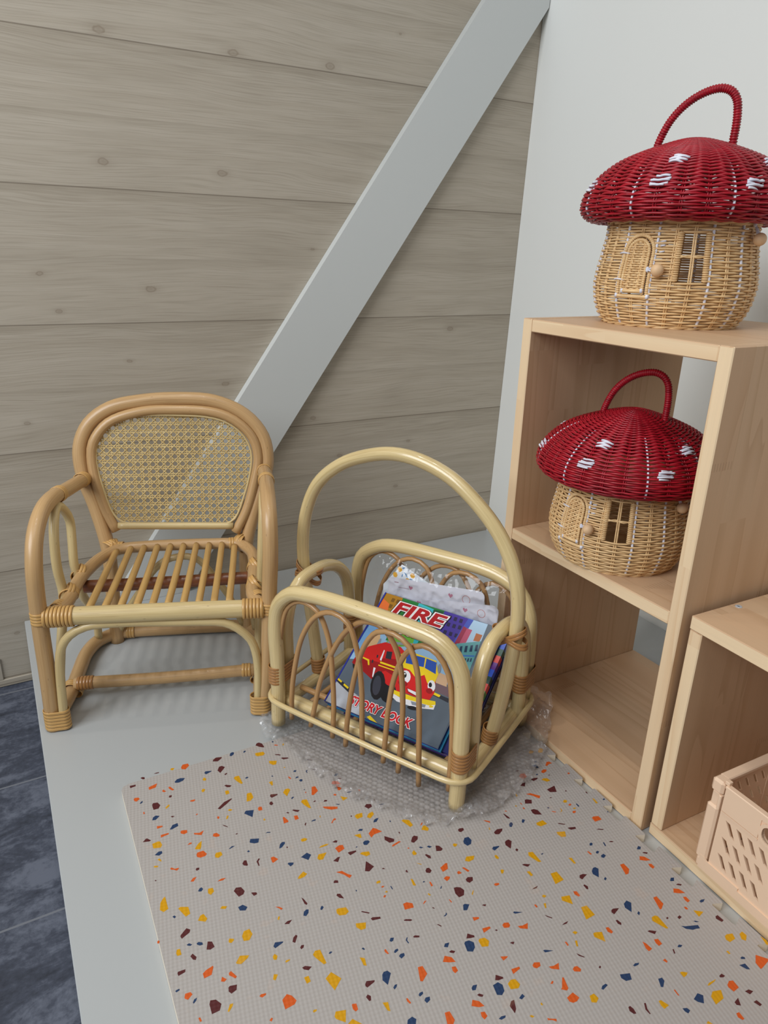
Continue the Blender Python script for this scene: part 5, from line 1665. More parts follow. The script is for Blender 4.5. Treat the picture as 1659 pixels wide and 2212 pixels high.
# woven cane, clipped to its outline, in the plane of the back
PO = [(-.083, .248), (-.098, .263), (-.106, .283), (-.114, .316), (-.120, .345), (-.121, .374), (-.115, .396), (-.100, .415), (-.080, .429), (-.055, .437), (-.018, .439), (.026, .438), (.073, .435), (.102, .428), (.124, .416), (.142, .398), (.153, .372), (.153, .349), (.146, .316), (.135, .283), (.124, .256), (.110, .241)]
def clip(p, d):
    ts_ = []
    for i in range(len(PO)):
        a, b = PO[i], PO[(i+1) % len(PO)]; ex, ey = b[0]-a[0], b[1]-a[1]; den = d[0]*ey-d[1]*ex
        if abs(den) < 1e-9: continue
        t = ((a[0]-p[0])*ey-(a[1]-p[1])*ex)/den; q = ((a[0]-p[0])*d[1]-(a[1]-p[1])*d[0])/den
        if 0 <= q < 1: ts_.append(t)
    return (min(ts_), max(ts_)) if len(ts_) > 1 else None
PZ = math.tan(R_(10))
def onback(x, z, off): return V((x, .2575+PZ*(z-.2)-off, z+off*PZ))
def cane(m):
    per = .01315; th = .00055
    def strand(p, d, w, off, wob, ph):
        c = clip(p, d)
        if not c: return
        L = c[1]-c[0]; n = max(2, int(L/(per/4))+1); base = len(m.v); nx, nz = -d[1], d[0]
        for i in range(n):
            t = c[0]+L*i/(n-1); x, z = p[0]+d[0]*t, p[1]+d[1]*t
            o = off+wob*math.cos(PI*t/(per/2)+ph)
            for sx, so in ((-1, -1), (-.6, 1), (.6, 1), (1, -1)): m.v.append(onback(x+nx*w*sx, z+nz*w*sx, o+th*so*.5))
        for i in range(n-1):
            for k in range(4):
                k2 = (k+1) % 4; m.face((base+i*4+k, base+i*4+k2, base+(i+1)*4+k2, base+(i+1)*4+k), MT['cane'], None, k != 3)
    cx, cz = .0155, .338; g = .0018
    for i in range(-13, 14):
        for s_ in (-1, 1):
            strand((cx+(i+.5)*per+s_*g, cz), (0, 1), .00105, .0004, .0004, i*PI+(0 if s_ > 0 else PI))
            strand((cx, cz+(i+.5)*per+s_*g), (1, 0), .00105, .0010, .0004, i*PI+(0 if s_ > 0 else PI))
    r = 2**-.5
    for i in range(-26, 27):
        strand((cx+(i+.5)*per, cz), (r, r), .00082, .0018, .0003, 0)
        strand((cx+(i+.5)*per, cz), (r, -r), .00082, .0024, .0003, PI)
part('cane_panel', ch, cane)
pole('panel_beading', ch, [onback(x, z, .0045) for x, z in PO], .0021, pale, seg=8, closed=True)
# seat
ringp = [(-.147, .004, .2), (-.1345, .035, .2), (-.1335, .121, .2), (-.1285, .163, .2), (-.115, .215, .2), (-.092, .248, .2), (-.04, .258, .2), (.006, .2595, .2), (.07, .258, .2), (.1216, .2523, .2), (.1475, .2131, .2), (.1531, .1182, .2), (.153, .035, .2), (.165, .004, .2)]
pole('seat_rail', ch, ringp, .0106, tan)
fr = pole('front_rail', ch, [(-.152, .0, .1995), (-.06, .0, .1985), (.0, 0, .198), (.08, 0, .197), (.170, 0, .195)], .0140, pale, seg=16)
fr['label'] = 'thick pale greenish rattan pole along the front of the seat'
for i in range(10):
    u_ = -.095+i*.02345
    b1 = .252 if 0 < i < 9 else .238
    pole('seat_slat', ch, [(u_, .010, .2005), (u_+.0008, .13, .203-.001*(i % 2)), (u_, b1, .2015)], .0058, MT['slat'], seg=10)
dk = pole('under_seat_pole', ch, [(-.131, .140, .1795), (0, .141, .1795), (.150, .146, .1795)], .0110, MT['dark']); dk['label'] = 'red-brown pole under the slats'
pole('front_arch', ch, [(-.149, -.003, .008), (-.147, -.004, .049), (-.141, -.004, .128), (-.135, -.004, .150), (-.122, -.004, .168), (-.097, -.004, .1815), (-.039, -.002, .1835), (.03, -.002, .180), (.080, -.002, .1775), (.107, -.003, .175), (.128, -.004, .164), (.147, -.004, .143), (.154, -.004, .122), (.157, -.004, .094), (.156, -.004, .043), (.152, -.003, .008)], .0069, pale)
pole('rear_arch', ch, [(-.112, .262, .022), (-.100, .254, .055), (-.078, .252, .090), (-.059, .252, .118), (-.040, .252, .148), (-.015, .252, .171), (.012, .252, .179), (.041, .252, .175), (.059, .252, .158), (.078, .252, .127), (.098, .252, .095), (.113, .254, .055), (.124, .262, .022)], .0066, pale)
loopL = [(-.158, .018, .024), (-.155, .024, .07), (-.150, .034, .12), (-.147, .056, .165), (-.1455, .072, .200), (-.147, .066, .252), (-.146, .069, .296), (-.1465, .083, .322), (-.147, .1085, .3375), (-.144, .132, .322), (-.142, .148, .297), (-.142, .145, .264), (-.143, .141, .223), (-.142, .146, .201), (-.142, .159, .157), (-.140, .195, .11), (-.142, .226, .060), (-.146, .240, .024)]
loopR = [(.159 if z < .06 else .165+(z-.2)*.07, b, z+(.012 if z > .3 else 0)) for (u_, b, z) in loopL]
loopR[0] = (.157, .018, .024); loopR[1] = (.158, .024, .07); loopR[-2] = (.147, .226, .060); loopR[-1] = (.149, .240, .024)
pole('side_arch', ch, loopL, .0073, pale); pole('side_arch', ch, loopR, .0073, pale)
pole('base_rail', ch, [(-.164, .013, .0142), (-.160, .045, .0142), (-.158, .09, .0142), (-.160, .15, .0142), (-.160, .20, .0142), (-.148, .243, .0142), (-.124, .2655, .0142), (-.095, .272, .0142), (-.02, .273, .0142), (.067, .272, .0142), (.118, .268, .0142), (.148, .247, .0142), (.160, .20, .0142), (.160, .14, .0142), (.158, .09, .0142), (.158, .04, .0142), (.158, .013, .0142)], .0122, tan)
pole('stretcher', ch, [(-.152, .082, .027), (0, .083, .026), (.152, .087, .028)], .0105, tan)
def bd(root, c, ax, circ, mat=None, n=4, **kw): return part('binding', root, lambda m: m.binding(c, ax, mat or MT['bind'], circ, n, **kw))
bd(ch, (-.161, 0, .2), (0, 0, 1), [(0, 0, RP), (.016, 0, .006)], n=4, ref=(1, 0, 0))
bd(ch, (-.1335, 0, .199), (1, 0, 0), [(0, 0, .0146)], n=8, pitch=.0054, w=.0025, th=.0012)
bd(ch, (.1790, 0, .196), (0, 0, 1), [(0, 0, RP), (-.014, 0, .006)], n=4, ref=(1, 0, 0))
bd(ch, (.1530, 0, .1955), (1, 0, 0), [(0, 0, .0146)], n=6, pitch=.0054, w=.0025, th=.0012)
bd(ch, (-.157, 0, .020), (0, 0, 1), [(-.0085, 0, RP), (.0085, -.002, .0085)], n=6, pitch=.0058, w=.0028, ref=(1, 0, 0))
bd(ch, (.157, 0, .020), (0, 0, 1), [(.0065, 0, RP), (-.0055, -.002, .0085)], n=6, pitch=.0058, w=.0028, ref=(1, 0, 0))
bd(ch, (-.1445, .262, .3315), (.06, .95, -.12), [(0, 0, RP)], n=4, pitch=.0052)
bd(ch, (-.1505, .137, .3475), (.06, .95, -.12), [(0, 0, RP)], n=3, pitch=.0052)
bd(ch, (.1760, .258, .341), (-.03, .95, -.2), [(0, 0, RP)], n=3, pitch=.0052)
bd(ch, (.180, .125, .3655), (-.03, .97, -.05), [(0, 0, RP)], n=3, pitch=.0052)
for sx, cu in ((-1, -.1145), (1, .1345)):
    for k_, tl in ((0, .7), (1, -.7)):
        bd(ch, (cu+.006*sx*-1, .258, .200), (.75*-sx, .6, .25*(1 if k_ else -1)), [(0, 0, .0158)], n=3, pitch=.0045, tilt=tl*.4)
    bd(ch, (cu-sx*.022, .2555, .2), (1, .1*sx, 0), [(0, 0, .0106)], n=3, pitch=.0048)
for cu, sx in ((-.139, -1), (.1585, 1)):
    for bb in (.0725, .1455):
        bd(ch, (cu, bb, .2), (.1*sx, 1, .1), [(0, 0, .0112), (-.0065 if sx > 0 else .0065, 0, .0095)], n=3, pitch=.0048, tilt=.12, ref=(1, 0, 0))
        bd(ch, (cu, bb, .2015), (.8, .2, .55*sx), [(0, 0, .0165)], n=2, pitch=.0046)
    bd(ch, (cu+.002*sx, .026, .2), (.2*-sx, 1, 0), [(0, 0, .0108)], n=3, pitch=.0052)
bd(ch, (-.134, .082, .027), (1, 0, 0), [(0, 0, .0105)], MT['bind_b'], n=5, pitch=.0052)
bd(ch, (.134, .0866, .028), (1, 0, 0), [(0, 0, .0105)], n=3, pitch=.0052)
bd(ch, (-.158, .082, .0185), (0, 1, .1), [(0, 0, .0122), (.010, .008, .007)], n=3, pitch=.0046, ref=(1, 0, 0))
bd(ch, (.158, .086, .0185), (0, 1, .1), [(0, 0, .0122), (-.010, .008, .007)], n=3, pitch=.0046, ref=(1, 0, 0))
bd(ch, (-.093, .2725, .0150), (1, 0, 0), [(0, 0, .0124)], n=3, pitch=.005)

# ------------------------------------------------------------------ rattan magazine rack; local u along the front, b to the back
RZ = .0140
rk = thing('magazine_rack', 'straw-coloured rattan magazine rack with tall hoop handle and reed arches', 'magazine rack', (-.7575, -.7087, RZ), R_(-62.07))
rp = MT['rackpole']
frontU = [(-.1605, 0, 0), (-.159, 0, .06), (-.159, 0, .113), (-.161, 0, .1735), (-.153, 0, .2138), (-.1266, 0, .2405), (-.095, 0, .2475), (-.0637, 0, .2508), (.0324, 0, .2519), (.085, 0, .2505), (.112, 0, .2485), (.1339, 0, .2385), (.1525, 0, .2120), (.1585, 0, .172), (.1605, 0, .110), (.161, 0, .0534), (.1600, 0, 0)]
pole('front_frame', rk, frontU, .0113, rp, seg=14)
backU = [(-.166, .225, 0), (-.1665, .225, .0931), (-.1685, .225, .1550), (-.158, .225, .2123), (-.1227, .225, .2394), (-.0922, .225, .2480), (-.0048, .225, .2520), (.0963, .225, .2476), (.1358, .225, .2299), (.1547, .225, .1966), (.160, .225, .1476), (.1595, .225, .06), (.1585, .225, 0)]
pole('back_frame', rk, backU, .0113, rp, seg=14)
for sx in (-1, 1):
    pole('side_arch', rk, [(.1625*sx, .028, .034), (.163*sx, .029, .10), (.163*sx, .029, .165), (.163*sx, .0395, .200), (.163*sx, .062, .2245), (.163*sx, .094, .2305), (.163*sx, .13, .2275), (.163*sx, .160, .2140), (.163*sx, .184, .187), (.163*sx, .195, .145), (.163*sx, .197, .09), (.163*sx, .197, .034)], .0104, rp)
hoop = [(-.158, .102, .046), (-.163, .102, .078), (-.174, .102, .15), (-.186, .102, .222), (-.1885, .102, .272), (-.180, .102, .328), (-.157, .102, .377), (-.1145, .102, .4150), (-.067, .102, .437), (-.022, .102, .4475), (.021, .102, .4455), (.069, .102, .4305), (.111, .102, .4020), (.144, .102, .369), (.1665, .102, .332), (.1790, .102, .293), (.1830, .102, .245), (.1790, .102, .184), (.169, .102, .103), (.160, .102, .048)]
pole('hoop_handle', rk, hoop, .0100, rp, seg=14)
pole('base_rail', rk, [(-.158, .018, .0375), (0, .0185, .038), (.160, .018, .039)], .0105, rp)
pole('base_rail', rk, [(-.162, .207, .036), (0, .2065, .036), (.158, .207, .036)], .0105, rp)
pole('base_rail', rk, [(-.156, .012, .034), (-.1555, .11, .034), (-.158, .213, .034)], .0100, rp)
pole('base_rail', rk, [(.158, .012, .036), (.157, .11, .035), (.157, .213, .034)], .0100, rp)
for i, bb in enumerate((.042,)):
    pole('base_rod', rk, [(-.147, bb, .0485), (0, bb+.0005, .0475), (.149, bb, .0485)], .0048, MT['reed'], seg=8)
for uu in (-.118, -.085, -.035, .02, .075, .125):
    pole('base_rod', rk, [(uu, .030, .0365), (uu+.001, .11, .0370), (uu, .205, .0360)], .0050, MT['reed'], seg=8)
ARCH = [[(-.159, .030), (-.157, .095), (-.154, .155), (-.138, .212), (-.113, .2305), (-.082, .2245), (-.062, .187), (-.054, .120), (-.0515, .070), (-.052, .020)],
        [(-.130, .022), (-.127, .066), (-.121, .110), (-.103, .180), (-.076, .2225), (-.047, .2365), (-.021, .228), (-.005, .190), (.0035, .133), (.005, .07), (.005, .018)],
        [(-.094, .022), (-.087, .06), (-.078, .104), (-.055, .165), (-.029, .2105), (.001, .2345), (.031, .235), (.051, .2140), (.062, .180), (.0675, .121), (.067, .06), (.066, .013)],
        [(-.026, .018), (-.023, .05), (-.018, .092), (-.007, .154), (.009, .206), (.028, .2315), (.054, .2375), (.078, .2265), (.0915, .196), (.098, .134), (.1005, .07), (.101, .008)],
        [(.040, .018), (.0415, .06), (.0445, .115), (.054, .171), (.072, .213), (.094, .2295), (.116, .2245), (.134, .2010), (.1425, .153), (.146, .09), (.147, .022)]]
for i, A in enumerate(ARCH):
    pole('reed_arch', rk, [(x, -.0005-.0042*(1 if i % 2 else -1)*(1 if z > .08 else z/.08)-.0008, z) for x, z in A], .0040, MT['reed'], seg=9)
for i, A in enumerate(ARCH):
    pole('reed_arch', rk, [(x-.004, .2235-.0042*(1 if i % 2 else -1), z) for x, z in A], .0040, MT['reed'], seg=9)
c_ = .030; x1, x0, y0_, y1_ = .1775, -.1775, -.0165, .2415
band = []
for cx, cy, a0 in ((x1-c_, y0_+c_, -90), (x1-c_, y1_-c_, 0), (x0+c_, y1_-c_, 90), (x0+c_, y0_+c_, 180)):
    for k_ in range(6): a = R_(a0+90*k_/5); band.append((cx+c_*math.cos(a), cy+c_*math.sin(a), .051))
pole('reed_band', rk, band, .0043, MT['rackpole'], seg=9, closed=True, step=.02)
bb_ = MT['bind_b']
for sx in (-1, 1):
    bd(rk, (.161*sx, .014, .092 if sx < 0 else .080), (0, 0, 1), [(0, -.014, .0116), (0, .0145, .0106)], bb_, n=6, pitch=.0052, ref=(1, 0, 0))
    bd(rk, (.162*sx, .211, .094), (0, 0, 1), [(0, .014, .0116), (0, -.0145, .0106)], bb_, n=6, pitch=.0052, ref=(1, 0, 0))
    for tl in (.45, -.45):
        bd(rk, (.1745*sx, .100, .224), (.16*sx*-1, .0, .95), [(-.0115*-sx*-1, 0, .0108), (.0125*-sx*-1, 0, .0115)], bb_, n=2, pitch=.0048, tilt=tl, ref=(1, 0, 0))
    bd(rk, (.159*sx, .102, .056), (.12*sx, 0, 1), [(0, 0, .0112)], bb_, n=5, pitch=.005)

# ------------------------------------------------------------------ books leaning in the rack
BO = V(BOOK['BL']); wd, hd, bn = V(BOOK['wd']), V(BOOK['hd']), V(BOOK['n']); BW, BH = BOOK['w'], BOOK['h']
BM = Matrix((( wd.x, hd.x, bn.x, BO.x), (wd.y, hd.y, bn.y, BO.y), (wd.z, hd.z, bn.z, BO.z), (0, 0, 0, 1)))
def bookroot(name, label, s, t, q):
    o = thing(name, label, 'book'); o.matrix_world = BM @ Matrix.Translation((s, t, q)); return o
PC = dict(sky=(150, 190, 225), ltblue=(120, 170, 220), midblue=(70, 120, 190), ochre=(170, 120, 30), ochred=(120, 82, 24), orange2=(226, 112, 50), beige=(214, 176, 130),
          green=(34, 120, 52), cyan=(60, 180, 190), lime=(110, 180, 60), greend=(20, 80, 44), purple=(66, 48, 148), purpled=(34, 26, 70), blue=(66, 84, 180), pale=(170, 200, 225),
          pink=(186, 80, 110), rose=(150, 44, 74), brick=(180, 104, 60), teal=(96, 160, 164), teald=(44, 66, 92), tan=(212, 176, 140), mauve=(116, 92, 100), road=(92, 104, 116),
          white2=(186, 190, 198), dark=(44, 46, 56), yellow=(246, 214, 30), black=(24, 24, 30), red=(214, 30, 30), redd=(160, 16, 22), orange=(236, 130, 40), grey=(140, 148, 160),
          white=(240, 240, 245), wheel=(58, 60, 72), blue2=(40, 84, 180))
def glyphs(txt, box, shear=.12, bold=.025, sx=1.0):
    """flat triangles of a line of lettering fitted to box (x0, y0, x1, y1)"""
    cu = bpy.data.curves.new('lettering', 'FONT'); cu.body = txt; cu.shear = shear; cu.offset = bold; cu.resolution_u = 3
    ob = bpy.data.objects.new('lettering', cu); COL.objects.link(ob); bpy.context.view_layer.update()
    me = ob.evaluated_get(bpy.context.evaluated_depsgraph_get()).to_mesh()
    P = [v.co.copy() for v in me.vertices]; F = [tuple(p.vertices) for p in me.polygons]
    ob.to_mesh_clear(); bpy.data.objects.remove(ob); bpy.data.curves.remove(cu)
    return P, F
def letter(m, txt, box, q, col, mat, grow=0.0, shear=.12, bold=.02, ref=None):
    P, F = glyphs(txt, box, shear, bold)
    R0, _ = glyphs(txt, box, shear, .02) if ref is None else (ref, 0)
    xa, xb = min(p.x for p in R0), max(p.x for p in R0); ya, yb = min(p.y for p in R0), max(p.y for p in R0)
    kx, ky = (box[2]-box[0])/(xb-xa), (box[3]-box[1])/(yb-ya); b = len(m.v)
    for p in P: m.v.append(V((box[0]+(p.x-xa)*kx, box[1]+(p.y-ya)*ky, q)))
    for f in F: m.face([b+i for i in f], mat, None, False, col)
b1 = bookroot('story_book', 'picture book with red fire engine cover and red STORY BOOK lettering in the rack', 0, 0, 0)
PR = MT['print']
m = MB()
m.plate([[(0, 0), (BW, 0), (BW, BH), (0, BH)]], -.0016, 0, PR, col=lin((92, 104, 116)), sidecol=lin((40, 60, 140)))
def inside(p): return (min(max(p[0]/1000, .0004), BW-.0004), min(max(p[1]/1000, .0004), BH-.0004))
q = .00003
for name, pts in ART:
    P = [inside(p) for p in pts]; b = len(m.v); q += .000012
    m.v += [V((x, y, q)) for x, y in P]
    for a, bb, c in tessellate_polygon([[V((x, y, 0)) for x, y in P]]):
        A_, B_, C_ = (V((*P[i], 0)) for i in (a, bb, c))
        if (B_-A_).cross(C_-A_).z < 0: bb, c = c, bb
        m.face((b+a, b+bb, b+c), PR, None, False, lin(PC[name]))
b = len(m.v); q += .000012; m.v += [V((x, y, q)) for x, y in ((0, 0), (.0024, 0), (.0024, BH), (0, BH))]; m.face((b, b+1, b+2, b+3), PR, None, False, lin((36, 48, 150)))
wht, rd = lin((244, 240, 240)), lin((206, 22, 34)); dk_ = lin((40, 20, 24))
def title(txt, box, fill, shear=.15):
    global q
    g0 = glyphs(txt, box, shear, .02)[0]
    letter(m, txt, box, q+.00003, dk_, PR, shear=shear, bold=.11, ref=g0)
    letter(m, txt, box, q+.00005, wht, PR, shear=shear, bold=.085, ref=g0)
    letter(m, txt, box, q+.00007, fill, PR, shear=shear, bold=.035, ref=g0)
title('FIRE', (.0305, .1755, .1230, .1975), lin((178, 18, 28)))
title('ENGINE', (.0335, .1460, .1240, .1665), lin((178, 18, 28)))
title('STORY BOOK', (.0400, .0108, .1472, .0250), rd, .1)
m.build('front_cover', b1, True)
part('page_block', b1, lambda m: m.box((.002, .002, -.0042), (BW-.003, BH-.003, -.0017), MT['pages'], 0, .0002))
def cover(root, s0, t0, s1, t1, qa, qb, rgb, name='back_cover'):
    m = MB(); m.plate([[(s0, t0), (s1, t0), (s1, t1), (s0, t1)]], qa, qb, PR, col=lin(rgb)); return m.build(name, root, True)
cover(b1, 0, 0, BW, BH, -.0059, -.0043, (44, 64, 150))
def book(name, label, s, t, q, w, h, th, rgb, spine=None):
    o = bookroot(name, label, s, t, q)
    cover(o, 0, 0, w, h, -.0012, 0, rgb, 'front_cover')
    part('page_block', o, lambda m: m.box((.002, .002, -th+.0013), (w-.0025, h-.002, -.0013), MT['pages'], 0, .0002))
    cover(o, 0, 0, w, h, -th, -th+.0012, rgb)
    if spine:
        m = MB(); n = 16
        for i in range(n):
            c = spine[i % len(spine)]
            m.plate([[(w-.0022, h*i/n), (w, h*i/n), (w, h*(i+1)/n), (w-.0022, h*(i+1)/n)]], -th+.00125, -.00125, PR, col=lin(c))
        for i in range(n): m.plate([[(w-.0110, h*i/n), (w-.0001, h*i/n), (w-.0001, h*(i+1)/n), (w-.0110, h*(i+1)/n)]], .00005, .00015, PR, col=lin(spine[i % len(spine)]))
        sp = m.build('spine', o, True); sp['label'] = 'spine with blocks of red, green, orange, blue and purple'
    return o
book('thin_book', 'thin teal-edged book directly behind the fire engine book', .004, -.001, -.0062, BW-.001, BH-.006, .0042, (36, 120, 160))
book('thin_book', 'thin navy book sticking out at the top right behind the teal-edged book', .016, .002, -.0107, BW-.001, BH-.006, .0050, (28, 34, 96))
book('thick_book', 'thick book with a spine of red, green, orange and blue blocks in the rack', .0250, .001, -.0162, BW-.002, .192, .0125, (60, 40, 110),
     [(226, 76, 70), (40, 70, 60), (60, 96, 210), (110, 60, 150), (226, 76, 70), (50, 90, 80), (56, 96, 200), (232, 118, 84), (90, 160, 80)])
book('thin_book', 'dark blue book at the very back of the stack in the rack', .0290, .004, -.0290, BW-.004, .172, .0070, (30, 34, 92))

# clear bag with cards behind the books; local axes of the rack
RM = Matrix.Translation((-.7575, -.7087, RZ)) @ Matrix.Rotation(R_(-62.07), 4, 'Z')
up = V((0, .006, .14)).normalized(); fn = V((0, -up.z, up.y))
BG = RM @ Matrix(((1, 0, 0, 0), (0, up.y, fn.y, .2045), (0, up.z, fn.z, .10), (0, 0, 0, 1)))
def inpoly(x, y, P):
    r = False
    for i in range(len(P)):
        x1, y1 = P[i-1]; x2, y2 = P[i]
        if (y1 > y) != (y2 > y) and x < (x2-x1)*(y-y1)/(y2-y1)+x1: r = not r
    return r
def edgedist(x, y, P):
    d = 9
    for i in range(len(P)):
        a, b = V(P[i-1]), V(P[i]); p = V((x, y)); t = max(0, min(1, (p-a).dot(b-a)/max((b-a).length_squared, 1e-12)))
        d = min(d, (p-a-(b-a)*t).length)
    return d
def sheet(P, step, hfun, mat, M=None, pull=True):
    m = MB(); xs = [p[0] for p in P]; ys = [p[1] for p in P]; x0, y0 = min(xs), min(ys)
    nx, ny = int((max(xs)-x0)/step)+2, int((max(ys)-y0)/step)+2; ids = {}
    def vid(i, j):
        if (i, j) not in ids:
            x, y = x0+i*step, y0+j*step; dx, dy, dz = hfun(x, y); ids[i, j] = len(m.v); m.v.append(V((x+dx, y+dy, dz)))
        return ids[i, j]
    for i in range(nx):
        for j in range(ny):
            if inpoly(x0+(i+.5)*step, y0+(j+.5)*step, P):
                m.face((vid(i, j), vid(i+1, j), vid(i+1, j+1), vid(i, j+1)), mat)
    return m
BAGP = [(-.135, .0), (-.1331, .0383), (-.1313, .0822), (-.1123, .1314), (-.0859, .1365), (-.0428, .1300), (.0086, .1301), (.0502, .1395), (.099, .141), (.1247, .1357), (.1300, .1002), (.130, .0)]
bag = thing('clear_plastic_bag', 'crinkled clear plastic bag holding white cards, behind the books in the rack', 'plastic bag'); bag.matrix_world = BG
def crease(x, y, s, f): 
    n = noise.noise(V((x*f, y*f, s)))+.5*noise.noise(V((x*f*2.3, y*f*2.3, s+4))); return (1-abs(n)*2.2)
def bagh(s, off, amp):
    def f(x, y):
        e = min(1, edgedist(x, y, BAGP)/.02)
        z = off*(.25+.75*e)+amp*(.6*crease(x, y, s, 26)+.6*crease(x*1.6, y*.7, s+9, 60)+.25*crease(x*.6, y*1.7, s+5, 120))+.0012*noise.noise(V((x*120, y*120, s)))
        return (.003*noise.noise(V((x*40, y*40, s+2))), .003*noise.noise(V((x*40, y*40, s+3))), z)
    return f
sheet(BAGP, .0022, bagh(1.3, .0125, .0020), MT['film']).build('front_film', bag)
sheet(BAGP, .0028, bagh(7.7, -.0035, .0026), MT['film']).build('back_film', bag)
def cardlike(name, label, cat, P, q, th, extra, col=(224, 224, 232)):
    o = MB(); C = lin(col)
    o.plate([P], q-th, q, PR, col=C)
    for c, pts in extra:
        b = len(o.v); o.v += [V((x, y, q+.00006)) for x, y in pts]
        for a, bb, cc in tessellate_polygon([[V((x, y, 0)) for x, y in pts]]):
            A_, B_, C_ = (V((*pts[i], 0)) for i in (a, bb, cc))
            if (B_-A_).cross(C_-A_).z < 0: bb, cc = cc, bb
            o.face((b+a, b+bb, b+cc), PR, None, False, lin(c))
    ob = o.build(name, None, True); ob.matrix_world = BG; return tag(ob, label, cat)
def arc(cx, cy, r, a0, a1, n=6): return [(cx+r*math.cos(R_(a0+(a1-a0)*i/n)), cy+r*math.sin(R_(a0+(a1-a0)*i/n))) for i in range(n+1)]
def heart(x, y, s): return [(x, y-s), (x+s, y+.1*s), (x+.8*s, y+.7*s), (x+.35*s, y+.8*s), (x, y+.35*s), (x-.35*s, y+.8*s), (x-.8*s, y+.7*s), (x-s, y+.1*s)]
def loopo(x, y, r, w, n=14):
    return [(x+(r-w)*math.cos(2*PI*i/n), y+(r-w)*math.sin(2*PI*i/n)) for i in range(n+1)]+[(x+r*math.cos(-2*PI*i/n), y+r*math.sin(-2*PI*i/n)) for i in range(n+1)]
pinkc = (196, 130, 150)
def rot2(P, k): return P
card1 = [(-.0900, .010), (.0877, .022), (.0868, .1124)]+[(.0868-.008+.008*math.cos(R_(a)), .1112+.008*math.sin(R_(a))) for a in (0, 30, 60, 85)]+[(.0698, .1187), (-.0043, .1087), (-.0823, .0988), (-.0880, .0965), (-.0897, .0910)]
cardlike('white_card', 'larger white card in the bag, its rounded top edge highest behind the books', 'card', card1, .0015, .0006,
         [(pinkc, heart(.028, .0975, .0042)), (pinkc, heart(-.046, .0895, .004)), ((200, 120, 110), loopo(.056, .0985, .0072, .0008)), ((176, 150, 160), [(-.078, .0905), (-.07, .0915), (-.07, .0935), (-.078, .0925)]), ((180, 160, 170), [(-.070, .0835), (-.048, .0860), (-.048, .0872), (-.070, .0847)])])
card2 = [(-.060, .012), (.112, .020), (.1142, .0923)]+[(.1062+.008*math.cos(R_(a)), .0962+.008*math.sin(R_(a))) for a in (0, 30, 60, 85)]+[(.1033, .1045), (.0251, .0893), (-.0196, .0771), (-.060, .070)]
cardlike('white_card', 'white card further right in the bag, in front of the larger one', 'card', card2, .0062, .0006,
         [(pinkc, heart(.058, .0830, .0042)), ((200, 120, 110), loopo(.086, .0855, .0070, .0008)), (pinkc, heart(-.026, .070, .004))])
fl = []
for i, (x, y) in enumerate([(-.0705, .1155), (-.079, .1035), (-.0455, .1105), (-.0545, .0990), (-.0385, .0965), (-.083, .0905), (-.022, .0955), (-.066, .0905)]): fl.append(((232, 176, 70), [(x+.0048*math.cos(a*1.05), y+.0052*math.sin(a*1.05)) for a in range(6)]))
for x, y, a in [(-.0635, .1195, .6), (-.0595, .1105, -.5), (-.065, .1060, 1.2), (-.0565, .1065, 2.2), (-.0480, .1035, .2), (-.0710, .0965, -.4), (-.0310, .1020, .9), (-.0455, .0905, 2), (-.0285, .0915, .4), (-.0600, .0940, 1.1)]:
    c, s_ = math.cos(a), math.sin(a); fl.append(((110, 150, 190), [(x+u_*c-v_*s_, y+u_*s_+v_*c) for u_, v_ in ((-.0042, 0), (0, .0016), (.0042, 0), (0, -.0016))]))
cardlike('floral_paper', 'corner of white paper with yellow and blue flower print in the clear bag', 'paper', [(-.1015, .060), (-.010, .060), (-.0085, .1041), (-.0665, .1253), (-.1015, .0800)], -.0012, .0005, fl, (226, 232, 238))

# ------------------------------------------------------------------ bubble wrap under the rack
BWP = [(-.800, -.470), (-.838, -.500), (-.862, -.565), (-.857, -.608), (-.839, -.658), (-.823, -.722), (-.800, -.779), (-.765, -.825), (-.735, -.862), (-.710, -.877), (-.671, -.886), (-.616, -.880), (-.555, -.856), (-.503, -.826), (-.452, -.780), (-.425, -.750), (-.418, -.705), (-.436, -.682), (-.482, -.676), (-.482, -.60), (-.55, -.52), (-.66, -.44)]
def sst(a, b, x): t = max(0, min(1, (x-a)/(b-a))); return t*t*(3-2*t)
def bubble(x, y):
    e = edgedist(x, y, BWP)
    base = MATZ*(1-sst(-.600, -.585, y))
    base = max(base, .0185*sst(-.492, -.482, x))
    z = base+.0014
    # bubbles on a hexagonal grid
    p = .0085; ry = p*.866; j = round(y/ry); best = 9
    for jj in (j-1, j, j+1):
        ox = (jj % 2)*p/2; i = round((x-ox)/p); best = min(best, math.hypot(x-(i*p+ox), y-jj*ry))
    r = .0039
    if best < r: z += .0021*math.sqrt(1-(best/r)**2)
    z += .0011*(noise.noise(V((x*70, y*70, 1)))+1)
    k = 1-sst(0, .032, e)
    nn = noise.noise(V((x*55, y*55, 5))); n2 = noise.noise(V((x*100, y*100, 8)))
    z += k*(.0085*(nn+.30)+.003*abs(n2))
    # a crumpled tuft at the right-hand end and at the front corner
    for cx, cy, rr, hh in ((-.425, -.735, .055, .026), (-.665, -.872, .045, .013), (-.845, -.56, .05, .010)):
        w = max(0, 1-math.hypot(x-cx, y-cy)/rr)
        z += w*hh*(.6+.9*abs(nn)+.25*n2)
    return (.004*k*n2, .004*k*nn, max(z, base+.0006))
tag(sheet(BWP, .00150, bubble, MT['wrap']).build('bubble_wrap'), 'crumpled clear bubble wrap sheet under the rattan magazine rack', 'bubble wrap')

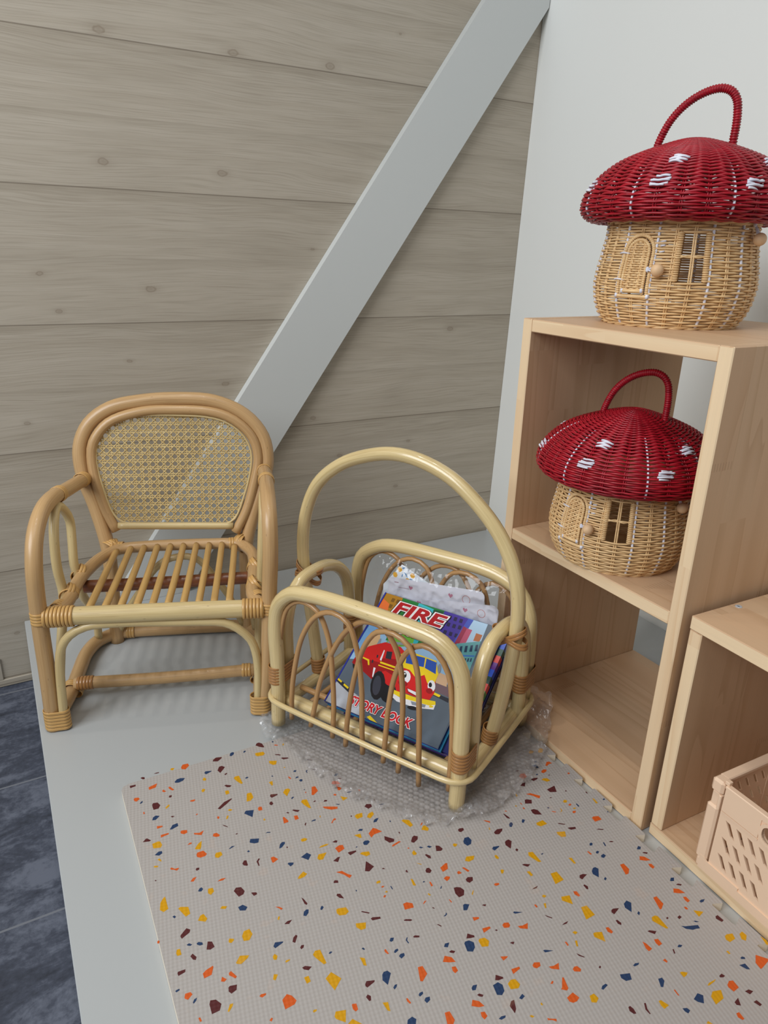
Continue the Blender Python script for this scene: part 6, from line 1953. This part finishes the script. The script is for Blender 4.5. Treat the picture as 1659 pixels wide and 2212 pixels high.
# ------------------------------------------------------------------ peach crate in the low shelf
cr = thing('folding_crate', 'peach plastic folding crate with slanted slots in the low pine shelf', 'crate', (-.4717, -1.0689, .0182), -.0351)
CW, CL, CH = .210, .290, .133; K = MT['crate']
MF = Matrix(((0, 0, -1, 0), (-1, 0, 0, 0), (0, 1, 0, 0), (0, 0, 0, 1)))           # (s, z, out of the front)
MBk = Matrix(((0, 0, 1, CL), (-1, 0, 0, 0), (0, 1, 0, 0), (0, 0, 0, 1)))
def slots(s0s, dirn=1, rows=(.0876, .0630, .0382)):
    out = []
    for z in rows:
        for s in s0s:
            P = [(s-.0012, z+.0015), (s+.0052, z+.0003), (s+.0055+.0092*dirn, z-.0170), (s-.0006+.0092*dirn, z-.0150)]
            out.append(P)
    return out
FS = [.0272+.0144*k for k in range(4)]+[.1245+.0144*k for k in range(4)]
def rrect(x0, y0, x1, y1, r, n=5):
    return arc(x1-r, y1-r, r, 0, 90, n)+arc(x0+r, y1-r, r, 90, 180, n)+arc(x0+r, y0+r, r, 180, 270, n)+arc(x1-r, y0+r, r, 270, 360, n)
def endpanel(m, M):
    hole = rrect(.0690, .1000, CW-.0690, .1215, .009)
    m.plate([[(.0175, .0005), (CW-.0175, .0005), (CW-.0175, .1300), (.0175, .1300)], hole]+slots(FS), -.0026, -.0004, K, M)
    for (a, b, z0, z1) in ((.0185, .0655, .0985, .1310), (CW-.0655, CW-.0185, .0985, .1310)):
        m.plate([[(a, z0), (b, z0), (b, z1), (a, z1)]], -.0004, .0007, K, M)
    m.plate([[(.0655, .1245), (CW-.0655, .1245), (CW-.0655, .1310), (.0655, .1310)]], -.0004, .0007, K, M)
    o_ = rrect(.0655, .0965, CW-.0655, .1250, .011)
    m.plate([o_, hole], -.0050, .0012, K, M)
    m.plate([[(.0185, .0955), (.0660, .0955), (.0660, .0975), (.0185, .0975)]], -.0004, .0006, K, M)
    m.plate([[(.006, .0), (CW-.006, .0), (CW-.006, .0125), (.060, .0125), (.060, .0165), (.016, .0165), (.0125, .0195), (.006, .0195)]], -.0004, .0014, K, M)
part('front_panel', cr, lambda m: endpanel(m, MF)); part('back_panel', cr, lambda m: endpanel(m, MBk))
def sidepanel(y0):
    def f(m):
        M = Matrix(((1, 0, 0, 0), (0, 0, -1, y0), (0, 1, 0, 0), (0, 0, 0, 1)))
        ss = [.030+.0150*k for k in range(5)]+[.112+.0150*k for k in range(5)]+[.194+.0150*k for k in range(5)]
        m.plate([[(.016, .0005), (CL-.016, .0005), (CL-.016, CH-.004), (.016, CH-.004)]]+slots(ss, 1, (.1090, .0850, .0610, .0370)), .0004, .0026, K, M)
        for s in (.106, .188): m.plate([[(s-.0008, .012), (s+.0008, .012), (s+.0008, CH-.008), (s-.0008, CH-.008)]], .0026, .0036, K, M)
    return f
part('side_panel', cr, sidepanel(0)); part('side_panel', cr, sidepanel(-CW+.003))
part('floor_panel', cr, lambda m: m.box((.004, -CW+.004, .0012), (CL-.004, -.004, .0035), K, 0, .0004))
def rim(m):
    for y0, y1 in ((-.0115, .0006), (-CW-.0006, -CW+.0115)): m.box((.012, y0, CH-.0055), (CL-.012, y1, CH), K, 0, .0012)
    for x0, x1 in ((-.0008, .0070), (CL-.0070, CL+.0008)): m.box((x0, -CW+.0165, CH-.0045), (x1, -.0165, CH-.0003), K, 1, .0010)
part('rim', cr, rim)
for sx in (0, 1):
    for sy_ in (0, 1):
        def post(m, sx=sx, sy_=sy_):
            X = (lambda a: a) if sx == 0 else (lambda a: CL-a)
            Y = (lambda a: -a) if sy_ == 0 else (lambda a: -CW+a)
            def bxx(x0, x1, s0, s1, z0, z1, b=.0015):
                xa, xb = sorted((X(x0), X(x1))); ya, yb = sorted((Y(s0), Y(s1))); m.box((xa, ya, z0), (xb, yb, z1), K, 2, b)
            bxx(-.0010, .0150, -.0012, .0150, .1150, CH+.0004, .003)
            bxx(.0016, .0135, .0015, .0150, .0940, .1152, .001)
            bxx(-.0005, .0030, .0110, .0150, .0940, .1150, .0008)
            bxx(-.0012, .0150, -.0012, .0145, .0130, .0965, .0025)
            bxx(0, .0130, .0008, .0130, .0, .0130, .002)
            m.box(*[tuple(q) for q in ((min(X(.002), X(.0085)), min(Y(.0135), Y(.0195)), CH-.001), (max(X(.002), X(.0085)), max(Y(.0135), Y(.0195)), CH+.0040))], K, 2, .0006)
        part('corner_post', cr, post)

# ------------------------------------------------------------------ mushroom house baskets
def interp(P, h):
    for (h0, r0), (h1, r1) in zip(P, P[1:]):
        if h <= h1: t = (h-h0)/(h1-h0); t = t*t*(3-2*t)*.4+t*.6; return r0+(r1-r0)*t
    return P[-1][1]
BODY = [(0, .0835), (.006, .089), (.015, .0940), (.030, .0992), (.050, .1020), (.065, .1006), (.090, .0962), (.110, .0928), (.140, .0918)]
CAP = [(.0955, .1335), (.105, .1290), (.116, .1295), (.124, .1335), (.1288, .1410), (.1285, .1490), (.1262, .1585), (.120, .1690), (.112, .1785), (.1025, .1870), (.092, .1945), (.080, .2010), (.066, .2072), (.050, .2135), (.034, .2195), (.018, .2245), (.004, .2265)]
NST = 28; WIN = (-139.5, -120.5, .0575, .1145); DC, DH0, DH1, DHW = -168.5, .0405, .0905, 10.0
def dnorm(a): return (a+180) % 360-180
def doorhw(h, grow=0):
    if h < DH0-grow*.002 or h > DH1+.0175+grow*.002: return 0
    return (DHW+grow)*(1 if h < DH1 else math.sqrt(max(0, 1-((h-DH1)/(.0175+grow*.002))**2)))
def cyl(a, h, r): return V((r*math.cos(R_(a)), r*math.sin(R_(a)), h))
def arcs(h):
    """angles free of window and door at height h"""
    cuts = []
    if WIN[2] < h < WIN[3]: cuts.append((WIN[0], WIN[1]))
    w = doorhw(h, 1.6)
    if w > 1: cuts.append((DC-w, DC+w))
    if not cuts: return [(-180.0, 180.0, True)]
    cuts.sort(); out = []
    for i, c in enumerate(cuts):
        a = c[1]; b = cuts[(i+1) % len(cuts)][0]
        if b <= a: b += 360
        out.append((a, b, False))
    return out
def wave(a, row, amp): return amp*math.cos(R_((a+130)*NST/2)+PI*row)
def rings(m, pts, r, mat, seg=6, closed=False): m.tube(pts, r, mat, seg=seg, closed=closed, smoothpts=False, uoff=0)
def body_weave(m):
    W = MT['wick']; rows = 39
    for i in range(rows):
        h = .0022+.1260*i/(rows-1)
        for a0, a1, full in arcs(h):
            n = max(4, int((a1-a0)/(360/NST)*6.5))
            pts = []
            for k in range(n if full else n+1):
                a = a0+(a1-a0)*k/n; fade = 1 if full else min(1, k/4, (n-k)/4)
                pts.append(cyl(a, h+.0004*math.sin(R_(a*7)+i), interp(BODY, h)+wave(a, i, .0016)*(.35+.65*fade)))
            rings(m, pts, .00148, W, 6, full)
    # foot and neck borders: two strands twisted together
    for hh, rr, rad in ((.0016, .0846, .0020), (.1275, .0930, .0018), (.1305, .0926, .0018)):
        for ph in (0, PI):
            rings(m, [cyl(a*2.5, hh+.0012*math.sin(R_(a*2.5*NST/2)+ph), rr+.0012*math.cos(R_(a*2.5*NST/2)+ph)) for a in range(144)], rad, W, 6, True)
    m.tube([(0, 0, .0006), (0, 0, .0026)], .0835, W, seg=40, smoothpts=False)
def stakes(m, white):
    for k in range(NST):
        a = -130+k*360/NST; wh = k in (26, 1, 3, 24, 6, 9, 12, 15, 18, 21)
        if wh != white: continue
        for da in ((0,) if white else (-.75, .75)):
            run = []
            for i in range(61):
                h = .002+.126*i/60; ok = not (abs(dnorm(a-DC)) < doorhw(h, 2.2))
                if abs(dnorm(a+130)) > 1 and WIN[2] < h < WIN[3] and WIN[0] < dnorm(a) < WIN[1]: ok = False
                if ok: run.append(cyl(a+da, h, interp(BODY, h)+.0001))
                if (not ok or i == 60) and len(run) > 2: rings(m, run, .0018 if white else .00115, MT['white' if white else 'wick'], 6); run = []
                elif not ok: run = []
def window(m):
    W = MT['wick']
    for a in (WIN[0]-.5, WIN[1]+.5):
        pts = []; n = 150
        rings(m, [cyl(a, WIN[2]-.001+(WIN[3]-WIN[2]+.002)*i/20, interp(BODY, WIN[2]+(WIN[3]-WIN[2])*i/20)) for i in range(21)], .0018, W, 8)
        for i in range(22):
            h = WIN[2]+(WIN[3]-WIN[2])*(i+.5)/22; r = interp(BODY, h); c = cyl(a, h, r)
            ax = V((0, 0, 1)); m.ring([c+V((math.cos(R_(a)), math.sin(R_(a)), 0))*math.cos(t*PI/5)*.0027+V((-math.sin(R_(a)), math.cos(R_(a)), 0))*math.sin(t*PI/5)*.0030 for t in range(10)], ax, .0012, .0010, W, 6)
    h = (WIN[2]+WIN[3])/2+.0005
    for dh in (-.0011, .0011): rings(m, [cyl(WIN[0]+(WIN[1]-WIN[0])*i/10, h+dh*math.cos(i*.9), interp(BODY, h)+.0012*math.sin(i*1.2)) for i in range(11)], .0012, W, 6)
def wrapped(m, pts, r, mat, pitch=.0021, seg=9, k=.16):
    P = spline([V(p) for p in pts], .0005)
    L = 0; rr = []
    for i, p in enumerate(P):
        if i: L += (P[i]-P[i-1]).length
        rr.append(r*(1-k+k*abs(math.sin(PI*L/pitch))*1.3))
    tot = L; 
    def f(t): return rr[min(len(rr)-1, int(round(t*(len(rr)-1))))]
    m.tube(P, f, mat, seg=seg, smoothpts=False)
def door_arch(grow, off, n=26):
    out = []
    w = DHW+grow; tp = DH1+.0175+grow*.0017
    for i in range(6): h = DH0+(DH1-DH0)*i/6; out.append((DC-w, h))
    for i in range(n+1): t = PI-PI*i/n; out.append((DC+w*math.cos(t), DH1+(tp-DH1)*math.sin(t)))
    for i in range(6): h = DH1-(DH1-DH0)*(i+1)/6; out.append((DC+w, h))
    return [cyl(a, h, interp(BODY, h)+off) for a, h in out]
def frame(m):
    wrapped(m, door_arch(1.5, .0008), .0026, MT['wick'], .0026, 9, .26)
    h = DH0-.0030; wrapped(m, [cyl(DC-DHW-1.5+(2*DHW+3)*i/8, h, interp(BODY, h)+.0012) for i in range(9)], .0026, MT['wick'])
def door(m):
    for i in range(23):
        h = DH0+.003+(DH1+.0175-DH0-.006)*i/22; w = doorhw(h)-1.6
        if w < 2: continue
        n = 18; rings(m, [cyl(DC-w+2*w*k/n, h, interp(BODY, h)+.0006+.0013*math.cos(k*PI/3+PI*i)*min(1, k/2, (n-k)/2)) for k in range(n+1)], .00140, MT['wick'], 6)
    for a in (-4, 4):
        for da in (-.6, .6): rings(m, [cyl(DC+a+da, DH0+.003+(.060)*k/20, interp(BODY, DH0+.003+.060*k/20)+.0006) for k in range(21)], .0010, MT['wick'], 6)
    wrapped(m, door_arch(-1.7, .0016), .0021, MT['wick'], .0026, 9, .26)
    h = DH0+.0035; wrapped(m, [cyl(DC-DHW+2+(2*DHW-4)*i/8, h, interp(BODY, h)+.0018) for i in range(9)], .0023, MT['wick'])
def stitches(m):
    w = MT['white']
    for h in (.0885, .0570):
        rings(m, [cyl(DC-DHW-6+9*k/8, h+.0010*math.sin(k*.4), interp(BODY, h)+.0016+.0026*math.sin(PI*k/8)) for k in range(9)], .0010, w, 6)
    for a, h in ((-DHW-2.2, DH0-.0025), (DHW+2.2, DH0-.0025), (DHW-2, DH0+.0045), (-DHW+3, DH0+.0035)):
        c = cyl(DC+a, h, interp(BODY, h)+.0022); m.tube([c+V((0, 0, -.0025)), c+V((0, 0, .0025))], .0022, w, seg=8, smoothpts=False)
    for h in (.091, .098, .103):
        c0 = cyl(DC+DHW+5.5, h, interp(BODY, h)+.0014); c1 = cyl(DC+DHW+9, h+.001, interp(BODY, h)+.0014); m.tube([c0, c1], .0009, w, seg=6, smoothpts=False)
def knob(a, h, out, drop, side):
    def f(m):
        r = interp(BODY, h); c = cyl(a, h, r+out); m.sphere(c, .0078, MT['bead'], 18, 12)
    def g(m):
        r = interp(BODY, h); c = cyl(a, h, r+out); k0 = cyl(a-side, h+drop, r+.0045)
        for q in (-1, 1): m.tube([k0, k0.lerp(c, .5)+V((0, 0, .0022*q)), c+V((0, 0, .002*q))], .0012, MT['white'], seg=6)
        for q in range(3): m.sphere(k0+V((0, 0, .0012*(q-1))), .0022, MT['white'], 8, 6)
    return f, g
def cap_pt(s): 
    i = min(int(s), len(CAP)-2); t = s-i
    p = [V(CAP[max(0, min(len(CAP)-1, i+d))]) for d in (-1, 0, 1, 2)]
    return (p[1]*2+(p[2]-p[0])*t+(p[0]*2-p[1]*5+p[2]*4-p[3])*t*t+(p[1]*3-p[0]-p[2]*3+p[3])*t**3)*.5
CURVE = []
_l = 0; _p = None
for i in range((len(CAP)-1)*40+1):
    p = cap_pt(i/40)
    if _p is not None: _l += (p-_p).length
    CURVE.append((_l, p[0], p[1])); _p = p
def cap_at(l):
    lo = 0
    for i in range(1, len(CURVE)):
        if CURVE[i][0] >= l:
            a, b = CURVE[i-1], CURVE[i]; t = (l-a[0])/max(b[0]-a[0], 1e-9); return a[1]+(b[1]-a[1])*t, a[2]+(b[2]-a[2])*t, V((b[1]-a[1], b[2]-a[2])).normalized()
    a = CURVE[-1]; return a[1], a[2], V((-1, 0))
CAPL = CURVE[-1][0]; NR = int(CAPL/.00275)
def lobe(a, r): return .0032*min(1, r/.09)*abs(math.sin(R_((a+130)*NST/2)))
def cap_p(a, l, row, extra=0.0):
    r, h, t = cap_at(l); amp = .0020*min(1, r/.06)
    o = wave(a, row, amp)+lobe(a, r)*sst(.012, .05, l)+extra; nx, nz = (t.y, -t.x)
    if nx < 0 and False: nx, nz = -nx, -nz
    return cyl(a, h+nz*o, max(.0005, r+nx*o))
def cap_weave(m):
    for i in range(NR+1):
        l = CAPL*i/NR; r = cap_at(l)[0]; n = NST*7 if r > .03 else NST*4
        if r < .004: continue
        rings(m, [cap_p(-180+360*k/n, l, i) for k in range(n)], .00150, MT['red'], 6, True)
    r, h, t = cap_at(.0005)
    for ph in (0, PI): rings(m, [cyl(a*2.5, h+.0014*math.sin(R_(a*2.5*NST/2)+ph), r+.003+.0014*math.cos(R_(a*2.5*NST/2)+ph)) for a in range(144)], .0018, MT['red'], 6, True)
def cap_stakes(white, only=None):
    def f(m):
        for k in (range(NST) if only is None else (only,)):
            wh = k % 3 == 1
            if wh != white: continue
            for da in ((0,) if white else (-.6, .6)):
                l0, l1 = (.018, CAPL*.62) if white else (.006, CAPL*.985)
                rings(m, [cap_p(-130+k*360/NST+da, l0+(l1-l0)*i/40, .5, .0006 if white else -.0001) for i in range(41)], .0016 if white else .00112, MT['white' if white else 'red'], 6)
    return f
SPOT = [(-155, .066), (-107, .064), (152, .066), (-149, .100), (-62, .066), (-15, .064), (32, .066), (80, .064), (115, .085), (-85, .098), (10, .098)]
def spot(a, l):
    def f(m):
        for j in range(-2, 3):
            row = round((l+CAPL/NR*j)/CAPL*NR); ll = CAPL*row/NR; w = 360/NST*.42*(1 if abs(j) < 2 else .75)*min(2.2, .11/cap_at(ll)[0])
            rings(m, [cap_p(a+j*.5-w+2*w*k/8, ll, row, .0016+.0012*math.sin(PI*k/8)) for k in range(9)], .00135, MT['white'], 6)
    return f
def handle_path():
    H = [(-.0480, .205), (-.0470, .218), (-.0420, .234), (-.034, .250), (-.022, .264), (-.007, .2745), (.009, .2805), (.022, .2815), (.0330, .2770), (.0400, .2675), (.0430, .254), (.0440, .240), (.0438, .226), (.0436, .205)]
    c, s_ = math.cos(R_(-60)), math.sin(R_(-60)); return [(x*c, x*s_, z) for x, z in H]
def basket(label, loc, scale, rot):
    o = thing('mushroom_basket', label, 'basket', loc, R_(rot)); o.scale = (scale,)*3
    def body(m): body_weave(m); stakes(m, False)
    part('woven_body', o, body)
    part('white_stitching', o, lambda m: (stakes(m, True), stitches(m)))
    part('window', o, window)
    part('door_frame', o, frame)
    d = part('door', o, door)
    f, g = knob(-151.2, .0700, .0090, .0005, 7.0); part('knob', d, f); part('knob_cord', d, g)
    f, g = knob(-79.5, .1085, .0110, .0170, 3.0); part('closure_bead', o, f); part('closure_cord', o, g)
    c = part('cap', o, lambda m: (cap_weave(m), cap_stakes(False)(m)))
    for a_, l_ in SPOT: part('white_dot', c, spot(a_, l_))
    for k in range(NST):
        if k % 3 == 1: part('white_dotted_line', c, cap_stakes(True, k))
    part('handle', o, lambda m: wrapped(m, handle_path(), .0050, MT['redh'], .0030, 10, .2))
    return o
basket('larger red-capped mushroom house basket standing on top of the tall pine shelf', (-.3258, -.7751, H+.0002), 1.0, 0)
basket('smaller red-capped mushroom house basket on the middle board inside the tall pine shelf', (-.4054, -.8135, ZM+.0002), .925, -9)

# ------------------------------------------------------------------ light and camera
def area(name, loc, target, sx, sy, power, rgb):
    L = bpy.data.lights.new(name, 'AREA'); L.shape = 'RECTANGLE'; L.size = sx; L.size_y = sy; L.energy = power; L.color = rgb
    o = bpy.data.objects.new(name, L); COL.objects.link(o); o.location = loc
    o.rotation_euler = (V(target)-V(loc)).to_track_quat('-Z', 'Y').to_euler(); return o
area('window_light', (-2.7, -1.2, 1.75), (-.2, -.75, .35), 1.5, 1.3, 50, (.92, .96, 1.0))
area('skylight', (-1.2, -1.5, 2.45), (-1.0, -.9, 0), .9, .9, 8, (1.0, .97, .93))
for i, (x, y) in enumerate(((-1.02, -.75), (-1.12, -.38))):
    L = bpy.data.lights.new('ceiling_spot', 'SPOT'); L.energy = 11; L.spot_size = R_(75); L.spot_blend = .8; L.shadow_soft_size = .022; L.color = (1.0, .95, .88)
    o = bpy.data.objects.new('ceiling_spot', L); COL.objects.link(o); o.location = (x, y, 2.35); o.rotation_euler = (0, 0, 0)
w = bpy.data.worlds.new('room_light'); scene.world = w; w.use_nodes = True
bg = w.node_tree.nodes['Background']; bg.inputs[0].default_value = (.86, .92, 1.0, 1); bg.inputs[1].default_value = .16
cam = bpy.data.cameras.new('camera'); co = bpy.data.objects.new('camera', cam); COL.objects.link(co)
cam.sensor_fit = 'VERTICAL'; cam.sensor_height = 36; cam.lens = 24.5739; cam.clip_start = .02
R0 = ((0.87528601, -0.48293995, 0.02536529), (-0.1475892, -0.31670462, -0.93697151), (0.46053428, 0.81637441, -0.34848385))
co.matrix_world = Matrix(((R0[0][0], -R0[1][0], -R0[2][0], -1.1517033), (R0[0][1], -R0[1][1], -R0[2][1], -1.4584658), (R0[0][2], -R0[1][2], -R0[2][2], .725622), (0, 0, 0, 1)))
scene.camera = co
vs = scene.view_settings
scene.display_settings.display_device = 'sRGB'
vs.view_transform = 'Standard'; vs.look = 'None'; vs.gamma = 1; vs.use_curve_mapping = False; vs.exposure = 0.0
scene.cycles.max_bounces = 10; scene.cycles.transparent_max_bounces = 24; scene.cycles.use_denoising = True
